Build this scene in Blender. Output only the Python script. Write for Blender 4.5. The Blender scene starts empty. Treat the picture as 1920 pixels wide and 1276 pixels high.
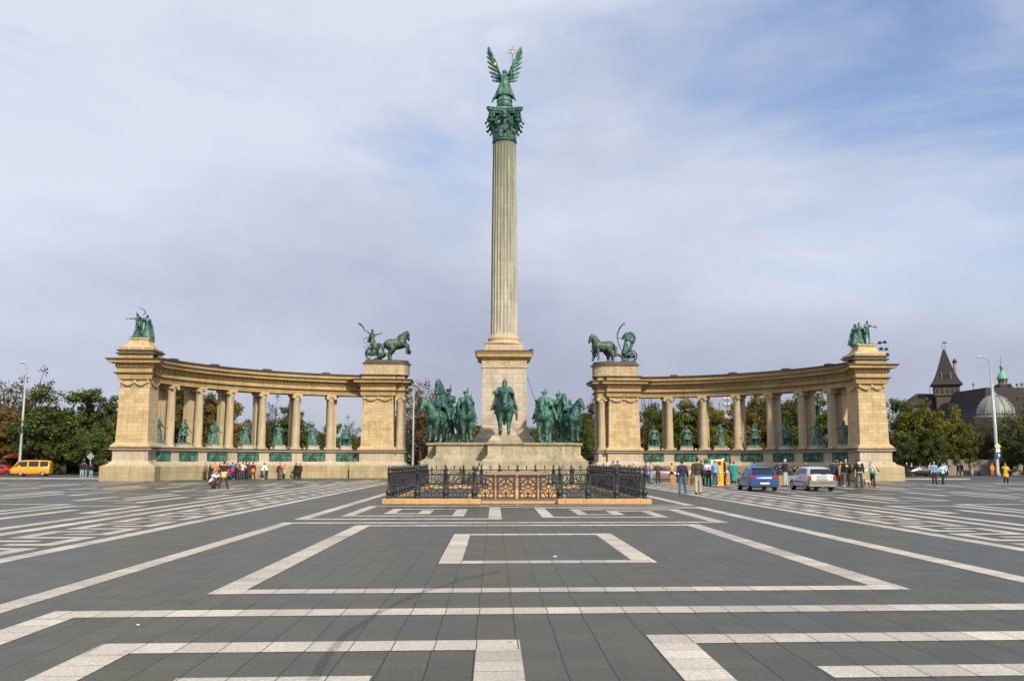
import bpy, bmesh, math, random
import numpy as np
from mathutils import Vector, Matrix
PI = math.pi
scene = bpy.context.scene
# ------------------------------------------------------------------ camera
CAM = Vector((-0.95, 0, 1.67)); YAW = .020; PITCH = math.atan(227/1700); ROLL = .001
fw = Vector((math.sin(YAW)*math.cos(PITCH), math.cos(YAW)*math.cos(PITCH), math.sin(PITCH)))
rt = Vector((math.cos(YAW), -math.sin(YAW), 0)); up = rt.cross(fw)
r2 = rt*math.cos(ROLL)+up*math.sin(ROLL); u2 = up*math.cos(ROLL)-rt*math.sin(ROLL)
cd = bpy.data.cameras.new('camera'); cam = bpy.data.objects.new('camera', cd)
scene.collection.objects.link(cam); scene.camera = cam
cd.sensor_width = 36; cd.lens = 36*1700/1920; cd.clip_start = .1; cd.clip_end = 6000
cam.matrix_world = Matrix(((r2.x, u2.x, -fw.x, CAM.x), (r2.y, u2.y, -fw.y, CAM.y), (r2.z, u2.z, -fw.z, CAM.z), (0, 0, 0, 1)))
# ------------------------------------------------------------------ light
SUN_AZ = math.radians(25)      # to the right of "behind the camera"
SUN_EL = math.radians(35)
sun_dir = Vector((math.sin(SUN_AZ)*math.cos(SUN_EL), -math.cos(SUN_AZ)*math.cos(SUN_EL), math.sin(SUN_EL)))
sd = bpy.data.lights.new('sun', 'SUN'); sd.energy = 4.9; sd.angle = math.radians(3.0); sd.color = (1, .87, .66)
so = bpy.data.objects.new('sun', sd); scene.collection.objects.link(so)
so.rotation_euler = (-sun_dir).to_track_quat('-Z', 'Y').to_euler(); so.location = (30, -30, 60)
world = bpy.data.worlds.new('World'); scene.world = world; world.use_nodes = True
wt = world.node_tree; wt.nodes.clear()
def N(t, kind, **kw):
    n = t.nodes.new(kind)
    for k, v in kw.items():
        if k.startswith('i_'): n.inputs[int(k[2:])].default_value = v
        else: setattr(n, k, v)
    return n
def ramp(t, stops, interp='LINEAR'):
    n = t.nodes.new('ShaderNodeValToRGB'); n.color_ramp.interpolation = interp
    e = n.color_ramp.elements
    while len(e) < len(stops): e.new(.5)
    for el, (p, c) in zip(e, stops):
        el.position = p; el.color = (c[0], c[1], c[2], 1) if hasattr(c, '__len__') else (c, c, c, 1)
    return n
def build_world():
    t = wt; L = t.links.new
    out = N(t, 'ShaderNodeOutputWorld'); bg = N(t, 'ShaderNodeBackground'); bg.inputs[1].default_value = .112
    sky = N(t, 'ShaderNodeTexSky', sky_type='NISHITA', sun_disc=False, sun_elevation=SUN_EL,
            sun_rotation=PI-SUN_AZ, altitude=100, air_density=1.2, dust_density=2.0, ozone_density=1.5)
    tc = N(t, 'ShaderNodeTexCoord')
    mp = N(t, 'ShaderNodeMapping'); mp.inputs['Scale'].default_value = (1.0, 1.0, 3.2)
    mp.inputs['Rotation'].default_value = (.0, .18, .5)
    L(tc.outputs['Generated'], mp.inputs[0])
    n1 = N(t, 'ShaderNodeTexNoise'); n1.inputs['Scale'].default_value = 1.9; n1.inputs['Detail'].default_value = 10; n1.inputs['Roughness'].default_value = .58; n1.inputs['Distortion'].default_value = .5
    L(mp.outputs[0], n1.inputs[0])
    # more cloud to the left, clearer to the right
    sep = N(t, 'ShaderNodeSeparateXYZ'); L(tc.outputs['Generated'], sep.inputs[0])
    m1 = N(t, 'ShaderNodeMath', operation='MULTIPLY_ADD'); m1.inputs[1].default_value = -.36; m1.inputs[2].default_value = .12
    L(sep.outputs[0], m1.inputs[0])
    a0 = N(t, 'ShaderNodeMath', operation='ADD'); L(n1.outputs[0], a0.inputs[0]); L(m1.outputs[0], a0.inputs[1])
    hz = N(t, 'ShaderNodeMapRange'); hz.inputs[1].default_value = 0; hz.inputs[2].default_value = .32; hz.inputs[3].default_value = .30; hz.inputs[4].default_value = 0; L(sep.outputs[2], hz.inputs[0])
    a = N(t, 'ShaderNodeMath', operation='ADD'); L(a0.outputs[0], a.inputs[0]); L(hz.outputs[0], a.inputs[1])
    cr = ramp(t, [(.40, 0.10), (.52, .50), (.66, .93)]); L(a.outputs[0], cr.inputs[0])
    # cloud colour: grey-lavender, brighter patches, darker near horizon
    n2 = N(t, 'ShaderNodeTexNoise'); n2.inputs['Scale'].default_value = 1.4; n2.inputs['Detail'].default_value = 9; n2.inputs['Roughness'].default_value = .56
    mp2 = N(t, 'ShaderNodeMapping'); mp2.inputs['Scale'].default_value = (1, 1, 2.2); mp2.inputs['Location'].default_value = (3.1, 1.2, .4)
    L(tc.outputs['Generated'], mp2.inputs[0]); L(mp2.outputs[0], n2.inputs[0])
    mz = N(t, 'ShaderNodeMath', operation='MULTIPLY_ADD'); mz.inputs[1].default_value = .62; mz.inputs[2].default_value = -.10
    L(sep.outputs[2], mz.inputs[0])
    az = N(t, 'ShaderNodeMath', operation='ADD'); L(n2.outputs[0], az.inputs[0]); L(mz.outputs[0], az.inputs[1])
    cc = ramp(t, [(.30, (3.25, 3.4, 4.5)), (.46, (4.5, 4.75, 5.85)), (.70, (6.5, 6.9, 7.9))]); L(az.outputs[0], cc.inputs[0])
    mx = N(t, 'ShaderNodeMix', data_type='RGBA'); L(cr.outputs[0], mx.inputs[0]); tn = N(t, 'ShaderNodeMix', data_type='RGBA', blend_type='MULTIPLY'); tn.inputs[0].default_value = 1; tn.inputs[7].default_value = (1.20, 1.28, 1.52, 1); L(sky.outputs[0], tn.inputs[6]); L(tn.outputs[2], mx.inputs[6]); L(cc.outputs[0], mx.inputs[7])
    L(mx.outputs[2], bg.inputs[0]); L(bg.outputs[0], out.inputs[0])
build_world()
scene.view_settings.view_transform = 'Standard'; scene.view_settings.look = 'None'
scene.view_settings.exposure = 0.02; scene.view_settings.gamma = 1
scene.render.engine = 'CYCLES'
scene.cycles.max_bounces = 5; scene.cycles.transparent_max_bounces = 8

# ------------------------------------------------------------------ helpers
random.seed(7)
def gz(Y): return -0.2*min(max((Y-65)/35, 0), 1)
def ray(x, y): return fw + r2*((x-960)/1700) - u2*((y-638)/1700)
def at(x, y, Y):
    d = ray(x, y); return CAM + d*((Y-CAM.y)/d.y)
def gnd(x, y):
    d = ray(x, y); t = -CAM.z/d.z
    for _ in range(30): t = (gz(CAM.y+t*d.y)-CAM.z)/d.z
    return CAM + d*t
COL = scene.collection
def tag(o, label=None, cat=None, group=None, kind=None):
    if label: o['label'] = label
    if cat: o['category'] = cat
    if group: o['group'] = group
    if kind: o['kind'] = kind
    return o
def empty(name, loc, rz=0, **kw):
    o = bpy.data.objects.new(name, None); COL.objects.link(o); o.location = loc; o.rotation_euler = (0, 0, rz); o.empty_display_size = .3
    return tag(o, **kw)
def copy_tree(o, parent=None):
    c = o.copy(); COL.objects.link(c); c.parent = parent
    for ch in KIDS.get(o.name, []):
        copy_tree(ch, c)
    return c
KIDS = {}
def link(o, parent):
    COL.objects.link(o)
    if parent is not None:
        o.parent = parent; KIDS.setdefault(parent.name, []).append(o)
    return o
class MB:
    def __init__(s): s.v = []; s.f = []; s.uv = []; s.sm = []; s.m = []
    def face(s, idx, uv=None, smooth=False, m=0): s.f.append(tuple(idx)); s.uv.append(uv); s.sm.append(smooth); s.m.append(m)
    def box(s, x0, x1, y0, y1, z0, z1, M=None, m=0):
        b = len(s.v)
        for x, y, z in ((x0,y0,z0),(x1,y0,z0),(x1,y1,z0),(x0,y1,z0),(x0,y0,z1),(x1,y0,z1),(x1,y1,z1),(x0,y1,z1)):
            p = Vector((x, y, z)); s.v.append(M @ p if M else p)
        for q in ((0,3,2,1),(4,5,6,7),(0,1,5,4),(1,2,6,5),(2,3,7,6),(3,0,4,7)): s.face([b+i for i in q], m=m)
        return s
    def quad(s, a, b, c, d, m=0, uv=None):
        k = len(s.v); s.v += [Vector(a), Vector(b), Vector(c), Vector(d)]; s.face((k, k+1, k+2, k+3), uv, m=m)
    def ring(s, outline, prof, top=True, bottom=False, smooth=False, m=0, ztop=None):
        n = len(outline); P = [Vector((p[0], p[1])) for p in outline]; nn = []
        for i in range(n):
            e = P[(i+1) % n]-P[i]; e.normalize(); nn.append(Vector((e.y, -e.x)))
        mit = []
        for i in range(n):
            a = nn[i-1]; b = nn[i]; d = 1+a.dot(b)
            mit.append((a+b)/max(d, .25))
        L = [0]
        for i in range(n): L.append(L[-1]+(P[(i+1) % n]-P[i]).length)
        rows = []; V = 0; pv = None; vs = []
        for (o, z) in prof:
            r = []
            for i in range(n):
                q = P[i]+mit[i]*o; s.v.append(Vector((q.x, q.y, z))); r.append(len(s.v)-1)
            rows.append(r)
            if pv: V += math.hypot(o-pv[0], z-pv[1])
            vs.append(prof[0][1]+V if prof[0][1] < 50 else V); pv = (o, z)
        for k in range(len(prof)-1):
            for i in range(n):
                j = (i+1) % n
                s.face((rows[k][i], rows[k][j], rows[k+1][j], rows[k+1][i]), [(L[i], vs[k]), (L[i+1], vs[k]), (L[i+1], vs[k+1]), (L[i], vs[k+1])], smooth, m)
        if top: s.face(rows[-1], m=m)
        if bottom: s.face(rows[0][::-1], m=m)
        return s
    def lathe(s, prof, n=24, c=(0, 0, 0), smooth=True, M=None, flute=None, m=0, caps=True):
        rows = []
        for (r, z) in prof:
            row = []
            for i in range(n):
                a = 2*PI*i/n; rr = r
                if flute: rr = r*(1-flute*(0.5-0.5*math.cos(a*24))) if n >= 96 else r
                p = Vector((c[0]+rr*math.cos(a), c[1]+rr*math.sin(a), c[2]+z)); s.v.append(M @ p if M else p); row.append(len(s.v)-1)
            rows.append(row)
        R = max(p[0] for p in prof)
        for k in range(len(prof)-1):
            for i in range(n):
                j = (i+1) % n; u0 = 2*PI*R*i/n; u1 = 2*PI*R*(i+1)/n
                s.face((rows[k][i], rows[k][j], rows[k+1][j], rows[k+1][i]), [(u0, prof[k][1]), (u1, prof[k][1]), (u1, prof[k+1][1]), (u0, prof[k+1][1])], smooth, m)
        if caps:
            if prof[0][0] > 1e-4: s.face(rows[0][::-1], m=m)
            if prof[-1][0] > 1e-4: s.face(rows[-1], m=m)
        return s
    def tube(s, p0, p1, r0, r1=None, n=8, m=0):
        r1 = r0 if r1 is None else r1; p0 = Vector(p0); p1 = Vector(p1); d = (p1-p0)
        if d.length < 1e-6: return s
        q = d.to_track_quat('Z', 'Y').to_matrix(); rows = []
        for p, r in ((p0, r0), (p1, r1)):
            row = []
            for i in range(n):
                a = 2*PI*i/n; s.v.append(p+q @ Vector((r*math.cos(a), r*math.sin(a), 0))); row.append(len(s.v)-1)
            rows.append(row)
        for i in range(n):
            j = (i+1) % n; s.face((rows[0][i], rows[0][j], rows[1][j], rows[1][i]), None, True, m)
        s.face(rows[0][::-1], m=m); s.face(rows[1], m=m)
        return s
    def path(s, pts, rad, n=8, m=0):
        for i in range(len(pts)-1):
            r0 = rad[i] if hasattr(rad, '__len__') else rad; r1 = rad[i+1] if hasattr(rad, '__len__') else rad
            s.tube(pts[i], pts[i+1], r0, r1, n, m)
        return s
    def ell(s, c, r, R=None, n=14, k=9, m=0):
        c = Vector(c); rows = []
        for j in range(k+1):
            ph = PI*j/k; row = []
            for i in range(n):
                a = 2*PI*i/n
                p = Vector((r[0]*math.sin(ph)*math.cos(a), r[1]*math.sin(ph)*math.sin(a), -r[2]*math.cos(ph)))
                if R: p = R @ p
                s.v.append(c+p); row.append(len(s.v)-1)
            rows.append(row)
        for j in range(k):
            for i in range(n):
                q = (i+1) % n; s.face((rows[j][i], rows[j][q], rows[j+1][q], rows[j+1][i]), None, True, m)
        return s
    def caps(s, p0, p1, r0, r1, n=12, m=0):
        p0 = Vector(p0); p1 = Vector(p1); d = p1-p0
        if d.length < 1e-5: return s.ell(p0, (r0, r0, r0), None, n, 8, m)
        q = d.to_track_quat('Z', 'Y').to_matrix(); ln = d.length; prof = []
        for k in range(5): a = -PI/2+PI/2*k/4; prof.append((r0*math.cos(a), r0*math.sin(a)))
        for k in range(5): a = PI/2*k/4; prof.append((r1*math.cos(a), ln+r1*math.sin(a)))
        rows = []
        for (r, z) in prof:
            row = []
            for i in range(n):
                a = 2*PI*i/n; s.v.append(p0+q @ Vector((max(r, .0005)*math.cos(a), max(r, .0005)*math.sin(a), z))); row.append(len(s.v)-1)
            rows.append(row)
        for k in range(len(prof)-1):
            for i in range(n):
                j = (i+1) % n; s.face((rows[k][i], rows[k][j], rows[k+1][j], rows[k+1][i]), None, True, m)
        s.face(rows[0][::-1], m=m); s.face(rows[-1], m=m)
        return s
    def mesh(s, name):
        me = bpy.data.meshes.new(name); me.from_pydata([tuple(v) for v in s.v], [], s.f)
        uvl = me.uv_layers.new(name='uv'); nrm = None
        arr = np.zeros(len(me.loops)*2); k = 0
        for fi, f in enumerate(s.f):
            u = s.uv[fi]
            if u is None:
                no = me.polygons[fi].normal; ax = max(range(3), key=lambda i: abs(no[i]))
                u = []
                for vi in f:
                    p = s.v[vi]; u.append((p[1], p[2]) if ax == 0 else (p[0], p[2]) if ax == 1 else (p[0], p[1]))
            for a in u: arr[2*k] = a[0]; arr[2*k+1] = a[1]; k += 1
        uvl.data.foreach_set('uv', arr)
        me.polygons.foreach_set('use_smooth', s.sm); me.polygons.foreach_set('material_index', s.m)
        me.update(); return me
    def build(s, name, mats, parent=None, loc=None):
        me = s.mesh(name)
        for m_ in (mats if isinstance(mats, (list, tuple)) else [mats]): me.materials.append(m_)
        o = bpy.data.objects.new(name, me)
        if loc: o.location = loc
        return link(o, parent)
def blob(name, mb, voxel, mat, parent=None, smooth_it=2, disp=0):
    """join overlapping limbs into one continuous skin"""
    me = bpy.data.meshes.new(name); me.from_pydata([tuple(v) for v in mb.v], [], mb.f); me.update()
    o = bpy.data.objects.new(name, me); COL.objects.link(o)
    r = o.modifiers.new('r', 'REMESH'); r.mode = 'VOXEL'; r.voxel_size = voxel; r.use_smooth_shade = True
    if smooth_it:
        sm = o.modifiers.new('s', 'SMOOTH'); sm.iterations = smooth_it; sm.factor = .5
    if 'patina' in mat.name and disp == 0: disp = .075
    if disp:
        for nm_, sc_, st_ in (('folds', .16, disp), ('chasing', .06, disp*.45)):
            tx_ = bpy.data.textures.get(nm_) or bpy.data.textures.new(nm_, 'CLOUDS'); tx_.noise_scale = sc_; tx_.noise_depth = 1
            dm_ = o.modifiers.new('d', 'DISPLACE'); dm_.texture = tx_; dm_.strength = st_; dm_.mid_level = .5; dm_.texture_coords = 'LOCAL'
    dg = bpy.context.evaluated_depsgraph_get(); dg.update()
    m2 = bpy.data.meshes.new_from_object(o.evaluated_get(dg)); m2.name = name
    bpy.data.objects.remove(o); bpy.data.meshes.remove(me)
    m2.materials.clear(); m2.materials.append(mat)
    m2.polygons.foreach_set('use_smooth', [True]*len(m2.polygons))
    o = bpy.data.objects.new(name, m2)
    return link(o, parent)
def lit(name, mesh, mat=None, parent=None):
    o = bpy.data.objects.new(name, mesh); return link(o, parent)

# ------------------------------------------------------------------ materials
MATS = {}
def pmat(name, col, rough=.6, metal=0, var=.12, scale=3, bump=0, spec=None, coat=0):
    if name in MATS: return MATS[name]
    m = bpy.data.materials.new(name); m.use_nodes = True; t = m.node_tree; L = t.links.new
    b = t.nodes['Principled BSDF']; b.inputs['Roughness'].default_value = rough; b.inputs['Metallic'].default_value = metal
    if coat: b.inputs['Coat Weight'].default_value = coat; b.inputs['Coat Roughness'].default_value = .05
    tc = N(t, 'ShaderNodeTexCoord'); n = N(t, 'ShaderNodeTexNoise'); n.inputs['Scale'].default_value = scale; n.inputs['Detail'].default_value = 5
    L(tc.outputs['Object'], n.inputs[0])
    r = ramp(t, [(.3, [c*(1-var) for c in col]), (.7, [min(1, c*(1+var)) for c in col])]); L(n.outputs[0], r.inputs[0]); L(r.outputs[0], b.inputs[0])
    if bump:
        bp = N(t, 'ShaderNodeBump'); bp.inputs['Strength'].default_value = bump; bp.inputs['Distance'].default_value = .03; L(n.outputs[0], bp.inputs['Height']); L(bp.outputs[0], b.inputs['Normal'])
    MATS[name] = m; return m
def stone(name, c1, c2, bw=.95, bh=.37, stain=(.30, .22, .12), stain_amt=.35, mortar=.006, dirty=.5, rough=.85, relief=0):
    m = bpy.data.materials.new(name); m.use_nodes = True; t = m.node_tree; L = t.links.new
    b = t.nodes['Principled BSDF']; b.inputs['Roughness'].default_value = rough
    uv = N(t, 'ShaderNodeUVMap'); br = N(t, 'ShaderNodeTexBrick'); L(uv.outputs[0], br.inputs[0])
    br.inputs['Scale'].default_value = 1; br.inputs['Brick Width'].default_value = bw; br.inputs['Row Height'].default_value = bh
    br.inputs['Mortar Size'].default_value = mortar; br.inputs['Mortar Smooth'].default_value = .3; br.inputs['Bias'].default_value = -.25
    br.inputs['Color1'].default_value = (*c1, 1); br.inputs['Color2'].default_value = (*c2, 1)
    br.inputs['Mortar'].default_value = (c1[0]*.45, c1[1]*.42, c1[2]*.38, 1)
    tc = N(t, 'ShaderNodeTexCoord')
    mp = N(t, 'ShaderNodeMapping'); mp.inputs['Scale'].default_value = (1.4, 1.4, .35); L(tc.outputs['Object'], mp.inputs[0])
    n = N(t, 'ShaderNodeTexNoise'); n.inputs['Scale'].default_value = .9; n.inputs['Detail'].default_value = 8; n.inputs['Roughness'].default_value = .65; L(mp.outputs[0], n.inputs[0])
    r = ramp(t, [(.42, 0), (.72, stain_amt)]); L(n.outputs[0], r.inputs[0])
    mx = N(t, 'ShaderNodeMix', data_type='RGBA'); L(r.outputs[0], mx.inputs[0]); L(br.outputs[0], mx.inputs[6]); mx.inputs[7].default_value = (*stain, 1)
    g = N(t, 'ShaderNodeTexNoise'); g.inputs['Scale'].default_value = 9; g.inputs['Detail'].default_value = 6; g.inputs['Roughness'].default_value = .7; L(tc.outputs['Object'], g.inputs[0])
    gr = ramp(t, [(.3, .80), (.7, 1.12)]); L(g.outputs[0], gr.inputs[0])
    mu = N(t, 'ShaderNodeMix', data_type='RGBA', blend_type='MULTIPLY'); mu.inputs[0].default_value = 1; L(mx.outputs[2], mu.inputs[6]); L(gr.outputs[0], mu.inputs[7])
    mp3 = N(t, 'ShaderNodeMapping'); mp3.inputs['Scale'].default_value = (4.5, 4.5, .28); L(tc.outputs['Object'], mp3.inputs[0])
    sn = N(t, 'ShaderNodeTexNoise'); sn.inputs['Scale'].default_value = 1.0; sn.inputs['Detail'].default_value = 5; sn.inputs['Roughness'].default_value = .6; L(mp3.outputs[0], sn.inputs[0])
    sr = ramp(t, [(.52, 0), (.74, dirty)]); L(sn.outputs[0], sr.inputs[0])
    ms = N(t, 'ShaderNodeMix', data_type='RGBA'); L(sr.outputs[0], ms.inputs[0]); L(mu.outputs[2], ms.inputs[6]); ms.inputs[7].default_value = (c1[0]*.30, c1[1]*.28, c1[2]*.24, 1)
    L(ms.outputs[2], b.inputs[0])
    h = N(t, 'ShaderNodeMath', operation='MULTIPLY_ADD'); h.inputs[1].default_value = -1.0; L(br.outputs['Fac'], h.inputs[0]); L(g.outputs[0], h.inputs[2])
    bp = N(t, 'ShaderNodeBump'); bp.inputs['Strength'].default_value = .45; bp.inputs['Distance'].default_value = .02
    if relief:
        v = N(t, 'ShaderNodeTexVoronoi'); v.inputs['Scale'].default_value = 3.2; L(tc.outputs['Object'], v.inputs[0])
        n3 = N(t, 'ShaderNodeTexNoise'); n3.inputs['Scale'].default_value = 6; n3.inputs['Detail'].default_value = 3; L(tc.outputs['Object'], n3.inputs[0])
        ad = N(t, 'ShaderNodeMath', operation='ADD'); L(v.outputs[0], ad.inputs[0]); L(n3.outputs[0], ad.inputs[1]); L(ad.outputs[0], bp.inputs['Height'])
        bp.inputs['Strength'].default_value = 1; bp.inputs['Distance'].default_value = relief
    else: L(h.outputs[0], bp.inputs['Height'])
    L(bp.outputs[0], b.inputs['Normal'])
    return m
def bronze(name, dark, mid, light, scale=3.2, metal=.2, rough=.5, bump=.5):
    m = bpy.data.materials.new(name); m.use_nodes = True; t = m.node_tree; L = t.links.new
    b = t.nodes['Principled BSDF']; b.inputs['Roughness'].default_value = rough; b.inputs['Metallic'].default_value = metal
    tc = N(t, 'ShaderNodeTexCoord'); mp = N(t, 'ShaderNodeMapping'); mp.inputs['Scale'].default_value = (1, 1, .4); L(tc.outputs['Object'], mp.inputs[0])
    n = N(t, 'ShaderNodeTexNoise'); n.inputs['Scale'].default_value = scale; n.inputs['Detail'].default_value = 8; n.inputs['Roughness'].default_value = .7; n.inputs['Distortion'].default_value = .6; L(mp.outputs[0], n.inputs[0])
    r = ramp(t, [(.38, dark), (.53, mid), (.72, light)]); L(n.outputs[0], r.inputs[0]); L(r.outputs[0], b.inputs[0])
    n2 = N(t, 'ShaderNodeTexNoise'); n2.inputs['Scale'].default_value = scale*4; n2.inputs['Detail'].default_value = 5; L(mp.outputs[0], n2.inputs[0])
    bp = N(t, 'ShaderNodeBump'); bp.inputs['Strength'].default_value = bump; bp.inputs['Distance'].default_value = .09; L(n2.outputs[0], bp.inputs['Height']); L(bp.outputs[0], b.inputs['Normal'])
    return m
M_pier = stone('pier_stone', (.56, .435, .25), (.38, .27, .13), mortar=.011, stain=(.34, .25, .12), stain_amt=.35)
M_base = stone('base_stone', (.50, .43, .335), (.41, .34, .255), bw=1.5, bh=.8, stain=(.30, .25, .14), stain_amt=.5)
M_plinth = stone('plinth_stone', (.43, .355, .215), (.32, .255, .145), mortar=.012, bw=1.6, bh=.75, stain=(.25, .22, .12), stain_amt=.8)
M_ent = stone('entablature_stone', (.50, .355, .165), (.39, .26, .105), bw=1.6, bh=.55, stain=(.22, .15, .07), stain_amt=.5)
M_col = stone('column_stone', (.49, .395, .255), (.44, .345, .21), bw=9, bh=1.4, stain=(.34, .27, .16), stain_amt=.4)
M_relief = stone('carved_stone', (.48, .40, .25), (.43, .35, .21), bw=1.4, bh=3, stain_amt=.7, relief=.06)
M_podium = stone('podium_stone', (.42, .36, .26), (.32, .27, .18), bw=1.3, bh=.5, stain=(.13, .16, .08), stain_amt=.85)
M_ped = stone('pedestal_stone', (.50, .435, .35), (.35, .29, .215), mortar=.010, bw=.95, bh=.42, stain=(.30, .24, .16), stain_amt=.3)
M_shaft = stone('shaft_stone', (.50, .46, .38), (.42, .385, .31), bw=12, bh=.62, stain=(.12, .13, .09), stain_amt=.6, dirty=.55)
M_fenceplinth = stone('orange_limestone', (.52, .33, .15), (.45, .285, .13), bw=2.2, bh=3, stain=(.45, .25, .09), stain_amt=.4)
M_lead = pmat('lead_flashing', (.055, .042, .035), .6, 0, .3, 4)
M_brown = pmat('brown_copper', (.085, .058, .048), .6, 0, .3, 6)
M_bronze = bronze('patina_bronze', (.010, .032, .028), (.052, .150, .118), (.18, .345, .27))
M_bronze2 = bronze('bright_patina', (.012, .04, .032), (.065, .19, .145), (.18, .38, .285))
M_king = bronze('king_patina', (.012, .04, .034), (.06, .165, .13), (.20, .36, .28), scale=5)
M_bronze3 = bronze('olive_patina', (.02, .035, .02), (.075, .13, .085), (.21, .31, .20))
M_bronzed = bronze('dark_patina', (.008, .022, .022), (.025, .07, .065), (.07, .16, .14))
M_blu = bronze('blue_patina', (.012, .035, .04), (.035, .11, .10), (.08, .22, .19))
M_gold = pmat('gilding', (.55, .33, .08), .35, .8, .2, 5)
M_iron = pmat('cast_iron', (.035, .037, .042), .45, .4, .3, 12)
# ------------------------------------------------------------------ ground
def paving_mat(name, c1, c2, rough, joint, speck=.5, jw=.005, split=False):
    m = bpy.data.materials.new(name); m.use_nodes = True; t = m.node_tree; L = t.links.new
    b = t.nodes['Principled BSDF']
    tc = N(t, 'ShaderNodeTexCoord')
    br = N(t, 'ShaderNodeTexBrick'); br.offset = 0; br.inputs['Scale'].default_value = 1
    br.inputs['Brick Width'].default_value = .38; br.inputs['Row Height'].default_value = .38; br.inputs['Mortar Size'].default_value = jw
    br.inputs['Mortar Smooth'].default_value = .2; br.inputs['Bias'].default_value = 0
    mp = N(t, 'ShaderNodeMapping')
    if split:
        sx_ = N(t, 'ShaderNodeSeparateXYZ'); L(tc.outputs['Object'], sx_.inputs[0]); gt = N(t, 'ShaderNodeMath', operation='GREATER_THAN'); gt.inputs[1].default_value = .2; L(sx_.outputs[0], gt.inputs[0])
        la = N(t, 'ShaderNodeMath', operation='ADD'); la.inputs[1].default_value = .72; L(sx_.outputs[0], la.inputs[0]); lb = N(t, 'ShaderNodeMath', operation='MULTIPLY_ADD'); lb.inputs[1].default_value = .967; lb.inputs[2].default_value = -.5125; L(sx_.outputs[0], lb.inputs[0])
        mf = N(t, 'ShaderNodeMix', data_type='FLOAT'); L(gt.outputs[0], mf.inputs[0]); L(la.outputs[0], mf.inputs[2]); L(lb.outputs[0], mf.inputs[3])
        ya = N(t, 'ShaderNodeMath', operation='ADD'); ya.inputs[1].default_value = -.09; L(sx_.outputs[1], ya.inputs[0]); cx_ = N(t, 'ShaderNodeCombineXYZ'); L(mf.outputs[0], cx_.inputs[0]); L(ya.outputs[0], cx_.inputs[1]); L(cx_.outputs[0], mp.inputs[0])
    else:
        uvn = N(t, 'ShaderNodeUVMap'); L(uvn.outputs[0], mp.inputs[0])
    wob = N(t, 'ShaderNodeTexNoise'); wob.inputs['Scale'].default_value = .6; L(tc.outputs['Object'], wob.inputs[0])
    wm = N(t, 'ShaderNodeVectorMath', operation='SCALE'); wm.inputs['Scale'].default_value = .03 if split else 0; L(wob.outputs['Color'], wm.inputs[0])
    wa = N(t, 'ShaderNodeVectorMath', operation='ADD'); L(mp.outputs[0], wa.inputs[0]); L(wm.outputs[0], wa.inputs[1]); L(wa.outputs[0], br.inputs[0])
    br2 = None
    if split:      # joints run strongly one way, only faintly across
        br.inputs['Mortar Size'].default_value = jw*.35
        br2 = N(t, 'ShaderNodeTexBrick'); br2.offset = 0; br2.inputs['Scale'].default_value = 1; br2.inputs['Brick Width'].default_value = .38; br2.inputs['Row Height'].default_value = 5000; br2.inputs['Mortar Size'].default_value = jw; br2.inputs['Mortar Smooth'].default_value = .3
        br2.inputs['Color1'].default_value = br2.inputs['Color2'].default_value = (1, 1, 1, 1); br2.inputs['Mortar'].default_value = (.25, .24, .22, 1); mo = N(t, 'ShaderNodeMapping'); mo.inputs['Location'].default_value = (0, 2500, 0); L(wa.outputs[0], mo.inputs[0]); L(mo.outputs[0], br2.inputs[0])
    br.inputs['Color1'].default_value = (*c1, 1); br.inputs['Color2'].default_value = (*c2, 1); br.inputs['Mortar'].default_value = (*joint, 1)
    n = N(t, 'ShaderNodeTexNoise'); n.inputs['Scale'].default_value = 26; n.inputs['Detail'].default_value = 5; n.inputs['Roughness'].default_value = .85; L(tc.outputs['Object'], n.inputs[0])
    nr = ramp(t, [(.38, 1-speck*.38), (.50, 1.0), (.62, 1+speck*.75)]); L(n.outputs[0], nr.inputs[0])
    n2 = N(t, 'ShaderNodeTexNoise'); n2.inputs['Scale'].default_value = .35; n2.inputs['Detail'].default_value = 8; n2.inputs['Roughness'].default_value = .6; L(tc.outputs['Object'], n2.inputs[0])
    n2r = ramp(t, [(.32, .70), (.5, .96), (.68, 1.12)]); L(n2.outputs[0], n2r.inputs[0])
    a = N(t, 'ShaderNodeMix', data_type='RGBA', blend_type='MULTIPLY'); a.inputs[0].default_value = 1; L(br.outputs[0], a.inputs[6]); L(nr.outputs[0], a.inputs[7])
    c = N(t, 'ShaderNodeMix', data_type='RGBA', blend_type='MULTIPLY'); c.inputs[0].default_value = 1; L(a.outputs[2], c.inputs[6]); L(n2r.outputs[0], c.inputs[7])
    fin = c
    if br2:
        fin = N(t, 'ShaderNodeMix', data_type='RGBA', blend_type='MULTIPLY'); fin.inputs[0].default_value = 1; L(c.outputs[2], fin.inputs[6]); L(br2.outputs[0], fin.inputs[7])
    # old gum and oil spots
    vo = N(t, 'ShaderNodeTexVoronoi'); vo.inputs['Scale'].default_value = 1.7; L(tc.outputs['Object'], vo.inputs[0]); vr = ramp(t, [(.035, .55), (.06, 1)]); L(vo.outputs[0], vr.inputs[0])
    gm_ = N(t, 'ShaderNodeMix', data_type='RGBA', blend_type='MULTIPLY'); gm_.inputs[0].default_value = 1; L(fin.outputs[2], gm_.inputs[6]); L(vr.outputs[0], gm_.inputs[7]); fin = gm_
    L(fin.outputs[2], b.inputs[0])
    rr = N(t, 'ShaderNodeMapRange'); rr.inputs[1].default_value = .3; rr.inputs[2].default_value = .7; rr.inputs[3].default_value = rough-.08; rr.inputs[4].default_value = rough+.10
    L(n2.outputs[0], rr.inputs[0]); L(rr.outputs[0], b.inputs['Roughness']); b.inputs['Specular IOR Level'].default_value = .22
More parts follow.
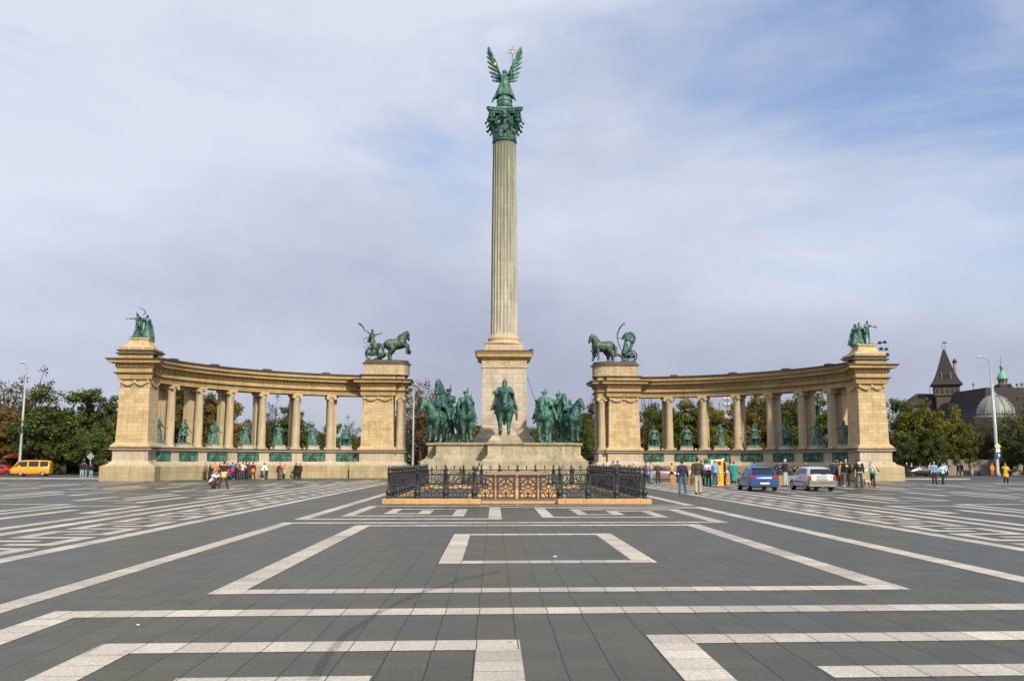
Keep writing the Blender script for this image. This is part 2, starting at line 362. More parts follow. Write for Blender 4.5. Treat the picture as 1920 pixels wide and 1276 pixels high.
    bp = N(t, 'ShaderNodeBump'); bp.inputs['Strength'].default_value = .25; bp.inputs['Distance'].default_value = .003; L(n.outputs[0], bp.inputs['Height']); L(bp.outputs[0], b.inputs['Normal'])
    return m
M_dark = paving_mat('dark_granite', (.074, .072, .047), (.056, .055, .037), .38, (.008, .0075, .006), .9, .008, True)
M_white = paving_mat('pale_granite', (.53, .485, .42), (.40, .365, .31), .5, (.07, .06, .05), .5, .006)
M_asph = pmat('asphalt', (.060, .060, .068), .8, 0, .15, 2)
M_kerb = pmat('kerb_stone', (.34, .31, .25), .8, 0, .15, 2)
M_grass = pmat('grass', (.05, .07, .02), .9, 0, .3, .5)
def wsheet(x0, x1, ys, dz, mb, m=0, shear=None):
    leg = (x1-x0) < (ys[-1]-ys[0])
    xs = [x0]+([.2] if x0 < .2 < x1 and not leg else [])+[x1]
    def U(x): return x+.72 if x < .2001 else (x-.53)*.967
    for xa, xb in zip(xs[:-1], xs[1:]):
        for a, b in zip(ys[:-1], ys[1:]):
            P = []; UV = []
            for x, y in ((xa, a), (xb, a), (xb, b), (xa, b)):
                P.append((x, y+(shear(y)*x if shear else 0), gz(y)+dz))
                UV.append((.19+.38*(int(xa*7) % 97), y) if leg else ((x+.72 if (xb <= .2001) else (x-.53)*.967), .19+.38*(int(ys[0]*9) % 89)))
            mb.quad(*P, m=m, uv=UV)
def sheet(x0, x1, ys, dz, mb, m=0, shear=None):
    for a, b in zip(ys[:-1], ys[1:]):
        P = []
        for x, y in ((x0, a), (x1, a), (x1, b), (x0, b)):
            sy = y+(shear(y)*x if shear else 0); P.append((x, sy, gz(y)+dz))
        mb.quad(*P, m=m)
g = MB(); sheet(-3000, 3000, [-60, 65, 100, 400, 4000], -.012, g); tag(g.build('far_ground', M_grass), kind='structure')
g = MB(); sheet(-75, 60, [-8, 65, 97], 0, g); sheet(-46, 46, [97, 100, 118], .0, g); tag(g.build('square_paving', M_dark), kind='structure')
def shear(y): return .036 if y < 23 else .036*max(0, (33-y)/10)
wh = MB()
def rc(x0, x1, y0, y1):
    ys = [y0]+[q for q in (23, 33, 65) if y0 < q < y1]+[y1]
    wsheet(x0, x1, ys, .004, wh, 0, shear)
# nearest key
rc(-1.10, -.70, 4.0, 8.45); rc(-4.54, -.70, 8.45, 8.9); rc(-4.54, -4.14, 4, 8.45); rc(-3.40, -1.90, 7.05, 7.5)
rc(.53, .93, 4.0, 8.65); rc(.53, 7.5, 8.65, 9.08); rc(1.72, 7.5, 7.25, 7.65)
# second frame
rc(-5.86, 5.9, 10.36, 10.8); rc(-5.86, -5.46, 4, 10.36); rc(5.5, 5.9, 4, 10.36)
# third frame
rc(-4.58, 4.58, 12.05, 12.45); rc(-4.58, -4.18, 12.45, 24.2); rc(4.18, 4.58, 12.45, 24.2); rc(-4.58, 4.58, 24.2, 24.65)
# small rectangle
rc(-1.86, 1.80, 15.40, 15.82); rc(-1.86, -1.48, 15.82, 21.2); rc(1.42, 1.80, 15.82, 21.2); rc(-1.86, 1.80, 21.2, 21.6)
# long lines
rc(-6.74, -6.40, 4, 25.3); rc(-6.74, 5.57, 25.3, 25.75); rc(5.17, 5.57, 25.75, 32.1); rc(1.72, 5.57, 32.1, 32.55)
rc(6.46, 6.84, 4, 33.9); rc(-.66-.45, 6.84, 33.9, 34.3)
rc(-6.74, -6.38, 26.95, 58); rc(-6.38, -.70, 26.95, 27.4); rc(6.46, 6.84, 35.3, 62); rc(-1.5, 6.46, 35.3, 35.6)
rc(-1.10, -.70, 27.4, 33.9); rc(-5.65, -1.1, 33.9, 34.3) if False else None
rc(-5.65, -5.3, 28.5, 35.0); rc(-5.3, -1.86, 28.5, 28.9); rc(-2.24, -1.86, 28.9, 32.3); rc(-3.06, -1.86, 32.3, 32.68) if False else rc(-4.5, -1.86, 32.5, 32.85)
rc(-5.3, -1.1, 34.6, 34.95); rc(-4.5, -4.15, 29.75, 32.5); rc(-4.15, -3.0, 29.75, 30.15); rc(-3.4, -3.0, 30.15, 32.0)
rc(.53, .9, 27.75, 33.3); rc(.9, 4.4, 27.75, 28.15); rc(4.05, 4.4, 28.15, 31.1); rc(2.88, 4.4, 31.1, 31.45); rc(2.88, 3.23, 29.1, 31.1); rc(1.74, 2.88, 29.1, 29.45) ; rc(1.74, 2.06, 29.45, 32.1)
rc(.53, 6.46, 33.3, 33.6)
for sx in (-1, 1):
    def r2c(a, b, c, d):
        x0, x1 = sorted((sx*a, sx*b)); wsheet(x0, x1, [c]+[q for q in (65,) if c < q < d]+[d], .004, wh)
    r2c(9.08, 9.45, 0, 84); r2c(12.05, 12.45, 0, 92); r2c(13.0, 13.4, 0, 92)
    y = 18.65-2.64*7
    if sx > 0: y += .9
    while y < 82:
        r2c(9.75, 10.8, y, y+.4); r2c(9.75, 10.1, y+.4, y+1.75); r2c(9.75, 11.55, y+1.75, y+2.1)
        r2c(11.2, 11.55, y+2.1, y+3.5); r2c(10.5, 11.55, y+3.5, y+3.85); y += 2.64
    # outer field: large interlocking keys
    X = 14.0
    for blk in range(5):
        y = 2.7+(blk % 2)*4
        while y < 76:
            r2c(X, X+.4, y+4.0, y+9.2); r2c(X+.4, X+2.9, y+8.8, y+9.2) ; r2c(X+2.5, X+2.9, y+2.0, y+8.8)
            r2c(X+2.9, X+5.0, y+2.0, y+2.4); r2c(X-.6+.0, X, y+4.0, y+4.4); r2c(X+4.6, X+5.0, y+2.4, y+6.6)
            r2c(X+1.2, X+1.6, y, y+6.2); r2c(X+1.6, X+2.3, y, y+.35); r2c(X+3.4, X+3.8, y+4.4, y+10.6); r2c(X+3.8, X+6.2, y+10.2, y+10.6)
            y += 11.6
        X += 7.6
tag(wh.build('pavement_pattern', M_white), kind='structure')
# asphalt road round the back of the square, with its kerb
g = MB()
def slab(x0, x1, ys, dz, mb): sheet(x0, x1, ys, dz, mb)
slab(-75, -46.02, [97.4, 100, 132], .0, g); slab(46.02, 90, [97.4, 100, 134], .0, g); slab(-160, -75.02, [40, 65, 100, 132], .0, g); slab(90.02, 170, [60, 65, 100, 134], 0, g); slab(60.02, 90, [60, 65, 97.38], 0, g)
slab(-46, 46, [118.02, 134], 0, g)
tag(g.build('asphalt_road', M_asph), kind='structure')
k = MB()
for x0, x1 in ((-56, -38.2), (38.3, 50)):
    k.box(x0, x1, 97.0, 97.38, gz(97)-.1, gz(97)+.13)
tag(k.build('stone_kerb', M_kerb), kind='structure')
# skid mark: a faint curved rubber streak
m = bpy.data.materials.new('tyre_rubber'); m.use_nodes = True; t = m.node_tree
b = t.nodes['Principled BSDF']; b.inputs[0].default_value = (.03, .03, .028, 1); b.inputs['Roughness'].default_value = .6
nn = N(t, 'ShaderNodeTexNoise'); nn.inputs['Scale'].default_value = 22; nn.inputs['Detail'].default_value = 5
tc = N(t, 'ShaderNodeTexCoord'); t.links.new(tc.outputs['Object'], nn.inputs[0]); rr = ramp(t, [(.36, .05), (.7, .45)]); t.links.new(nn.outputs[0], rr.inputs[0]); t.links.new(rr.outputs[0], b.inputs['Alpha'])
sk = MB()
for off, wd in ((0, .09),):
    pts = [gnd(x, y) for x, y in ((575, 1276), (600, 1235), (640, 1188), (700, 1150), (770, 1115), (860, 1086), (950, 1066))]
    fine = []
    for i in range(len(pts)-1):
        for q in range(6): fine.append(pts[i].lerp(pts[i+1], q/6))
    for i in range(len(fine)-1):
        d = (fine[i+1]-fine[i]).normalized(); n_ = Vector((d.y, -d.x, 0)); a = fine[i]+n_*off; c = fine[i+1]+n_*off
        sk.quad((a.x, a.y, .008), (a.x+n_.x*wd, a.y+n_.y*wd, .008), (c.x+n_.x*wd, c.y+n_.y*wd, .008), (c.x, c.y, .008))
tag(sk.build('skid_mark', m), kind='structure')

# ------------------------------------------------------------------ colonnades
ALPHA = .04; RC = 23.8; CX, CY = 11.8, 84.1
def rotw(x, y):
    dx, dy = x, y-100
    return (dx*math.cos(ALPHA)-dy*math.sin(ALPHA), 100+dx*math.sin(ALPHA)+dy*math.cos(ALPHA))
def arc(R, a0, a1, n=26):
    return [(CX+R*math.cos(math.radians(a0+(a1-a0)*i/n)), CY+R*math.sin(math.radians(a0+(a1-a0)*i/n))) for i in range(n+1)]
def wing_outline(rf, rb, e=0):
    f0 = 12.2; f1 = 78.6
    P = [(33.8-e, 86-e), (37.0+e, 86-e), (37.0+e, 88.6)]
    P += arc(rb, 13.5, 76)
    P += [(16.6, 109.2+e), (11.55-e, 109.2+e), (11.55-e, 106.1-e), (12.6-e, 106.1-e), (12.6-e, 105.7-e), (16.6+e, 105.7-e)]
    P += arc(rf, f1, f0)
    P += [(33.8-e, 88.9+e)] if False else []
    return P
C_TH = [21.2+9.68*k for k in range(6)]
B_TH = [16.6]+[21.2+9.68*(k+.5) for k in range(5)]+[74.0]
XS = {-1: .48, 1: 0}
def rad(d): return math.radians(d)
def wing(side):
    bx, by = rotw(side*26, 97.5); bx += XS[side]
    root = empty('colonnade', (bx, by, gz(97)), ALPHA)
    tag(root, 'warm sunlit curved colonnade on the left with the sword group on its outer pier' if side < 0 else
        'shaded curved colonnade on the right with cars and people in front of it', 'colonnade', 'curved colonnades')
    zb = gz(97)
    def T(P):
        Q = [(side*x-side*26, y-97.5) for x, y in P]
        return Q if side > 0 else Q[::-1]
    def Z(pr): return [(o, z-zb) for o, z in pr]
    def pt(x, y): return (side*x-side*26, y-97.5)
    # podium wall
    W = wing_outline(RC-.75, RC+1.95)
    mb = MB().ring(T(W), Z([(.78, -.6), (.78, 1.18), (.72, 1.25)]), top=True); mb.build('plinth', M_plinth, root)
    mb = MB().ring(T(W), Z([(.62, 1.20), (.60, 1.30), (.40, 1.38), (.22, 1.50), (.16, 1.62), (.04, 1.66), (0, 1.72), (0, 2.62)]), top=True); mb.build('podium_wall', M_base, root)
    mb = MB().ring(T(W), Z([(.02, 2.60), (.10, 2.68), (.28, 2.76), (.30, 2.90)]), top=True, bottom=True); mb.build('ledge', M_base, root)
    mb = MB().ring(T(W), Z([(.34, 2.87), (.34, 2.94), (.05, 3.0)]), top=True, bottom=True); mb.build('ledge_flashing', M_lead, root)
    # piers
    def pier(x0, x1, y0, y1):
        P = [(x0, y0), (x1, y0), (x1, y1), (x0, y1)]
        MB().ring(T(P), Z([(.34, 2.98), (.34, 3.12), (.26, 3.16), (.22, 3.24), (.10, 3.32), (.04, 3.42), (0, 3.44), (-.1, 8.42), (-.05, 8.46), (-.05, 8.52), (-.1, 8.54), (-.1, 9.18), (-.02, 9.22), (0, 9.3)]), top=True).build('pier', M_pier, root)
    pier(33.95, 36.85, 86.15, 88.9); pier(12.75, 16.5, 105.85, 109.0)
    # festoons under the architrave
    def swag(x0, x1, y, nm='festoon'):
        mb = MB(); n = 2; w = (x1-x0)/n
        for i in range(n):
            pts = []; rad = []
            for q in range(9):
                tt = q/8; pts.append((*pt(x0+w*(i+tt), y-.04), 9.05-.36*4*tt*(1-tt)-zb)); rad.append(.05+.07*math.sin(PI*tt))
            mb.path(pts, rad, 6)
        for i in range(n+1):
            c = pt(x0+w*i, y-.04); mb.ell((c[0], c[1], 9.0-zb), (.16, .10, .16)); mb.tube((c[0], c[1], 8.95-zb), (c[0], c[1], 8.62-zb), .05, .03, 6)
        c = pt((x0+x1)/2, y-.04)
        mb.build(nm, M_pier, root)
    swag(34.2, 36.6, 86.15); swag(13.0, 16.2, 105.85)
    mb = MB(); pts = []
    for q in range(9):
        tt = q/8; pts.append((*pt(33.95-.02, 86.5+tt*2.0), 9.05-.36*4*tt*(1-tt)-zb))
    mb.path(pts, .08, 6).build('festoon', M_pier, root)
    # columns
    col = MB(); col.box(-.56, .56, -.56, .56, 0, .12)
    col.lathe([(.54, .12), (.56, .18), (.54, .25), (.47, .28), (.46, .32), (.50, .35), (.50, .39), (.44, .42), (.435, .50), (.432, 1.9), (.425, 2.4), (.375, 5.55), (.40, 5.60), (.40, 5.65), (.375, 5.68), (.38, 5.95), (.45, 6.02)], 28)
    cshaft = col.mesh('column')
    cap = MB(); cap.box(-.52, .52, -.52, .52, 6.14, 6.27)
    for sx in (-1, 1):
        for sy in (-1, 1):
            cap.tube((sx*.42, sy*.50, 5.95), (sx*.42, sy*.34, 5.95), .20, .17, 14); cap.tube((sx*.42, sy*.52, 5.95), (sx*.42, sy*.34, 5.95), .07, .07, 8)
        cap.tube((sx*.42, -.34, 5.95), (sx*.42, .34, 5.95), .15, .15, 10)
    cap.box(-.42, .42, -.46, .46, 6.0, 6.14)
    cmesh = cap.mesh('capital')
    rp = MB(); rp.ring([(-.54, -.38), (-.14, -.38), (-.14, -.30), (.14, -.30), (.14, -.38), (.54, -.38), (.54, .38), (-.54, .38)],
                      [(.12, 0), (.12, .25), (.05, .33), (0, .4), (0, 5.6), (.06, 5.68), (0, 5.72), (0, 5.95), (.14, 6.12), (.14, 6.27)])
    rpm = rp.mesh('rear_pillar')
    for me, ma in ((cshaft, M_col), (cmesh, M_pier), (rpm, M_col)): me.materials.append(ma)
    def place_col(x, y, ang, rx, ry):
        c = lit('column', cshaft, parent=root); c.location = (*pt(x, y), 3.0-zb); c.rotation_euler.z = ang
        k_ = lit('capital', cmesh, parent=c)
        r = lit('rear_pillar', rpm, parent=root); r.location = (*pt(rx, ry), 3.0-zb); r.rotation_euler.z = ang
    for th in C_TH:
        a = math.radians(th); c, s = math.cos(a), math.sin(a)
        ph = rad(th+(th-21)*.35); place_col(CX+RC*c, CY+RC*s, side*(a-PI/2), CX+RC*c+1.4*math.cos(ph), CY+RC*s+1.4*math.sin(ph))
    place_col(12.08, 106.65, 0, 12.1, 108.5)
    # statue pedestals + reliefs
    for i, th in enumerate(B_TH):
        a = math.radians(th); c, s = math.cos(a), math.sin(a); rz = side*(a-PI/2)
        M = Matrix.Translation((*pt(CX+(RC-.12)*c, CY+(RC-.12)*s), 0)) @ Matrix.Rotation(rz, 4, 'Z')
        P = [(-.62, -.5), (.62, -.5), (.62, .5), (-.62, .5)]
        o = MB().ring(P, [(.1, 0), (.1, .1), (0, .15), (0, .36), (.05, .40), (.05, .46)]).build('statue_pedestal', M_base, root)
        o.matrix_local = M @ Matrix.Translation((0, 0, 3.0-zb))
        w = 1.12 if i in (0, 6) else 1.28
        rb = RC-.75
        # relief panel: modelled figures in a frame
        rnd = random.Random(i*7+side); mb = MB(); mb.box(-w, w, -.02, .1, 0, 1.0)
        mb.box(-w-.05, w+.05, -.05, .06, -.06, 0); mb.box(-w-.05, w+.05, -.05, .06, 1.0, 1.06); mb.box(-w-.05, -w, -.05, .06, .0, 1.0); mb.box(w, w+.05, -.05, .06, 0, 1.0)
        for q in range(15):
            x = -w+.12+(2*w-.24)*q/14+rnd.uniform(-.05, .05); hh = rnd.uniform(.62, .85)
            mb.caps((x, -.03, .08), (x+rnd.uniform(-.12, .12), -.04, hh*.75), .05, .09, 6); mb.ell((x+rnd.uniform(-.05, .05), -.06, hh), (.055, .06, .07), None, 6, 5)
            mb.caps((x, -.06, hh*.7), (x+rnd.uniform(-.25, .25), -.08, hh*.7+rnd.uniform(-.25, .25)), .03, .03, 5)
            if q % 3 == 0: mb.ell((x+.1, -.03, .4), (.2, .08, .13), None, 8, 5)
        o = mb.build('bronze_relief', M_bronze, root)
        cosmid = math.cos(w/rb)
        o.matrix_local = Matrix.Translation((*pt(CX+(rb-.03)*c*1, CY+(rb-.03)*s), 0)) @ Matrix.Rotation(rz, 4, 'Z') @ Matrix.Translation((0, 0, 1.68-zb))
        if i in (0,): pass
    # entablature
    E_ = wing_outline(RC-.42, RC+1.75)
    MB().ring(T(E_), Z([(.0, 9.26), (0, 9.46), (.05, 9.47), (.05, 9.68), (.14, 9.74), (.18, 9.78)]), top=True, bottom=True).build('architrave', M_ent, root)
    MB().ring(T(E_), Z([(.26, 9.77), (.26, 9.84), (.02, 9.88)]), top=True, bottom=True).build('string_flashing', M_lead, root)
    MB().ring(T(E_), Z([(.02, 9.84), (.02, 10.26), (.12, 10.32), (.14, 10.60), (.30, 10.64)]), top=True).build('frieze', M_ent, root)
    # dentils along the frieze
    P = T(E_); n = len(P); tooth = []
    for i in range(n):
        a = Vector(P[i]); b_ = Vector(P[(i+1) % n]); e = b_-a; ln = e.length; e.normalize(); no = Vector((e.y, -e.x)); q = .12
        while q < ln-.28:
            for d_, o_ in ((0, .10), (0.001, .26), (.13, .26), (.131, .10)):
                c = a+e*(q+d_)+no*o_; tooth.append((c.x, c.y))
            q += .27
    mb = MB(); k0 = len(tooth)
    for zz in (10.37, 10.60):
        for c in tooth: mb.v.append(Vector((c[0], c[1], zz-zb)))
    for i in range(k0):
        j = (i+1) % k0; mb.face((i, j, k0+j, k0+i))
    for i in range(0, k0-3, 4):
        mb.face((i+3, i+2, i+1, i)); mb.face((k0+i, k0+i+1, k0+i+2, k0+i+3))
    mb.build('dentil_band', M_ent, root)
    MB().ring(T(E_), Z([(.30, 10.64), (.36, 10.70), (.66, 10.74), (.68, 10.92), (.80, 11.02), (.82, 11.08)]), top=True, bottom=True).build('cornice', M_ent, root)
    MB().ring(T(E_), Z([(.87, 11.04), (.87, 11.12), (.1, 11.2)]), top=True, bottom=True).build('cornice_flashing', M_lead, root)
    MB().ring(T(E_), Z([(-.02, 11.16), (-.02, 11.56), (.10, 11.62)]), top=True).build('attic_wall', M_ent, root)
    MB().ring(T(E_), Z([(.17, 11.59), (.17, 11.70), (-.1, 11.74)]), top=True, bottom=True).build('attic_coping', M_lead, root)
    # roof vents
    for th in (21, 35, 51, 68):
        a = math.radians(th); p = pt(CX+(RC-.1)*math.cos(a), CY+(RC-.1)*math.sin(a))
        M = Matrix.Translation((p[0], p[1], 11.74-zb)) @ Matrix.Rotation(side*(a-PI/2), 4, 'Z')
        MB().box(-.42, .42, -.3, .3, -.05, .14, M).build('roof_hatch', M_lead, root)
    # outer pier superstructure: stepped swept pyramid
    P = [(33.95, 86.15), (36.85, 86.15), (36.85, 88.9), (33.95, 88.9)]
    MB().ring(T(P), Z([(.12, 11.7), (.12, 11.86), (.2, 11.9)]), top=True).build('pier_attic', M_ent, root)
    MB().ring(T(P), Z([(.28, 11.88), (.28, 11.98), (0, 12.02)]), top=True, bottom=True).build('pier_coping', M_lead, root)
    MB().ring(T(P), Z([(.10, 12.0), (.10, 12.2), (-.12, 12.28), (-.38, 12.5), (-.56, 12.8), (-.62, 13.02), (-.50, 13.06), (-.50, 13.18)]), top=True).build('swept_pyramid', M_pier, root)
    for x in (34.3, 36.5):
        mb = MB()
        for dx in (-.2, .2):
            c = pt(x+dx, 86.12); mb.ell((c[0], c[1], 12.2-zb), (.26, .12, .16))
        mb.build('scroll_ornament', M_pier, root)
    # inner attic block under the chariot
    yb0, yb1 = 105.7, 108.9
    P = [(16.3, yb0), (16.3, yb1)]+[(13.0+1.9*math.cos(a)*-1, (yb0+yb1)/2+(yb1-yb0)/2*math.sin(a)) for a in [PI/2-PI*i/12 for i in range(13)]]
    P = P
    MB().ring(T(P), Z([(.05, 11.7), (.05, 11.78), (0, 11.84), (0, 12.82), (.14, 12.92), (.16, 13.0)]), top=True).build('attic_relief_block', M_relief, root)
    MB().ring(T(P), Z([(.22, 13.0), (.22, 13.05), (.02, 13.08)]), top=True, bottom=True).build('block_coping', M_lead, root)
    MB().ring(T(P), Z([(-.02, 13.06), (-.02, 13.18), (-.10, 13.2), (-.10, 13.42)]), top=True).build('chariot_base', M_brown, root)
    return root
wing(-1); wing(1)
def wpos(side, x, y):
    a = rotw(side*x, y); return (a[0]+XS[side], a[1])

# ------------------------------------------------------------------ millennium column
mc = empty('memorial_column', (0, 85, gz(85))); z0 = gz(85)
tag(mc, 'tall fluted stone column with green bronze capital rising from the podium in the middle', 'column')
def Zc(pr): return [(o, z-z0) for o, z in pr]
F = [(-1.45, -8.4), (1.45, -8.4), (1.45, -6.3), (5.9, -6.3), (5.9, -4.8), (6.7, -4.8), (6.7, 6), (-6.7, 6), (-6.7, -4.8), (-5.9, -4.8), (-5.9, -6.3), (-1.45, -6.3)]
MB().ring(F, Zc([(1.35, -.6), (1.35, .78), (1.25, .82), (.75, .86), (.75, 1.30), (.7, 1.33), (.62, 1.34), (.62, 1.72)]), top=True).build('podium_steps', M_podium, mc)
MB().ring(F, Zc([(.52, 1.70), (.50, 1.76), (.38, 1.86), (.22, 1.95), (.16, 2.1), (.06, 2.2), (0.04, 2.25)]), top=True).build('podium_moulding', M_podium, mc)
M_prel = stone('podium_frieze_stone', (.44, .38, .27), (.38, .32, .22), bw=1.6, bh=3, stain=(.14, .15, .08), stain_amt=.8, relief=.05)
MB().ring(F, Zc([(0, 2.24), (0, 3.0)]), top=True).build('podium_frieze', M_prel, mc)
MB().ring(F, Zc([(.04, 3.0), (.16, 3.1), (.20, 3.18), (.20, 3.24), (.05, 3.30)]), top=True, bottom=True).build('podium_cornice', M_podium, mc)
rk = MB(); rk.ring([(-1.2, -8.2), (1.2, -8.2), (1.3, -7.4), (1.2, -5.0), (-1.2, -5.0), (-1.3, -7.4)], Zc([(.18, 3.28), (.16, 3.45), (.02, 3.62), (-.1, 3.82), (-.35, 3.92)]), top=True).build('rider_base', M_podium, mc)
S = [(-2.0, -2.4), (2.0, -2.4), (2.0, 1.6), (-2.0, 1.6)]
SY = -.0
S = [(-2.05, -2.05), (2.05, -2.05), (2.05, 2.05), (-2.05, 2.05)]
MB().ring(S, Zc([(.75, 3.25), (.72, 3.75), (.55, 3.9), (.30, 4.05), (.20, 4.4), (.16, 4.75), (.03, 4.82), (0, 4.9), (-.02, 10.2), (.06, 10.24), (.06, 10.34)]), top=True).build('pedestal', M_ped, mc)
MB().ring(S, Zc([(.02, 10.32), (.02, 10.98)]), top=True).build('pedestal_frieze', M_relief, mc)
MB().ring(S, Zc([(.05, 10.98), (.18, 11.05), (.45, 11.2), (.48, 11.45), (.58, 11.58), (.60, 11.66)]), top=True, bottom=True).build('pedestal_cornice', M_ent, mc)
MB().ring(S, Zc([(.64, 11.66), (.64, 11.72), (.0, 11.86)]), top=True, bottom=True).build('pedestal_flashing', M_lead, mc)
b = MB(); b.ring([(-1.72, -1.72), (1.72, -1.72), (1.72, 1.72), (-1.72, 1.72)], Zc([(.05, 11.8), (.05, 12.3), (0, 12.4)]))
b.lathe([(1.66, 12.4-z0), (1.80, 12.48-z0), (1.84, 12.58-z0), (1.80, 12.70-z0), (1.60, 12.78-z0), (1.50, 12.82-z0), (1.46, 12.95-z0), (1.52, 13.02-z0), (1.54, 13.12-z0), (1.46, 13.22-z0), (1.38, 13.28-z0), (1.33, 13.5-z0)], 48)
b.build('column_base', M_col, mc)
# copper run-off from the capital greens and darkens the upper shaft
t = M_shaft.node_tree; L = t.links.new; bs = t.nodes['Principled BSDF']; src = bs.inputs[0].links[0].from_socket
tc = N(t, 'ShaderNodeTexCoord'); sp_ = N(t, 'ShaderNodeSeparateXYZ'); L(tc.outputs['Object'], sp_.inputs[0])
mr = N(t, 'ShaderNodeMapRange'); mr.inputs[1].default_value = 12; mr.inputs[2].default_value = 33; mr.inputs[3].default_value = -.12; mr.inputs[4].default_value = .42; L(sp_.outputs[2], mr.inputs[0])
mp = N(t, 'ShaderNodeMapping'); mp.inputs['Scale'].default_value = (3, 3, .12); L(tc.outputs['Object'], mp.inputs[0]); nn = N(t, 'ShaderNodeTexNoise'); nn.inputs['Scale'].default_value = 1.3; nn.inputs['Detail'].default_value = 6; L(mp.outputs[0], nn.inputs[0])
ad = N(t, 'ShaderNodeMath', operation='ADD'); L(nn.outputs[0], ad.inputs[0]); L(mr.outputs[0], ad.inputs[1]); cr = ramp(t, [(.50, 0), (.95, .85)]); L(ad.outputs[0], cr.inputs[0])
mx = N(t, 'ShaderNodeMix', data_type='RGBA'); L(cr.outputs[0], mx.inputs[0]); L(src, mx.inputs[6]); mx.inputs[7].default_value = (.13, .16, .10, 1); L(mx.outputs[2], bs.inputs[0])
# fluted shaft with entasis
mb = MB(); n = 192; rows = []
hs = [13.45, 13.7, 15, 18, 21, 24, 27, 30, 32.0, 32.35]
def rad_at(h): t_ = (h-13.45)/(32.35-13.45); return 1.27-.13*t_**1.5-.02*t_
for h in hs:
    row = []; fl = 0 if h in (13.45, 32.35) else 1
    for i in range(n):
        a = 2*PI*i/n; ph = (i % 8)/8
        dep = .12*math.sin(PI*ph)**.6 if ph > 0 else 0
        r = rad_at(h)*(1-(dep*.62 if fl else 0)); mb.v.append(Vector((r*math.cos(a), r*math.sin(a), h-z0))); row.append(len(mb.v)-1)
    rows.append(row)
for k in range(len(rows)-1):
    for i in range(n):
        j = (i+1) % n; mb.face((rows[k][i], rows[k][j], rows[k+1][j], rows[k+1][i]), [(i*.043, hs[k]), (i*.043+.043, hs[k]), (i*.043+.043, hs[k+1]), (i*.043, hs[k+1])])
mb.build('shaft', M_shaft, mc)
# capital: collar, bell, three tiers of leaves, volutes, concave abacus
cp = MB(); cp.lathe([(1.16, 32.30-z0), (1.2, 32.36-z0), (1.2, 32.48-z0), (1.12, 32.55-z0), (1.05, 33.2-z0), (1.05, 34.0-z0), (1.25, 34.9-z0)], 40)
cp.build('capital_bell', M_bronzed, mc); cp = MB()
def leaf(cb, a, z, r0, h, w, out):
    u = Vector((math.cos(a), math.sin(a), 0)); tv = Vector((-math.sin(a), math.cos(a), 0)); prev = None
    for k in range(8):
        t_ = k/7; rr = r0+out*(t_**2.2); zz = z+h*math.sin(min(t_*1.25, 1.0)*PI/2) - (max(0, t_-.8)*h*1.5)
        ww = w*(.55+.75*math.sin(PI*min(t_*1.1, 1)))*(1-.6*max(0, t_-.7)/.3)
        row = []
        for s_, dd in ((-1, -.06), (-.55, .03), (0, .09), (.55, .03), (1, -.06)):
            jag = 1+.14*math.sin(k*2.6) if abs(s_) == 1 else 1
            p = u*(rr+dd)+tv*(ww*s_*jag)+Vector((0, 0, zz-z0)); cb.v.append(p); row.append(len(cb.v)-1)
        if prev:
            for q in range(4): cb.face((prev[q], prev[q+1], row[q+1], row[q]))
        prev = row
    cb.caps(u*(r0+out*1.0)+tv*(-w*.4)+Vector((0, 0, z+h*.72-z0)), u*(r0+out*1.0)+tv*(w*.4)+Vector((0, 0, z+h*.72-z0)), .09, .09, 8)
for i in range(8): leaf(cp, 2*PI*i/8, 32.5, 1.06, 1.0, .34, .30)
for i in range(8): leaf(cp, 2*PI*(i+.5)/8, 32.7, 1.10, 1.5, .36, .70)
for i in range(8): leaf(cp, 2*PI*i/8, 33.3, 1.1, 1.5, .30, .74)
for i in range(4):
    a = PI/4+PI/2*i; u = Vector((math.cos(a), math.sin(a), 0)); tv = Vector((-u.y, u.x, 0))
    for s_ in (-1, 1):
        c = u*1.72+tv*s_*.14+Vector((0, 0, 34.72-z0)); pts = []
        for q in range(14):
            an = -PI/2+q*.62; rr = .34*(1-q/15); pts.append(c+u*(rr*math.cos(an))+Vector((0, 0, rr*math.sin(an))))
        cp.path([u*1.15+Vector((0, 0, 33.6-z0)), u*1.38+Vector((0, 0, 34.2-z0))]+pts, .085, 6)
    cp.ell(u*1.8+Vector((0, 0, 34.2-z0)), (.22, .22, .18))
    a = PI/2*i; u = Vector((math.cos(a), math.sin(a), 0)); cp.ell(u*1.42+Vector((0, 0, 34.95-z0)), (.22, .22, .28))
    tv = Vector((-u.y, u.x, 0))
    for s_ in (-1, 1):
        c = u*1.35+tv*s_*.30+Vector((0, 0, 34.55-z0)); pts = [c+tv*(s_*-.02*q)+tv*(.2*(1-q/10)*math.cos(q*.7)*s_)+Vector((0, 0, .2*(1-q/10)*math.sin(q*.7))) for q in range(9)]
        cp.path(pts, .07, 6)
ab = []
for i in range(4):
    a0 = PI/4+PI/2*i; 
    for q in range(9):
        t_ = q/9; a = a0+PI/2*t_; r = 2.26-.98*math.sin(PI*t_)**.75
        if q == 0:
            ab.append(((r)*math.cos(a-.05), (r)*math.sin(a-.05))); ab.append((r*math.cos(a+.05), r*math.sin(a+.05)))
        else: ab.append((r*math.cos(a), r*math.sin(a)))
cp.ring(ab, Zc([(-.10, 34.95), (-.08, 35.05), (.02, 35.12), (.06, 35.3), (.10, 35.42)]), top=True, bottom=True)
cp.ring([(-.74, -.74), (.74, -.74), (.74, .74), (-.74, .74)], Zc([(.08, 35.4), (.08, 35.5), (0, 35.55), (0, 35.86), (.06, 35.9)]))
cp.build('capital', M_bronze, mc)
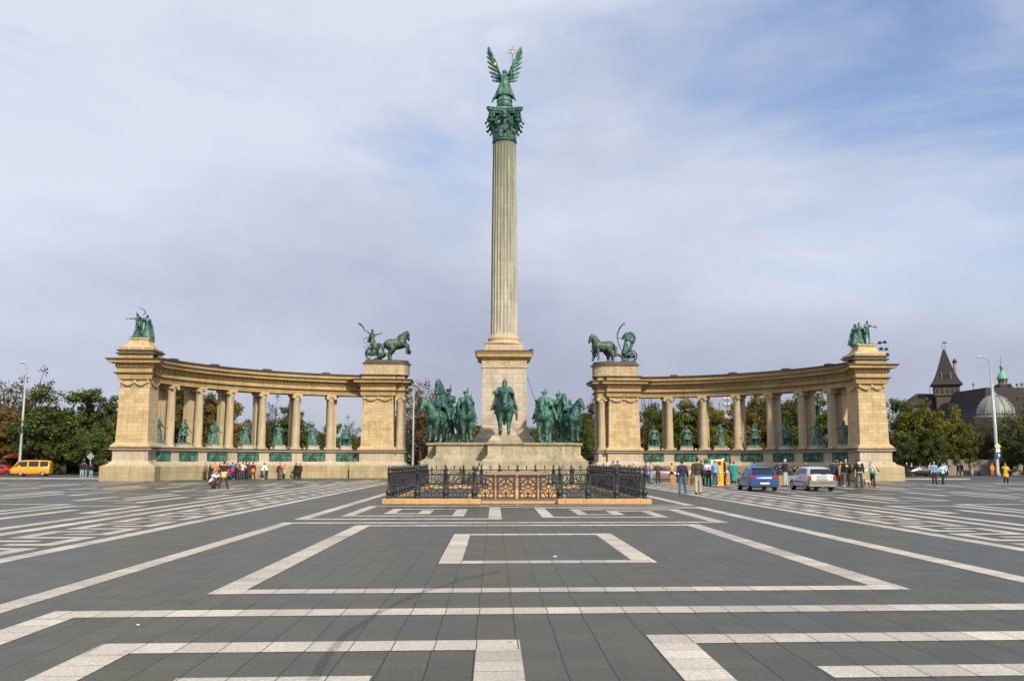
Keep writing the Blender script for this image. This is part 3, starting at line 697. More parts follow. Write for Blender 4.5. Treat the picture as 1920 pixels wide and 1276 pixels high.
# ------------------------------------------------------------------ figures
def rad(d): return math.radians(d)
def sag(ang, ln):     # vector in the sagittal plane: 0 = down, positive = forward (-Y)
    return Vector((0, -math.sin(rad(ang))*ln, -math.cos(rad(ang))*ln))
def skel(h=1.75, lean=0, legs=((0, 0, 3), (0, 0, 3)), arms=((5, 8, 12), (5, 8, 12)), nod=0, seat=None, side_lean=0, wide=1.0):
    s = h/1.75; J = {'s': s, 'w': wide}
    hip = Vector((0, 0, .92)); J['pel'] = hip
    R = Matrix.Rotation(rad(lean), 3, 'X') @ Matrix.Rotation(rad(side_lean), 3, 'Y')
    def tors(v): return hip+R @ (Vector(v)-hip)
    J['belly'] = tors((0, 0, 1.06)); J['chest'] = tors((0, 0, 1.28)); J['neck'] = tors((0, .0, 1.46))
    J['head'] = J['neck']+(R @ Matrix.Rotation(rad(nod), 3, 'X')) @ Vector((0, -.02, .16)); J['R'] = R @ Matrix.Rotation(rad(nod), 3, 'X')
    for k, sx in ((0, -1), (1, 1)):
        f, kn, ab = legs[k]; a = Vector((sx*.09, 0, .90)); T = Matrix.Rotation(-sx*rad(ab), 3, 'Y')
        b = a+T @ sag(f, .42); c = b+T @ sag(f-kn, .42); J['h%d' % k] = a; J['k%d' % k] = b; J['a%d' % k] = c
        J['t%d' % k] = c+Vector((sx*.02, -.17, -.035)) if seat is None else c+Vector((sx*.03, -.15, -.06))
        p, ab, el = arms[k][:3]; inw = arms[k][3] if len(arms[k]) > 3 else 0
        sh = tors((sx*.19*wide, 0, 1.40)); T = Matrix.Rotation(-sx*rad(ab), 3, 'Y')
        e = sh+T @ sag(p, .29); T2 = Matrix.Rotation(-sx*rad(ab-inw), 3, 'Y'); w = e+T2 @ sag(p+el, .25); d = (w-e).normalized()
        J['s%d' % k] = sh; J['e%d' % k] = e; J['w%d' % k] = w; J['f%d' % k] = w+d*.08; J['d%d' % k] = d
    dz = (.075-min(J['a0'].z, J['a1'].z)) if seat is None else seat-.90
    for k, v in list(J.items()):
        if isinstance(v, Vector) and k[0] != 'd': J[k] = (v+Vector((0, 0, dz)))*s
    return J
def body(mb, J, inf=0, hands=True, parts='all'):
    s = J['s']; w = J['w']; R = J['R']
    def C(a, b, r0, r1): mb.caps(J[a] if isinstance(a, str) else a, J[b] if isinstance(b, str) else b, (r0+inf)*s, (r1+inf)*s)
    def E(c, r, Q=R): mb.ell(c, [(q+inf)*s for q in r], Q)
    E(J['pel'], (.165*w, .115, .13)); E(J['belly'], (.145*w, .11, .16)); E(J['chest'], (.18*w, .125, .19))
    for k in (0, 1):
        C('neck', 's%d' % k, .06, .072); C('s%d' % k, 'e%d' % k, .058, .044); C('e%d' % k, 'w%d' % k, .043, .030)
        C('h%d' % k, 'k%d' % k, .088, .058); C('k%d' % k, 'a%d' % k, .058, .040)
        sx = -1 if k == 0 else 1
        C(J['a%d' % k]+Vector((0, .03*s, -.035*s)), 't%d' % k, .038, .034)
        d = J['d%d' % k]; wv = J['w%d' % k]; q = d.orthogonal().normalized(); p = d.cross(q)
        side = Vector((0, 1, 0)) if abs(d.y) < .7 else Vector((1, 0, 0)); side = (side-d*side.dot(d)).normalized(); nrm = d.cross(side)
        mb.ell(wv+d*.05*s, (.040*s, .040*s, .050*s))
        for j in range(4):
            o = wv+d*.07*s+side*(-.028+.019*j)*s; L = (.075, .085, .08, .062)[j]*s; m = o+d*L*.55; mb.caps(o, m, .0115*s, .0105*s, 7); mb.caps(m, m+(d+nrm*.6*(-sx)).normalized()*L*.5, .0105*s, .009*s, 7)
        o = wv+d*.03*s-side*.034*s; mb.caps(o, o+(d-side*.8).normalized()*.06*s, .012*s, .010*s, 7)
    C('chest', 'neck', .09, .06); mb.caps(J['neck'], J['head'], .055*s, .055*s)
    H = J['head']+R @ Vector((0, 0, .035*s)); mb.ell(H, (.076*s, .095*s, .115*s), R); mb.ell(H+R @ Vector((0, -.03*s, -.055*s)), (.055*s, .062*s, .06*s), R)
    mb.caps(H+R @ Vector((0, -.09*s, .0)), H+R @ Vector((0, -.108*s, -.03*s)), .010*s, .015*s, 6)
    mb.ell(H+R @ Vector((0, -.085*s, -.06*s)), (.026*s, .014*s, .010*s), R, 6, 5)
    for sx in (-1, 1):
        mb.ell(H+R @ Vector((sx*.078*s, .005*s, -.01*s)), (.012*s, .022*s, .03*s), R, 6, 5); mb.ell(H+R @ Vector((sx*.03*s, -.088*s, .012*s)), (.014*s, .010*s, .008*s), R, 6, 5)
    J['H'] = H
    return mb
def cloth_top(J, length=.0, sleeve=1, inf=.022, flare=1.0):
    mb = MB(); s = J['s']; w = J['w']; R = J['R']
    def C(a, b, r0, r1): mb.caps(J[a], J[b], r0*s, r1*s)
    T = J['pel'] if length <= 0 else J['pel']+Vector((0, 0, 0))
    mb.ell(J['chest'], ((.18*w+inf)*s, (.125+inf)*s, .20*s), None); mb.ell(J['belly'], ((.152*w+inf)*s, (.118+inf)*s, .18*s)); mb.ell(J['pel']+Vector((0, 0, .02*s)), ((.17*w+inf)*s, (.12+inf)*s, .12*s))
    for k in (0, 1):
        C('neck', 's%d' % k, .07, .085); C('s%d' % k, 'e%d' % k, .058+inf, .046+inf)
        if sleeve: mb.caps(J['e%d' % k], J['w%d' % k].lerp(J['e%d' % k], .06), (.044+inf)*s, (.034+inf*.8)*s)
    mb.caps(J['chest'], J['neck'], .10*s, .075*s)
    if length > 0:
        for i in range(12):
            a = 2*PI*i/12; u = Vector((math.cos(a)*.13*w, math.sin(a)*.09, 0)); v = Vector((math.cos(a)*.19*w*flare, math.sin(a)*.15*flare, -length))
            mb.caps(J['pel']+u*s, J['pel']+v*s, .07*s, .055*s, 8)
        mb.caps(J['pel'], J['pel']+Vector((0, 0, -length*.95*s)), .14*s, .17*s*flare)
    return mb
def cloth_bottom(J, short=False, wide=1.0, inf=.018):
    mb = MB(); s = J['s']; mb.ell(J['pel'], ((.168*J['w']+inf)*s, (.118+inf)*s, .13*s))
    for k in (0, 1):
        mb.caps(J['h%d' % k], J['k%d' % k], (.090+inf)*s, (.062+inf)*s)
        if not short: mb.caps(J['k%d' % k], J['a%d' % k].lerp(J['k%d' % k], .04), (.060+inf)*s*wide, (.050+inf)*s*wide)
        mb.caps(J['h0'], J['h1'], .10*s, .10*s)
    return mb
M_skin = pmat('skin', (.46, .27, .19), .6, 0, .08, 8)
def cmat(c, rough=.85): return pmat('cloth_%d_%d_%d' % tuple(int(q*100) for q in c), c, rough, 0, .22, 14, .3)
def person(x, y, label, face=0, h=1.72, top=(.02, .02, .03), bot=(.03, .03, .05), hair=(.03, .02, .015), tlen=0, tflare=1.0, short=False, hat=None, longhair=False, shoes=(.02, .02, .02),
           backpack=None, skirt=None, group=None, apron=None, px=True, band=None, fine=.024, legwide=1.0, **pose):
    p = gnd(x, y) if px else Vector((x, y, gz(y)))
    J = skel(h, **pose); s = J['s']
    o = blob('person', body(MB(), J), fine, M_skin, None, 1)
    o.location = (p.x, p.y, p.z+.002); o.rotation_euler = (0, 0, rad(face)); tag(o, label, 'person', group)
    blob('jacket' if tlen < .3 else 'coat', cloth_top(J, tlen, 1, flare=tflare), .028, cmat(top), o, 2)
    blob('trousers', cloth_bottom(J, short, legwide), .026, cmat(bot), o, 1)
    if skirt:
        mb = MB()
        for i in range(14):
            a = 2*PI*i/14; mb.caps(J['pel']+Vector((math.cos(a)*.13, math.sin(a)*.10, .03))*s, J['pel']+Vector((math.cos(a)*.25, math.sin(a)*.2, -.36))*s, .06*s, .05*s, 8)
        mb.caps(J['pel'], J['pel']+Vector((0, 0, -.3*s)), .15*s, .2*s); blob('skirt', mb, .03, cmat(skirt), o, 2)
    if band:
        mb = MB(); mb.ell(J['pel']+Vector((0, 0, .10*s)), (.225*s, .175*s, .13*s)); mb.ell(J['pel']+Vector((0, .06, -.08*s)), (.20*s, .15*s, .18*s)); blob('tied_jacket', mb, .03, cmat(band), o, 1)
    H = J['H']; R = J['R']; mb = MB(); mb.ell(H+R @ Vector((0, .018*s, .022*s)), (.088*s, .10*s, .112*s), R)
    cut = MB(); 
    if longhair: mb.caps(H+R @ Vector((0, .06*s, 0)), H+R @ Vector((0, .08*s, -.2*s)), .075*s, .06*s)
    if hat:
        mh = MB(); mh.ell(H+R @ Vector((0, 0, .07*s)), (.095*s, .11*s, .075*s), R); mh.ell(H+R @ Vector((0, -.06*s, .055*s)), (.08*s, .10*s, .018*s), R); blob('hat', mh, .02, cmat(hat), o, 1)
    hb = MB()
    hb.ell(H+R @ Vector((0, .028*s, .028*s)), (.084*s, .088*s, .105*s), R)
    if longhair: hb.caps(H+R @ Vector((0, .06*s, 0)), H+R @ Vector((0, .08*s, -.2*s)), .07*s, .055*s)
    if hair: blob('hair', hb, .02, cmat(hair), o, 1)
    for k in (0, 1):
        sh = MB(); sh.caps(J['a%d' % k]+Vector((0, .04, -.03))*s, J['t%d' % k]+Vector((0, -.02, 0)), .046*s, .042*s, 8); blob('shoe', sh, .018, cmat(shoes, .5), o, 0)
    if backpack:
        mb = MB(); c = J['chest']+R @ Vector((0, .21*s, -.04*s)); mb.ell(c, (.16*s, .11*s, .22*s), R); mb.ell(c+R @ Vector((0, .08*s, -.08*s)), (.12*s, .06*s, .10*s), R)
        for sx in (-1, 1): mb.path([J['s%d' % (sx > 0)]+Vector((-.03*sx, .08, .06)), J['s%d' % (sx > 0)]+Vector((-.05*sx, -.06, .06)), J['chest']+Vector((sx*.12, -.15, -.05)), J['chest']+Vector((sx*.14, .1, -.16))], .02, 6)
        blob('backpack', mb, .024, cmat(backpack), o, 1)
    return o
# ---- horse in bronze
def horse(mb, M, pitch=0, neck=(35, .95), head=60, fl=((0, 0), (0, 0)), hl=((25, 55, 35), (25, 55, 35)), nl=1.0, tail=1, mane=1, turn=0, fat=1.06):
    def V(x, f, z): return M @ Vector((x, -f, z))
    P = rad(pitch); hx, hz = -.55, 1.28
    def B(f, z): df, dz = f-hx, z-hz; return (hx+df*math.cos(P)-dz*math.sin(P), hz+df*math.sin(P)+dz*math.cos(P))
    sc = M.to_scale().x
    def cap(a, b, r0, r1): mb.caps(a, b, r0*sc*fat, r1*sc*fat, 12)
    def ch(pts, rs): 
        for i in range(len(pts)-1): cap(pts[i], pts[i+1], rs[i], rs[i+1])
    ru, mi, co = B(-.52, 1.30), B(0, 1.22), B(.48, 1.26)
    ch([V(0, *ru), V(0, *mi), V(0, *co)], [.36, .35, .37])
    for sx in (-1, 1):
        cap(V(sx*.12, *B(-.60, 1.30)), V(sx*.13, *B(-.48, 1.1)), .22, .2); cap(V(sx*.1, *B(.5, 1.3)), V(sx*.13, *B(.55, 1.08)), .22, .18)
    n0 = B(.58, 1.42); na = rad(neck[0]); L = neck[1]*nl; st = rad(turn)
    pts = []
    for i in range(5):
        t = i/4; a = na+P*.5+(1-t)*.25; pts.append((n0[0]+L*t*math.sin(PI/2-a)*(1-.15*t), n0[1]+L*t*math.sin(a)+.06*math.sin(PI*t)))
    def tw(f, z, x=0):
        d = max(0, f-n0[0]); return V(x+d*math.sin(st), n0[0]+(f-n0[0])*math.cos(st) if f > n0[0] else f, z)
    ch([tw(*p) for p in pts], [.29, .24, .19, .155, .13])
    po = pts[-1]; ha = rad(head); mz = (po[0]+.50*math.cos(ha), po[1]-.50*math.sin(ha)); md = ((po[0]+mz[0])/2, (po[1]+mz[1])/2)
    cap(tw(po[0], po[1]), tw(*md), .135, .105); cap(tw(*md), tw(*mz), .10, .07); cap(tw(po[0]+.02, po[1]-.1), tw(md[0]-.02, md[1]-.06), .11, .08)
    cap(tw(*mz), tw(mz[0]-.01, mz[1]-.03), .075, .06)
    for sx in (-1, 1): cap(tw(po[0]-.02, po[1]+.08, sx*.07), tw(po[0]+.01, po[1]+.24, sx*.09), .035, .012)
    if mane:
        for i in range(14):
            t = i/13; q = pts[min(3, int(t*4))]; q2 = pts[min(4, int(t*4)+1)]; u = t*4-int(min(t*4, 3.999)); f = q[0]+(q2[0]-q[0])*min(u, 1); z = q[1]+(q2[1]-q[1])*min(u, 1)
            r = .27-.15*t; cap(tw(f-r*.75, z+r*.8), tw(f-r*.75-.16*mane, z+r*.5-.16, .10*(1 if i % 2 else -1)), .055, .025)
        cap(tw(po[0]+.05, po[1]+.12), tw(po[0]+.2, po[1]-.05), .05, .02)
    for k, sx in ((0, -1), (1, 1)):
        a, kn = fl[k]; s0 = B(.52, 1.12); x = sx*.17
        def go(p, ang, ln): return (p[0]+math.sin(rad(ang))*ln, p[1]-math.cos(rad(ang))*ln)
        e = go(s0, a, .50); c = go(e, a-kn, .40); h = go(c, a-kn+8, .13)
        ch([V(x, *s0), V(x, *e), V(x, *c), V(x, *h)], [.17, .10, .064, .068]); cap(V(x, *h), V(x, h[0]+.05, h[1]-.02), .07, .075); cap(V(x, *e), V(x, *e), .085, .085)
        a, kn, ck = hl[k]; s0 = B(-.55, 1.22); x = sx*.18
        e = go(s0, a, .42); c = go(e, a-kn, .42); f = go(c, a-kn+ck, .36); h = go(f, a-kn+ck+10, .10)
        ch([V(x, *s0), V(x, *e), V(x, *c), V(x, *f), V(x, *h)], [.25, .18, .095, .064, .068]); cap(V(x, *h), V(x, h[0]+.05, h[1]-.02), .07, .075)
    if tail:
        t0 = B(-.88, 1.42); cap(V(0, *t0), V(0, t0[0]-.16, t0[1]-.25), .08, .10); cap(V(0, t0[0]-.16, t0[1]-.25), V(0, t0[0]-.18*tail, t0[1]-.95), .11, .05)
def xf(mb, M):
    mb.v = [M @ v for v in mb.v]; return mb
def rings_cloak(mb, J, hem=.15, spread=.42, back=.30, top=1.40, n=9, r=.06, side=0):
    s = J['s']
    for i in range(n):
        t = i/(n-1)*2-1; ax = t*.19; a = Vector((ax*s, .10*s, top*s)); b = Vector(((t*spread+side)*s, (back-.12*t*t)*s, hem*s)); m = a.lerp(b, .5)+Vector((0, .04*s, 0))
        rr = r*(1.0 if i % 2 else .72)
        mb.caps(a, m, rr*s, rr*1.1*s, 8); mb.caps(m, b, rr*1.1*s, rr*s, 8)
def robe(mb, J, hem=.06, rx=.30, ry=.24, n=13, top=1.0, r=.05):
    s = J['s']
    mb.caps((0, 0, top*s), (0, 0, (hem+.1)*s), .13*s, .2*s)
    for i in range(n):
        a = 2*PI*i/n; rr = r*(1.1 if i % 2 else .75)
        mb.caps((math.cos(a)*.12*s, math.sin(a)*.09*s, top*s), (math.cos(a)*rx*s, math.sin(a)*ry*s, hem*s), rr*s, rr*1.15*s, 8)
# ---- kings between the columns
KING = [
 ('with outstretched arm', 'long', ((60, 55, 20), (20, 20, 60)), 'tall', None),
 ('short tunic over bare legs and a cloak', 'short', ((10, 12, 60, 20), (10, 15, 20)), 'crown', 'sword'),
 ('wide fur-trimmed mantle and feathered hat', 'long', ((15, 35, 70, 40), (10, 25, 30)), 'plume', None),
 ('draped mantle held across the chest', 'long', ((30, 10, 90, 30), (10, 12, 20)), 'crown', None),
 ('robe flaring to one side, arms folded', 'long', ((40, 10, 95, 50), (40, 10, 95, 50)), 'crown', None),
 ('robe with elbows held out', 'long', ((10, 35, 60, 50), (10, 35, 80, 60)), 'crown', 'sword'),
 ('full mantle reaching the ground', 'short', ((10, 15, 40), (10, 12, 30)), 'tall', 'sword'),
 ('cape spread round armoured legs', 'short', ((10, 15, 30), (10, 15, 30)), 'crown', None),
 ('armour, one foot forward, and a mantle on one arm', 'short', ((20, 30, 60, 30), (5, 20, 20)), 'crown', 'sword'),
 ('slim closed long coat', 'long', ((5, 5, 30), (10, 5, 60, 40)), 'tall', None),
 ('one fist on the hip and sword drawn out sideways', 'short', ((20, 45, 10), (10, 30, 70, 60)), 'plume', 'sword'),
 ('broad cape over knee breeches', 'short', ((10, 20, 60, 50), (10, 25, 30)), 'crown', None),
 ('one arm stretched out to the side', 'long', ((30, 60, 10), (10, 15, 50)), 'crown', None),
 ('dark cloak seen nearly from the side', 'long', ((30, 8, 60), (5, 8, 20)), 'tall', None)]
def king(side, i):
    kd = KING[i if side < 0 else 7+i]
    th = B_TH[i]; a = rad(th); R_ = RC-.12
    x, y = wpos(side, CX+R_*math.cos(a), CY+R_*math.sin(a)); rz = ALPHA+side*(a-PI/2)
    if side > 0 and i == 6: pass
    order = i
    J = skel(2.28, lean=0, legs=((6, 4, 5), (-4, 2, 6)), arms=kd[2], nod=4, wide=1.1)
    mb = body(MB(), J); s = J['s']
    if kd[1] == 'long': robe(mb, J, rx=.31 if 'slim' not in kd[0] else .22, ry=.22); rings_cloak(mb, J, .04, .36 if 'slim' not in kd[0] else .2, .26)
    else:
        robe(mb, J, hem=.62, rx=.24, ry=.19, top=1.05); rings_cloak(mb, J, .06, .44 if 'broad' in kd[0] or 'spread' in kd[0] or 'full' in kd[0] else .34, .30)
        mb.ell((0, 0, 1.28*s), (.24*s, .17*s, .2*s))
    if 'fur' in kd[0] or 'broad' in kd[0] or 'full' in kd[0]: mb.ell((0, 0, 1.36*s), (.30*s, .19*s, .12*s)); mb.ell((0, .03, 1.1*s), (.33*s, .2*s, .3*s))
    H = J['H']
    mb.ell(H+Vector((0, -.07*s, -.11*s)), (.06*s, .05*s, .09*s)); mb.ell(H+Vector((0, .04*s, 0)), (.10*s, .09*s, .12*s))
    if kd[3] == 'crown':
        mb.tube(H+Vector((0, 0, .07*s)), H+Vector((0, 0, .14*s)), .095*s, .11*s, 10)
        for q in range(5): mb.caps(H+Vector((.1*s*math.cos(q*1.257), .1*s*math.sin(q*1.257), .12*s)), H+Vector((.11*s*math.cos(q*1.257), .11*s*math.sin(q*1.257), .19*s)), .022*s, .015*s, 6)
    elif kd[3] == 'plume':
        mb.ell(H+Vector((0, 0, .10*s)), (.14*s, .14*s, .05*s)); mb.caps(H+Vector((.05*s, 0, .1*s)), H+Vector((.13*s, .05*s, .24*s)), .04*s, .02*s, 6)
    else: mb.caps(H+Vector((0, 0, .08*s)), H+Vector((0, 0, .17*s)), .085*s, .05*s, 8)
    mb.ring([(-.42, -.36), (.42, -.36), (.42, .36), (-.42, .36)], [(0, -.0), (0, .10)], bottom=True)
    if kd[4]:
        w = J['f0']; mb.caps(w, (w.x-.05, w.y-.1, .12), .028, .022, 6); mb.caps(w+Vector((-.12, 0, 0)), w+Vector((.12, 0, 0)), .025, .025, 6)
    m = M_bronze if (side < 0) else M_blu
    if side > 0 and i >= 3: m = M_bronze2 if i in (3,) else M_bronze
    if side > 0: order = i
    rel = 'on the left colonnade' if side < 0 else 'on the right colonnade'
    if side < 0: where = ['beside the outer pier', 'in the second bay from the outer pier', 'in the third bay from the outer pier', 'in the middle bay', 'in the third bay from the chariot pier', 'in the second bay from the chariot pier', 'beside the chariot pier'][i]
    else: where = ['beside the outer pier', 'in the second bay from the outer pier', 'in the third bay from the outer pier', 'in the middle bay', 'in the third bay from the chariot pier', 'in the second bay from the chariot pier', 'beside the chariot pier'][i]
    mb.v = [Vector((v.x*1.22, v.y*1.12, v.z*1.02)) for v in mb.v]
    o = blob('king_statue', mb, .036, M_king, None, 1)
    o.location = (x, y, 3.458); o.rotation_euler = (0, 0, rz)
    desc = kd[0]
    tag(o, 'green bronze king, %s %s' % (where, rel), 'statue', 'king statues between the columns')
# right wing: index 0 sits at the outer pier, so the photo's left-to-right order runs backwards
KING[7:] = KING[7:][::-1]
for sd_ in (-1, 1):
    for i in range(7): king(sd_, i)
# ---- groups on the outer piers
def pier_top(side):
    x, y = wpos(side, 35.4, 87.5); return x, y, 13.185
def tall(J, mb, **k): return body(mb, J)
x, y, z = pier_top(-1); g = empty('pier_sculpture', (x, y, z), ALPHA, label='green bronze man swinging a curved scythe beside a draped woman', cat='sculpture', group='bronze groups on the outer piers')
J = skel(2.35, lean=6, legs=((18, 8, 12), (-12, 6, 10)), arms=((35, 80, 10), (100, 30, 60)), nod=5, side_lean=-6, wide=1.1)
mb = body(MB(), J); s = J['s']; rings_cloak(mb, J, .1, .28, .2, 1.3, 7); M_ = Matrix.Translation((-.35, -.15, .12)); xf(mb, M_)
mb.ring([(-1.0, -.75), (1.0, -.75), (1.0, .75), (-1.0, .75)], [(0, 0), (-.1, .14)], bottom=True)
o = blob('man_figure', mb, .04, M_bronze, g, 1)
sc_ = MB(); pts = [Vector((.05, -.3, 2.25)), Vector((.30, -.3, 2.45)), Vector((.22, -.3, 2.66)), Vector((0.0, -.3, 2.84)), Vector((-.32, -.3, 2.98))]
sc_.path(pts, [.04, .045, .045, .035, .015], 7); sc_.build('scythe', M_bronzed, g)
J = skel(2.2, lean=4, arms=((20, 12, 60), (30, 20, 80, 40)), nod=10); mb = body(MB(), J); robe(mb, J, .03, .36, .30, 15); rings_cloak(mb, J, .02, .42, .30, 1.45, 11, side=.12); mb.ell(J['H']+Vector((0, .05, 0)), (.14, .15, .17))
mb.ell((-.25, -.2, 1.75), (.2, .2, .2))
xf(mb, Matrix.Translation((.38, .1, .1))); blob('woman_figure', mb, .04, M_bronze, g, 1)
x, y, z = pier_top(1); g = empty('pier_sculpture', (x, y, z), ALPHA, label='bright green bronze nude man raising a gilt statuette beside two robed figures', cat='sculpture', group='bronze groups on the outer piers')
J = skel(2.3, legs=((2, 4, 6), (-8, 4, 6)), arms=((10, 10, 20), (30, 60, 40)), nod=0, wide=1.05); mb = body(MB(), J); xf(mb, Matrix.Translation((.38, -.2, .12)))
mb.ring([(-1.05, -.75), (1.0, -.75), (1.0, .75), (-1.05, .75)], [(0, 0), (-.1, .14)], bottom=True); rings_cloak(mb, J, .1, .3, .5, 1.2, 7)
blob('man_figure', mb, .038, M_bronze2, g, 1)
gb = MB(); gb.ell((1.13, -.42, 1.65), (.06, .06, .05)); gb.caps((1.13, -.42, 1.68), (1.13, -.42, 1.9), .05, .05, 8); gb.ell((1.13, -.42, 2.0), (.05, .05, .06)); gb.caps((1.13, -.42, 1.88), (1.2, -.44, 2.06), .02, .015, 6)
gb.build('gilt_statuette', M_gold, g)
J = skel(2.2, arms=((20, 12, 60), (30, 10, 90, 40)), nod=14); mb = body(MB(), J); robe(mb, J, .03, .34, .30, 15); rings_cloak(mb, J, .02, .40, .30, 1.4, 11, side=-.1); xf(mb, Matrix.Translation((-.38, .05, .1))); blob('robed_figure', mb, .04, M_bronze, g, 1)
J = skel(2.1, arms=((20, 12, 60), (30, 10, 90, 40)), nod=20); mb = body(MB(), J); robe(mb, J, .03, .34, .30, 15); rings_cloak(mb, J, .02, .34, .30, 1.4, 11, side=-.25); mb.ell(J['H']+Vector((-.03, .05, 0)), (.14, .15, .17)); xf(mb, Matrix.Translation((-.72, .15, .02))); blob('robed_figure', mb, .04, M_bronze, g, 1)
# ---- chariots
def wheel_mb(c, r, rim=.055, n=10):
    mb = MB(); k = 28
    for i in range(k):
        a = 2*PI*i/k; b = 2*PI*(i+1)/k; mb.tube((c[0]+r*math.cos(a), c[1], c[2]+r*math.sin(a)), (c[0]+r*math.cos(b), c[1], c[2]+r*math.sin(b)), rim, rim, 6)
    for i in range(n//2*1):
        a = 2*PI*i/(n//2)+.3; mb.tube((c[0], c[1], c[2]), (c[0]+r*math.cos(a), c[1], c[2]+r*math.sin(a)), .04, .035, 6)
    mb.tube((c[0], c[1]-.12, c[2]), (c[0], c[1]+.12, c[2]), .11, .11, 10)
    return mb
def block_top(side):
    x, y = wpos(side, 13.75, 107.2); return x, y, 13.425
x, y, z = block_top(-1)
g = empty('chariot_sculpture', (x, y, z), ALPHA, label='war chariot with rearing horses and a driver raising a whip', cat='sculpture', group='bronze chariots on the inner piers')
S_ = 1.42
for k, dy in enumerate((-.45, .45)):
    mb = MB(); M = Matrix.Translation((.98, dy, 0)) @ Matrix.Rotation(PI/2, 4, 'Z') @ Matrix.Scale(S_, 4)
    horse(mb, M, pitch=12, neck=(46, .76), fat=1.2, head=74, fl=((62+8*k, 70), (78-6*k, 62)), hl=((48, 78, 30), (30+8*k, 66, 36)), mane=2.2)
    mn = min(v.z for v in mb.v); mb.v = [v-Vector((0, 0, mn)) for v in mb.v]
    blob('horse', mb, .045, M_bronze3 if k == 0 else M_bronzed, g, 1)
for dy in (-.62, .62): wheel_mb((-1.75, dy, .80), .76, .08).build('wheel', M_bronzed, g)
mb = MB()
for i in range(9):
    a = -PI/2+PI*i/8; mb.caps((-1.9+.55*math.cos(a)+.1, .5*math.sin(a), .8), (-1.9+.62*math.cos(a)+.5, .52*math.sin(a), 2.0), .15, .11, 8)
mb.box(-2.5, -.7, -.5, .5, .66, .92); mb.caps((-.9, -.3, .5), (-.3, -.2, .9), .22, .16); mb.caps((-.9, .3, .3), (-.2, .2, .7), .2, .12); mb.caps((-1.4, 0, .7), (.2, 0, .95), .06, .05, 8)
blob('chariot_body', mb, .045, M_bronze3, g, 1)
J = skel(2.85, lean=-6, legs=((20, 20, 8), (-20, 6, 8)), arms=((-125, 12, 10), (95, 8, 8)), nod=-4, wide=1.5)
mb = body(MB(), J); H = J['H']; mb.ell(H+Vector((0, .01, .09)), (.12, .15, .12)); mb.caps(H+Vector((0, .08, .18)), H+Vector((0, -.12, .24)), .04, .03, 6)
rings_cloak(mb, J, .85, .22, .4, 1.38, 7); robe(mb, J, .6, .24, .2, 11); MW = Matrix.Translation((-1.72, 0, .9)) @ Matrix.Rotation(rad(62), 4, 'Z'); HW = MW @ J['f0']; xf(mb, MW)
blob('charioteer', mb, .038, M_bronze3, g, 1)
mb = MB(); mb.path([HW, HW+Vector((-.12, 0, .3)), HW+Vector((-.38, 0, .62)), HW+Vector((-.72, 0, .85))], [.05, .07, .09, .11], 8).build('whip', M_bronzed, g)
mb = MB(); mb.path([(-2.3, -.1, 2.75), (-2.65, -.1, 2.7), (-2.85, -.1, 2.55)], [.06, .05, .02], 6).path([(-2.85, -.1, 2.55), (-2.7, 0, 2.1), (-2.0, 0, 1.6), (-2.6, 0, 1.75), (-2.85, 0, 1.65), (-2.6, 0, 1.45), (-2.1, 0, 1.4)], .025, 5).build('streamer', M_bronze3, g)
# peace chariot, facing left
x, y, z = block_top(1)
g = empty('chariot_sculpture', (x, y, z), ALPHA, label='peace chariot with walking horses and a woman under a billowing cloak with a palm branch', cat='sculpture', group='bronze chariots on the inner piers')
for k, dy in enumerate((-.45, .45)):
    mb = MB(); M = Matrix.Translation((-1.35, dy, 0)) @ Matrix.Rotation(-PI/2, 4, 'Z') @ Matrix.Scale(S_, 4)
    horse(mb, M, pitch=2, neck=(56, .78), fat=1.15, head=66, fl=((55-30*k, 95-70*k), (-4+20*k, 4)), hl=((35, 60, 25), (4, 45, 40)), mane=1.3)
    mn = min(v.z for v in mb.v); mb.v = [v-Vector((0, 0, mn)) for v in mb.v]
    blob('horse', mb, .045, M_bronze3 if k == 0 else M_bronze, g, 1)
for dy in (-.62, .62): wheel_mb((1.95, dy, .74), .68, .08).build('wheel', M_bronzed, g)
mb = MB(); mb.caps((1.0, 0, .75), (2.3, 0, .85), .22, .28); mb.caps((1.0, 0, .75), (.35, 0, 1.05), .2, .08); mb.caps((.45, 0, 1.0), (.25, 0, 1.5), .06, .03); mb.box(1.2, 2.4, -.5, .5, .78, .95); mb.box(.95, 1.15, -.45, .45, .0, .6); mb.caps((1.1, 0, .7), (-.6, 0, .95), .06, .05)
for i in range(7): a = -PI/2+PI*i/6; mb.caps((1.35-.3*math.cos(a), .45*math.sin(a), .9), (1.2-.3*math.cos(a), .45*math.sin(a), 1.25), .07, .06, 8)
blob('chariot_body', mb, .045, M_bronze3, g, 1)
J = skel(2.6, lean=-4, arms=((85, 5, 8), (40, 40, 50)), nod=0); mb = body(MB(), J); robe(mb, J, .02, .30, .28, 13); H = J['H']; mb.ell(H+Vector((0, .05, .03)), (.12, .14, .13)); mb.ell(H+Vector((0, 0, .16)), (.05, .05, .04))
for i in range(12):
    a = rad(-15+i*17); c = Vector((0, .42, 1.95)); p = c+Vector((0, math.cos(a)*.62, math.sin(a)*.72)); mb.caps(p+Vector((-.4, 0, 0)), p+Vector((.4, 0, 0)), .15, .15, 8); mb.caps(p+Vector((.3, 0, 0)), c+Vector((.25, .2, -.3)), .15, .2, 8)
mb.caps((0, .95, 1.7), (0, .5, .7), .2, .2)
xf(mb, Matrix.Translation((1.42, 0, .92)) @ Matrix.Rotation(rad(-80), 4, 'Z')); blob('robed_woman', mb, .04, M_bronze, g, 1)
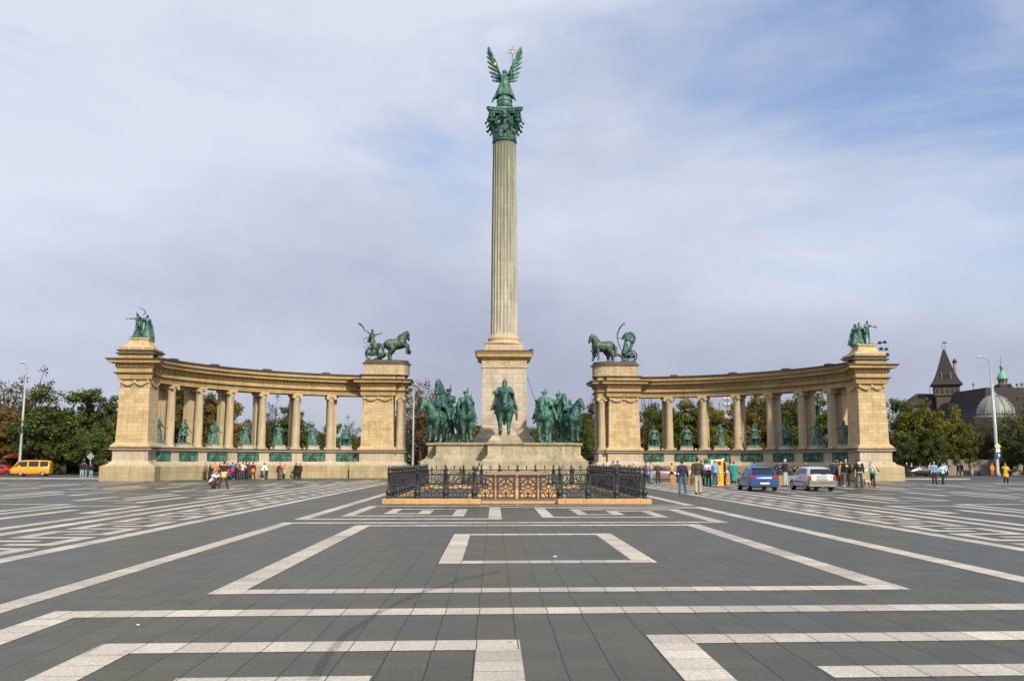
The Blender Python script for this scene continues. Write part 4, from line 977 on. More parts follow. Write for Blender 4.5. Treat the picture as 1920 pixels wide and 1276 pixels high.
mb = MB(); pts = [Vector(p) for p in ((1.05, -.2, 1.1), (.62, -.2, 2.0), (.38, -.2, 2.8), (.40, -.2, 3.4), (.66, -.2, 4.1), (1.0, -.2, 4.55), (1.4, -.2, 4.7))]
mb.path(pts, [.04, .05, .05, .06, .09, .06, .02], 8)
for q in range(10):
    t_ = 3+q*.3; i0 = int(t_); p = pts[min(i0, 5)].lerp(pts[min(i0+1, 6)], t_-i0); mb.tube(p, p+Vector((.10, 0, .28)), .04, .008, 5)
mb.build('palm_branch', M_bronzed, g)
# ---- the mounted chieftains
def mounted(px, yfeet, Y, zbase, face, label, S=1.8, neck=(55, .8), head=62, turn=0, rider=True, hat='plume', arms=((20, 20, 60, 20), (20, 20, 60, 20)), mat=None, rm=None, cape=True, spear=None, shield=False, nl=1.0, **hk):
    p = at(px, yfeet, Y); g = empty('mounted_statue', (p.x, Y, zbase), rad(face), label=label, cat='statue', group='mounted chieftains round the column')
    mat = mat or M_bronze
    mb = MB(); horse(mb, Matrix.Scale(S, 4), neck=neck, head=head, turn=turn, nl=nl, **hk)
    mn = min(v.z for v in mb.v); mb.v = [v-Vector((0, 0, mn)) for v in mb.v]
    # saddle cloth and bridle
    mb.ell((0, .05*S, 1.42*S), (.37*S, .40*S, .20*S)); mb.ell((0, .05*S, 1.15*S), (.36*S, .33*S, .30*S))
    mb.v = [Vector((v.x*1.08, v.y, v.z)) for v in mb.v]
    blob('horse', mb, .05, mat, g, 1)
    if rider:
        h = 1.75*S; J = skel(h, lean=2, legs=((55, 62, 26), (55, 62, 26)), arms=arms, nod=4, seat=1.60, wide=1.12); s = J['s']; rb = body(MB(), J); H = J['H']
        rb.ell(J['chest'], (.24*s, .18*s, .2*s)); rb.ell(H+Vector((0, -.08*s, -.12*s)), (.06*s, .05*s, .10*s))
        if cape:
            for i in range(11):
                t = i/10*2-1; a = J['neck']+Vector((t*.20*s, .08*s, -.02*s)); b = Vector((t*.50*s, (.42-.25*t*t)*s, J['pel'].z-.45*s)); mid = a.lerp(b, .5)+Vector((0, .05*s, 0)); rb.caps(a, mid, .06*s, .065*s, 8); rb.caps(mid, b, .065*s, .05*s, 8)
            for sx in (0, 1): rb.caps(J['s%d' % sx], J['s%d' % sx]+Vector((.12*(1 if sx else -1)*s, .0, -.28*s)), .09*s, .06*s)
            rb.ell(J['neck']+Vector((0, 0, -.03*s)), (.20*s, .16*s, .07*s))
        if hat == 'helmet':
            rb.caps(H+Vector((0, 0, .06*s)), H+Vector((0, 0, .20*s)), .10*s, .03*s); rb.caps(H+Vector((0, 0, .2*s)), H+Vector((0, 0, .40*s)), .022*s, .016*s, 6); rb.caps(H+Vector((0, .06*s, 0)), H+Vector((0, .06*s, -.12*s)), .09*s, .09*s)
        elif hat == 'plume':
            rb.ell(H+Vector((0, 0, .09*s)), (.13*s, .13*s, .06*s)); rb.caps(H+Vector((.07*s, 0, .1*s)), H+Vector((.11*s, 0, .38*s)), .035*s, .015*s, 6)
        elif hat == 'horns':
            rb.ell(H+Vector((0, 0, .08*s)), (.11*s, .12*s, .09*s))
            for sx in (-1, 1): rb.caps(H+Vector((sx*.09*s, 0, .07*s)), H+Vector((sx*.2*s, 0, .17*s)), .03*s, .012*s, 6)
            rb.caps(H+Vector((.03*s, 0, .14*s)), H+Vector((.08*s, 0, .32*s)), .045*s, .015*s, 6)
        rb.v = [Vector((v.x*1.18, v.y*1.05, v.z)) for v in rb.v]
        blob('rider', rb, .045, rm or mat, g, 1)
        if spear:
            w = J['f0']; mb = MB(); a = w+Vector(spear[0])*S; b = w+Vector(spear[1])*S; mb.tube(a, b, .03, .02, 7); mb.tube(b, b+(b-a).normalized()*.22, .045, .004, 7); mb.build('spear', M_bronzed, g)
        if shield:
            mb = MB(); mb.ell((.55*S, .2*S, .95*S), (.05*S, .17*S, .30*S)); mb.build('shield', M_bronze, g)
    return g
mounted(946, 817, 78.2, 3.92, 0, 'bearded rider in pointed helmet and cloak on the middle front rock', S=1.90, neck=(30, .72), head=72, hat='helmet', shield=True,
        arms=((12, 52, 50, 75), (25, 20, 70, 30)), fl=((4, 2), (0, 0)), mat=M_bronze, rm=M_bronze, spear=None)
mounted(872, 826, 80.6, 3.305, 12, 'left front rider in brimmed hat with tall feather and long cape', S=1.84, neck=(50, .72), head=68, hat='plume', arms=((5, 12, 30), (30, 15, 70, 20)), mat=M_bronze, rm=M_bronze2)
mounted(822, 826, 81.3, 3.305, -28, 'far left rider on a horse lowering its head to the left', S=1.72, neck=(38, .85), head=62, hat='none', mat=M_bronze, rm=M_blu, turn=-18, arms=((30, 15, 60), (30, 15, 60)))
mounted(842, 826, 84.6, 3.305, -30, 'dark horse with very high arched neck and plume behind the left riders', S=2.04, neck=(70, 1.0), head=75, nl=1.25, rider=True, hat='plume', mat=M_blu, rm=M_blu, cape=False)
mounted(1021, 826, 80.4, 3.305, -10, 'right front rider in horned helmet holding a raised spear', S=1.82, neck=(45, .72), head=66, hat='horns', mat=M_bronze2, rm=M_bronze2, arms=((60, 30, 40, 30), (20, 10, 60, 30)), spear=((0, 0, -.3), (-.42, -.1, 1.0)))
mounted(1046, 826, 83.4, 3.305, 16, 'rider with raised mace between two horses of the right group', S=1.84, neck=(62, .85), head=66, hat='horns', mat=M_bronze, rm=M_bronze, arms=((30, 20, 90), (20, 10, 60, 30)))
mounted(1068, 826, 81.6, 3.305, 30, 'dark horse at the far right looking away from the column', S=1.6, neck=(64, .9), head=58, rider=True, hat='none', mat=M_blu, rm=M_blu, turn=18, cape=True)
# ---- archangel
g = empty('archangel_statue', (0, 85, 35.9), 0, label='winged green archangel with gilt crown and double cross on the column top', cat='statue')
mb = MB(); mb.lathe([(.62, 0), (.70, .12), (.74, .5), (.70, .85), (.55, 1.12), (.2, 1.25), (.001, 1.27)], 28); mb.lathe([(.78, .62), (.80, .68), (.78, .74)], 28); mb.build('globe', M_bronze2, g)
J = skel(2.75, lean=0, legs=((8, 10, 4), (-4, 4, 4)), arms=((140, -38, 6), (120, -22, 14)), nod=-6, wide=1.05)
mb = body(MB(), J); s = J['s']; robe(mb, J, .10, .34, .22, 15, 1.15, .055)
for i in range(13):
    t = i/12*2-1; mb.caps((t*.17*s, .12*s, 1.05*s), (t*.56*s, (.30-.1*t*t)*s, (-.22+.25*abs(math.sin(t*6)))*s*.8), .05*s, .06*s*(1.1 if i % 2 else .8), 8)
mb.caps((-.1*s, .1*s, 1.0*s), (-.62*s, .2*s, -.22*s), .08*s, .05*s); mb.caps((.1*s, .1*s, 1.0*s), (.55*s, .2*s, -.12*s), .08*s, .05*s)
mb.ell(J['H']+Vector((0, .05*s, -.03*s)), (.13*s, .12*s, .16*s)); mb.ell((0, 0, 1.2*s), (.22*s, .15*s, .24*s))
mb.v = [Vector((v.x*1.22, v.y*1.1, v.z+1.2)) for v in mb.v]; o = blob('angel_figure', mb, .038, M_bronze, g, 1)
H0 = J['f0']+Vector((J['f0'].x*.22, 0, 1.2)); H1 = J['f1']+Vector((0, 0, 1.2))
def wing_mb(sx):
    mb = MB(); sp = [Vector(p) for p in ((sx*.25, .3, 2.9), (sx*.45, .42, 3.5), (sx*.68, .5, 4.3), (sx*.95, .5, 5.1), (sx*1.28, .45, 5.72), (sx*1.42, .4, 5.92))]
    mb.path(sp, [.14, .15, .13, .11, .08, .05], 8)
    n = 10
    for i in range(n):
        t_ = i/(n-1)*4.7; k = int(t_); p = sp[k].lerp(sp[k+1], t_-k)
        L = (.95+.25*math.sin(PI*i/(n-1)))*(1 if i < n-3 else .75); ang = rad(8+62*i/(n-1)); d = Vector((sx*math.cos(ang), .04, math.sin(ang)))
        for lay, (f0, f1, rr) in enumerate(((0, 1, .15), (0, .6, .17))):
            M = (d.to_track_quat('Z', 'Y')).to_matrix(); c = p+d*(L*f1*.5)+Vector((0, -.05*lay, 0)); mb.ell(c, (.10, rr, L*f1*.58) if abs(M[1][0]) > .5 else (rr, .05, L*f1*.58), M, 8, 7)
    return mb
for sx in (-1, 1): wing_mb(sx).build('wing', M_bronze if sx < 0 else M_bronze2, g)
mb = MB(); mb.lathe([(.001, -.02), (.17, 0), (.20, .12), (.19, .26), (.12, .36), (.001, .40)], 14, (H0.x, H0.y, H0.z+.02)); mb.ell((H0.x, H0.y, H0.z+.46), (.05, .05, .06)); mb.build('gilt_crown', M_gold, g)
mb = MB(); cx = .74; mb.tube((cx, H1.y-.05, 2.7), (cx, H1.y-.05, 4.9), .028, .028, 7); mb.build('cross_staff', M_bronzed, g)
mb = MB(); mb.tube((cx, H1.y-.05, 4.9), (cx, H1.y-.05, 5.95), .04, .04, 7)
for zz, w in ((5.35, .40), (5.66, .26)):
    mb.tube((cx-w, H1.y-.05, zz), (cx+w, H1.y-.05, zz), .04, .04, 7)
    for sx in (-1, 1): mb.ell((cx+sx*w, H1.y-.05, zz), (.065, .065, .065), None, 8, 6)
mb.ell((cx, H1.y-.05, 5.95), (.065, .065, .065), None, 8, 6); mb.build('double_cross', M_gold, g)
# ------------------------------------------------------------------ iron railing round the memorial stone
FX0, FX1, FY0, FY1 = -5.15, 5.15, 36.9, 58.2; PW = 1.1444
def fence_post():
    mb = MB(); mb.lathe([(.10, 0), (.10, .05), (.075, .08), (.085, .14), (.115, .20), (.12, .27), (.085, .33), (.055, .37), (.05, .42), (.06, .44), (.048, .46), (.046, .92), (.06, .94), (.06, .99), (.075, 1.0), (.075, 1.03), (.05, 1.05), (.04, 1.10), (.065, 1.13), (.075, 1.18), (.055, 1.23), (.02, 1.26), (.03, 1.28), (.001, 1.33)], 10)
    me = mb.mesh('post'); me.materials.append(M_iron); return me
def fence_panel(w, h0=.06, h1=.95, raw=False):
    mb = MB(); x0, x1 = .06, w-.06; cx = w/2; cz = (h0+h1)/2; hh = (h1-h0)/2; t = .026
    for z in (h0, h1): mb.box(x0-.02, x1+.02, -.018, .018, z-.03, z+.03)
    mb.box(x0-.02, x1+.02, -.012, .012, h1-.10, h1-.08)
    for x in (x0, x0+.03, x0+.06, x1-.06, x1-.03, x1): mb.box(x-.013, x+.013, -.013, .013, h0, h1)
    def circ(r, c=(cx, cz), n=18, a0=0, a1=360):
        pts = [(c[0]+r*math.cos(rad(a0+(a1-a0)*i/n)), 0, c[1]+r*math.sin(rad(a0+(a1-a0)*i/n))) for i in range(n+1)]; mb.path(pts, t*.7, 5)
    circ(.09); circ(.30); 
    for i in range(8):
        a = PI/4*i; L = .40 if i % 2 == 0 else .52
        mb.tube((cx+.09*math.cos(a), 0, cz+.09*math.sin(a)), (cx+min(L, .45)*math.cos(a), 0, cz+min(hh, L)*math.sin(a)), .016, .016, 5)
    for c, a0 in (((x0+.06, h0), 0), ((x1-.06, h0), 90), ((x1-.06, h1-.1), 180), ((x0+.06, h1-.1), 270)): circ(.34, c, 9, a0, a0+90); circ(.20, c, 7, a0, a0+90)
    if raw: return mb
    me = mb.mesh('panel'); me.materials.append(M_iron); return me
def finial_mesh():
    mb = MB(); mb.lathe([(.02, 0), (.02, .06), (.045, .09), (.02, .13), (.028, .15), (.05, .19), (.03, .24), (.001, .30)], 8); me = mb.mesh('finial'); me.materials.append(M_iron); return me
rail = empty('iron_railing', (0, FY0, gz(FY0)), 0, label='ornate dark cast iron railing on an orange stone kerb around the flat memorial stone', cat='railing')
pm, pn, fm = fence_post(), fence_panel(PW), finial_mesh(); ZP = .20
def addl(me, nm, x, y, z, rz=0, par=rail):
    o = lit(nm, me, parent=par); o.location = (x, y-FY0, z); o.rotation_euler.z = rz; return o
def run(p, q, skip_last=False, gate=None, finials=False):
    p = Vector(p); q = Vector(q); n = round((q-p).length/PW); d = (q-p)/n; ang = math.atan2(d.y, d.x)
    for i in range(n+1):
        if i == n and skip_last: break
        a = p+d*i
        if not (gate and i in gate[1]): addl(pm, 'post', a.x, a.y, ZP)
        if i < n and not (gate and i in gate[0]):
            k = addl(pn, 'panel', a.x, a.y, ZP, ang)
            for f_ in ((.5,) if not finials else (.25, .5, .75)):
                b = a+d*f_; o = lit('finial', fm, parent=k); o.location = (PW*f_, 0, .96)
        elif i < n and i == gate[0][0]:
            wl = PW*len(gate[0])/2
            for lf in (0, 1):
                A = fence_panel(wl/2, raw=True); B = fence_panel(wl/2, raw=True); B.v = [v+Vector((wl/2-.03, 0, 0)) for v in B.v]; k0 = len(A.v); A.v += B.v; A.f += [tuple(j+k0 for j in f) for f in B.f]; A.uv += B.uv; A.sm += B.sm; A.m += B.m
                gm_ = A.mesh('gate_leaf'); gm_.materials.append(M_iron); addl(gm_, 'gate_leaf', a.x+lf*wl+.01, a.y, ZP-.03, ang)
run((FX0, FY0), (FX1, FY0), gate=((3, 4, 5), (4, 5)))
for k in list(rail.children):
    pass
run((FX1, FY0+PW), (FX1, FY1-.0), finials=False, skip_last=True); run((FX0, FY0+PW), (FX0, FY1), finials=False, skip_last=True); run((FX0, FY1), (FX1, FY1))
def P4(x0, x1, y0, y1): return [(x0, y0), (x1, y0), (x1, y1), (x0, y1)]
zk = gz(40)
def kerb(nm, x0, x1, y0, y1, h=.20):
    MB().ring(P4(x0, x1, y0-FY0, y1-FY0), [(0, -.1), (0, h-.02), (-.02, h)]).build(nm, M_fenceplinth, rail)
kerb('kerb', FX0-.22, -1.45, FY0-.28, FY0+.22); kerb('kerb', 1.62, FX1+.22, FY0-.28, FY0+.22)
kerb('kerb', FX0-.22, FX0+.22, FY0+.225, FY1+.2); kerb('kerb', FX1-.22, FX1+.22, FY0+.225, FY1+.2); kerb('kerb', FX0+.225, FX1-.225, FY1-.2, FY1+.2)
kerb('gate_step', -1.44, 1.61, FY0+.05, FY0+.7, .10)
st = empty('memorial_stone', (.12, 46.5, gz(46)), 0, label='pale flat memorial stone block inside the iron railing', cat='monument')
M_slab = stone('memorial_slab', (.33, .215, .125), (.29, .19, .11), bw=6, bh=3, stain_amt=.25)
MB().ring(P4(-2.2, 2.2, -5.0, 5.0), [(0, -.05), (0, .14), (-.25, .14), (-.25, .28), (-.5, .28), (-.5, .40)]).build('steps', M_fenceplinth, st)
MB().ring(P4(-1.35, 1.35, -4.0, 4.0), [(0, .38), (0, .95), (.08, 1.0), (.08, 1.10), (0, 1.14)]).build('slab', M_slab, st)

# ------------------------------------------------------------------ lamps, poles, signs
M_pole = pmat('painted_pole', (.30, .345, .35), .5, .2, .1, 3); M_galv = pmat('galvanised', (.40, .42, .44), .45, .5, .12, 3)
M_glass_l = pmat('lamp_glass', (.5, .5, .48), .3)
def lamp(px, ybase, pxt, yt, Y, label, armpx=None, r=.17, head=True):
    t = at(pxt, yt, Y); p = Vector((t.x, Y, gz(Y))); H = t.z-p.z
    g = empty('street_lamp', (p.x, Y, p.z), 0, label=label, cat='street lamp', group='tall street lamps')
    mb = MB(); mb.lathe([(r*1.5, 0), (r*1.5, .5), (r*1.15, .6), (r, H*.35), (r*1.02, H*.36), (r*.6, H)], 14); mb.build('pole', M_pole, g)
    if armpx:
        a = at(armpx[0], armpx[1], Y); dx, dz = a.x-p.x, a.z-p.z
        MB().path([(0, 0, H-.1), (dx*.4, -.05, dz*.3+H*.7), (dx*.85, -.1, dz)] if False else [(0, 0, H-.15), (dx*.85, -.1, dz)], .05, 7).build('arm', M_pole, g)
        hd = MB(); hd.ell((dx, -.1, dz), (.48, .2, .12)); hd.build('lamp_head', M_glass_l, g)
    return g
lamp(34, 866, 50, 683, 126, 'tall pale street lamp behind the yellow van', (43, 679), .17)
g = lamp(776, 890, 776, 722, 113, 'slim grey street lamp between the left colonnade and the riders', None, .14)
H = at(776, 722, 113).z-gz(113)
hd = MB(); hd.ell((.12, -.1, H+.12), (.3, .2, .12)); hd.build('lamp_head', M_glass_l, g)
for dx in (-.42, .42): MB().caps((0, 0, H-3.0), (dx, -.1, H-2.9), .05, .13, 8).build('spotlight', M_iron, g)
g = lamp(1871, 888, 1856, 674, 118, 'tall pale street lamp with road signs on its pole on the right', (1835, 669), .17)
gp = g.location
# thin second mast just behind
t = at(1860, 694, 121); gm = empty('thin_mast', (t.x, 121, gz(121)), 0, label='thin grey mast just behind the right street lamp', cat='mast')
MB().lathe([(.12, 0), (.11, 3), (.05, t.z-gz(121))], 10).build('pole', M_galv, gm); MB().lathe([(.2, 0), (.2, .3), (.13, .4)], 10).build('foot', M_galv, gm)
def sign(nm, label, kind, px, py, Y, mats, plates):
    c = at(px, py, Y); g = empty(nm, tuple(c), 0, label=label, cat='road sign', group='road signs on the lamp pole')
    for (n_, P, d, m) in plates:
        mb = MB(); k = len(P); mb.v = [Vector((x, -d, z)) for x, z in P]+[Vector((x, -d+.03, z)) for x, z in P]; mb.face(range(k)); mb.face([k+i for i in range(k)][::-1])
        for i in range(k): j = (i+1) % k; mb.face((i, k+i, k+j, j))
        mb.build(n_, m, g)
    return g
M_yel = pmat('sign_yellow', (.85, .50, .02), .4, 0, .05); M_wht = pmat('sign_white', (.78, .78, .76), .4, 0, .05); M_bl = pmat('sign_blue', (.01, .06, .36), .4, 0, .05); M_gr = pmat('sign_grey', (.3, .31, .32), .5, 0, .1)
def dia(r): return [(0, -r), (r, 0), (0, r), (-r, 0)]
def disc(r, n=20): return [(r*math.cos(2*PI*i/n), r*math.sin(2*PI*i/n)) for i in range(n)]
def rect(a, b): return [(-a, -b), (a, -b), (a, b), (-a, b)]
sign('road_sign', 'yellow diamond priority sign with white edge on the lamp pole', 'd', 1871, 836, 117.6, None, [('plate', dia(.40), 0, M_wht), ('face', dia(.30), .01, M_yel)])
sign('road_sign', 'small white rectangular plate below the yellow diamond', 'r', 1871.5, 844, 117.6, None, [('plate', rect(.26, .20), 0, M_wht), ('road_diagram', [(-.16, -.14), (-.08, -.14), (-.08, .02), (.14, .02), (.14, .10), (-.16, .10)], .01, M_gr)])
sign('road_sign', 'blue sign with a white arrow pointing up', 'a', 1873, 853, 117.6, None, [('plate', disc(.34), 0, M_bl), ('arrow', [(-.06, -.2), (.06, -.2), (.06, .04), (.16, .04), (0, .22), (-.16, .04), (-.06, .04)], .01, M_wht)])
# left: grey back of a diamond sign near the two men
c = gnd(170, 893); g = empty('road_sign', (at(170, 858, 112).x, 112, gz(112)), 0, label='grey back of a diamond road sign on a thin post behind the two men', cat='road sign')
MB().tube((0, 0, 0), (0, 0, 2.6), .04, .04, 8).build('post', M_galv, g); mb = MB(); mb.v = [Vector((x, y, z+2.45)) for y in (-.07, -.05) for x, z in dia(.48)]; mb.face((0, 1, 2, 3)); mb.face((7, 6, 5, 4)); [mb.face((i, i+4, (i+1) % 4+4, (i+1) % 4)) for i in range(4)]; mb.build('plate', M_galv, g)
# floodlight mast behind the right colonnade
Yf = 175; t = at(1356, 742, Yf); g = empty('floodlight_mast', (t.x, Yf, gz(Yf)), 0, label='lattice mast with white floodlights seen between columns above the trees', cat='mast')
H = t.z-gz(Yf); mb = MB()
for sx in (-.7, .7):
    for sy in (-.7, .7): mb.tube((sx, sy, 0), (sx, sy, H), .09, .09, 6)
k = 0
while k*1.4 < H-1.4:
    for a, b in (((-.7, -.7), (.7, -.7)), ((.7, -.7), (.7, .7)), ((-.7, .7), (-.7, -.7))): mb.tube((a[0], a[1], k*1.4), (b[0], b[1], k*1.4+1.4), .05, .05, 5)
    k += 1
mb.build('lattice_tower', M_galv, g)
for i in range(6):
    MB().caps((-.9+.8*(i % 3)+.8, -.9, H-1.6+1.1*(i//3)), (-.9+.8*(i % 3)+.8, -1.25, H-1.7+1.1*(i//3)), .22, .34, 10).build('floodlight', M_glass_l, g)
# small floodlights along the ledges
fl0 = MB(); fl0.ell((0, 0, .12), (.13, .12, .12)); fl0.box(-.04, .04, -.04, .04, -.02, .06); flm = fl0.mesh('ledge_floodlight'); flm.materials.append(M_glass_l)
for side in (-1, 1):
    for k_ in range(7):
        th = 16.4+9.68*k_*1.0 if k_ < 6 else 75.5
        for dth in ((2.9, 6.7) if k_ < 6 else (2.0,)):
            a = rad(th+dth); x, y = wpos(side, CX+(RC-.88)*math.cos(a), CY+(RC-.88)*math.sin(a))
            o = lit('ledge_floodlight', flm); o.location = (x, y, 3.0)
            tag(o, 'small round white floodlight standing along the ledge of the %s colonnade' % ('left' if side < 0 else 'right'), 'floodlight', 'small floodlights on the ledges of the %s colonnade' % ('left' if side < 0 else 'right'))
# lamps clamped on the right outer pier
x, y = wpos(1, 36.3, 87.0)
g = empty('floodlight_bracket', (x+.2, y, 11.95), 0, label='cluster of small round dark floodlights on the right outer pier', cat='floodlight')
for i, (px, py) in enumerate(((1650, 642), (1659, 641), (1652, 653), (1662, 654), (1664, 664))):
    c = at(px, py, y)-Vector((x+.2, y, 11.95)); MB().ell((c.x, 0, c.z), (.2, .17, .15)).build('lamp_head', M_iron, g)
    MB().tube((c.x, 0, c.z), (-.25, .0, c.z-.3), .03, .03, 6).build('bracket_arm', M_iron, g)
# pigeon on the pedestal cornice
o = MB(); o.ell((0, 0, .10), (.17, .08, .08)); o.ell((.15, 0, .2), (.06, .05, .06)); o.caps((-.1, 0, .1), (-.28, 0, .06), .05, .03, 6)
o = blob('pigeon', o, .02, M_iron, None, 1); c = at(998, 664, 82.5); o.location = (2.45, 82.5, 11.72); tag(o, 'small dark pigeon perched on the corner of the pedestal cornice', 'bird')

# ------------------------------------------------------------------ vehicles
M_tyre = pmat('tyre', (.018, .018, .018), .85); M_rim = pmat('rim', (.42, .42, .42), .35, .7, .1); M_glass = pmat('car_glass', (.02, .024, .028), .08, 0, .1, 2); M_plastic = pmat('dark_plastic', (.05, .05, .05), .6)
M_red = pmat('tail_red', (.40, .015, .015), .25); M_plate = pmat('number_plate', (.62, .62, .58), .5, 0, .05); M_clear = pmat('headlight_glass', (.6, .62, .62), .15)
def car(name, label, loc, heading, paint, L, Wd, st, belt, glass_rows, wheels, wr=.29, cat='car', extras=(), group=None, pr=.3):
    """st: list of (y, zbottom, zbelt, zroof, halfwidth_factor); local front = +Y"""
    g = empty(name, loc, heading, label=label, cat=cat, group=group)
    mb = MB(); rows = []
    for (y, zb_, zt, zr, wf) in st:
        w = Wd/2*wf; hasroof = zr > zt+.03; rw = w*(.75 if hasroof else .90)
        P = [(-w*.93, zb_), (-w, zb_+.12), (-w*1.0, (zb_+zt)/2+.05), (-w*.96, zt), (-rw, zr-.04 if hasroof else zt+.02), (-rw*.72, zr if hasroof else zt+.035)]
        P = P+[(-a, b) for a, b in P[::-1]]
        row = []
        for x, z in P: mb.v.append(Vector((x, y, z))); row.append(len(mb.v)-1)
        rows.append(row)
    n = len(rows[0])
    for k in range(len(rows)-1):
        for i in range(n):
            j = (i+1) % n; mb.face((rows[k][i], rows[k+1][i], rows[k+1][j], rows[k][j]), None, i not in (n-1,))
    mb.face(rows[0]); mb.face(rows[-1][::-1])
    o = mb.build('body', paint, g)
    # side windows
    def prof(y):
        for k in range(len(st)-1):
            a, b = st[k], st[k+1]
            if a[0] <= y <= b[0]:
                t = (y-a[0])/(b[0]-a[0]); q = [a[i]+(b[i]-a[i])*t for i in range(5)]; return q
        return st[-1]
    for (y0, y1, y2, y3) in glass_rows:    # bottom y0..y1, top y3..y2
        for sx in (-1, 1):
            m2 = MB(); V = []
            for y, up_ in ((y0, .10), (y1, .10), (y2, .88), (y3, .88)):
                q = prof(y); w = Wd/2*q[4]; hb = q[2]; ht = q[3]-.04; rw = w*.75; z = hb+(ht-hb)*up_; x = w*.96+(rw-w*.96)*up_
                V.append(Vector((sx*(x+.012), y, z)))
            m2.v = V+[v-Vector((sx*.03, 0, 0)) for v in V]; f = (0, 1, 2, 3); m2.face(f if sx > 0 else f[::-1]); m2.face((4, 5, 6, 7) if sx < 0 else (7, 6, 5, 4))
            for i in range(4): j = (i+1) % 4; m2.face((i, j, 4+j, 4+i))
            m2.build('side_window', M_glass, g)
    for y in wheels:
        for sx in (-1, 1):
            M = Matrix.Translation((sx*(Wd/2-.10), y, wr)) @ Matrix.Rotation(PI/2, 4, 'Y')
            w_ = MB(); w_.lathe([(wr*.6, -.10), (wr*.92, -.10), (wr, -.07), (wr, .07), (wr*.92, .10), (wr*.6, .10)], 24, M=M); wo = w_.build('wheel', M_tyre, g)
            r_ = MB(); r_.lathe([(.05, -.108), (wr*.52, -.106), (wr*.62, -.10), (wr*.62, .10), (wr*.52, .106), (.05, .108)], 20, M=M); r_.build('rim', M_rim, wo)
            a_ = MB(); M2 = Matrix.Translation((sx*(Wd/2-.11), y, wr+.02)) @ Matrix.Rotation(PI/2, 4, 'Y'); a_.lathe([(wr*1.2, -.1), (wr*1.2, .135)], 24, M=M2); a_.v = [v if v.z > wr*.75 else Vector((v.x, v.y, wr*.75)) for v in a_.v]; a_.build('wheel_arch', M_tyre, g)
    for (nm, P, m) in extras:
        m3 = MB()
        if len(P) == 6: m3.box(*P)
        else:
            k = len(P)//2; m3.v = [Vector(p) for p in P]; m3.face(range(k)); m3.face([k+i for i in range(k)][::-1]); [m3.face((i, k+i, k+(i+1) % k, (i+1) % k)) for i in range(k)]
        m3.build(nm, m, g)
    return g
def slab4(P, d):   # polygon + thickness vector
    return list(P)+[(p[0]+d[0], p[1]+d[1], p[2]+d[2]) for p in P]
def pm_(name, c): return pmat(name, c, .28, .15, .05, 1, 0, coat=.6)
# rear-facing hatchbacks: rear = y 0, front = +L
def hatch(paint, W2, hb, roof, L, rake, bumper):
    st = [(.0, .32, .62, .62, .90), (.03, .26, hb-.02, hb, .95), (.10, .24, hb, hb+.05, .98), (rake, .22, hb+.02, roof-.10, 1.0), (rake+.25, .2, hb+.02, roof-.04, 1.0), (rake+.7, .2, hb+.02, roof, 1.0), (L*.42, .2, hb, roof+.01, 1.0), (L*.56, .2, hb-.01, roof-.03, 1.0), (L*.74, .2, hb-.04, hb-.02, .99), (L*.9, .22, hb-.12, hb-.12, .97), (L-.04, .26, hb-.22, hb-.22, .92), (L, .34, hb-.35, hb-.35, .86)]
    return st
hb, roof = .90, 1.40
pb = pm_('blue_paint', (.005, .07, .27))
rw = lambda W, z0, z1, y0, y1, i0, i1: [(-W*i0, y0, z0), (W*i0, y0, z0), (W*i1, y1, z1), (-W*i1, y1, z1)]
p = gnd(1434, 920.5)
car('parked_car', 'blue hatchback seen from behind in front of the right colonnade', (p.x, p.y, gz(p.y)), -rad(2.5), pb, 3.75, 1.66, hatch(pb, .83, hb, roof, 3.75, .50, 0), hb,
    [(.62, 1.35, 1.35, .80), (1.42, 2.55, 1.98, 1.42)], (.62, 3.02), .29, extras=[
    ('rear_window', slab4(rw(.83, hb+.05+.40*.06, hb+.05+(roof-.10-hb-.05)*.90, .10+.40*.06-.02, .10+.40*.90-.02, .80, .64), (0, .04, -.02)), M_glass), ('spoiler', (-.60, .60, .42, .72, roof-.10, roof-.05), pb), 
    ('taillight', (-.78, -.46, -.035, .06, .72, .84), M_red), ('taillight', (.46, .78, -.035, .06, .72, .84), M_red), ('bumper', (-.80, .80, -.10, .12, .34, .58), pb), ('bumper_lip', (-.78, .78, -.08, .12, .28, .34), M_plastic),
    ('number_plate', (-.26, .26, -.115, -.09, .40, .51), M_plate), ('wing_mirror', (-.96, -.82, 2.35, 2.45, .92, 1.04), M_plastic), ('wing_mirror', (.82, .96, 2.35, 2.45, .92, 1.04), M_plastic), ('exhaust', (.4, .5, -.06, .3, .2, .27), M_tyre),
    ('license_light', (-.2, .2, -.05, 0, .62, .66), M_plastic)])
pw = pm_('silver_white_paint', (.56, .60, .62))
p = gnd(1543, 920.5)
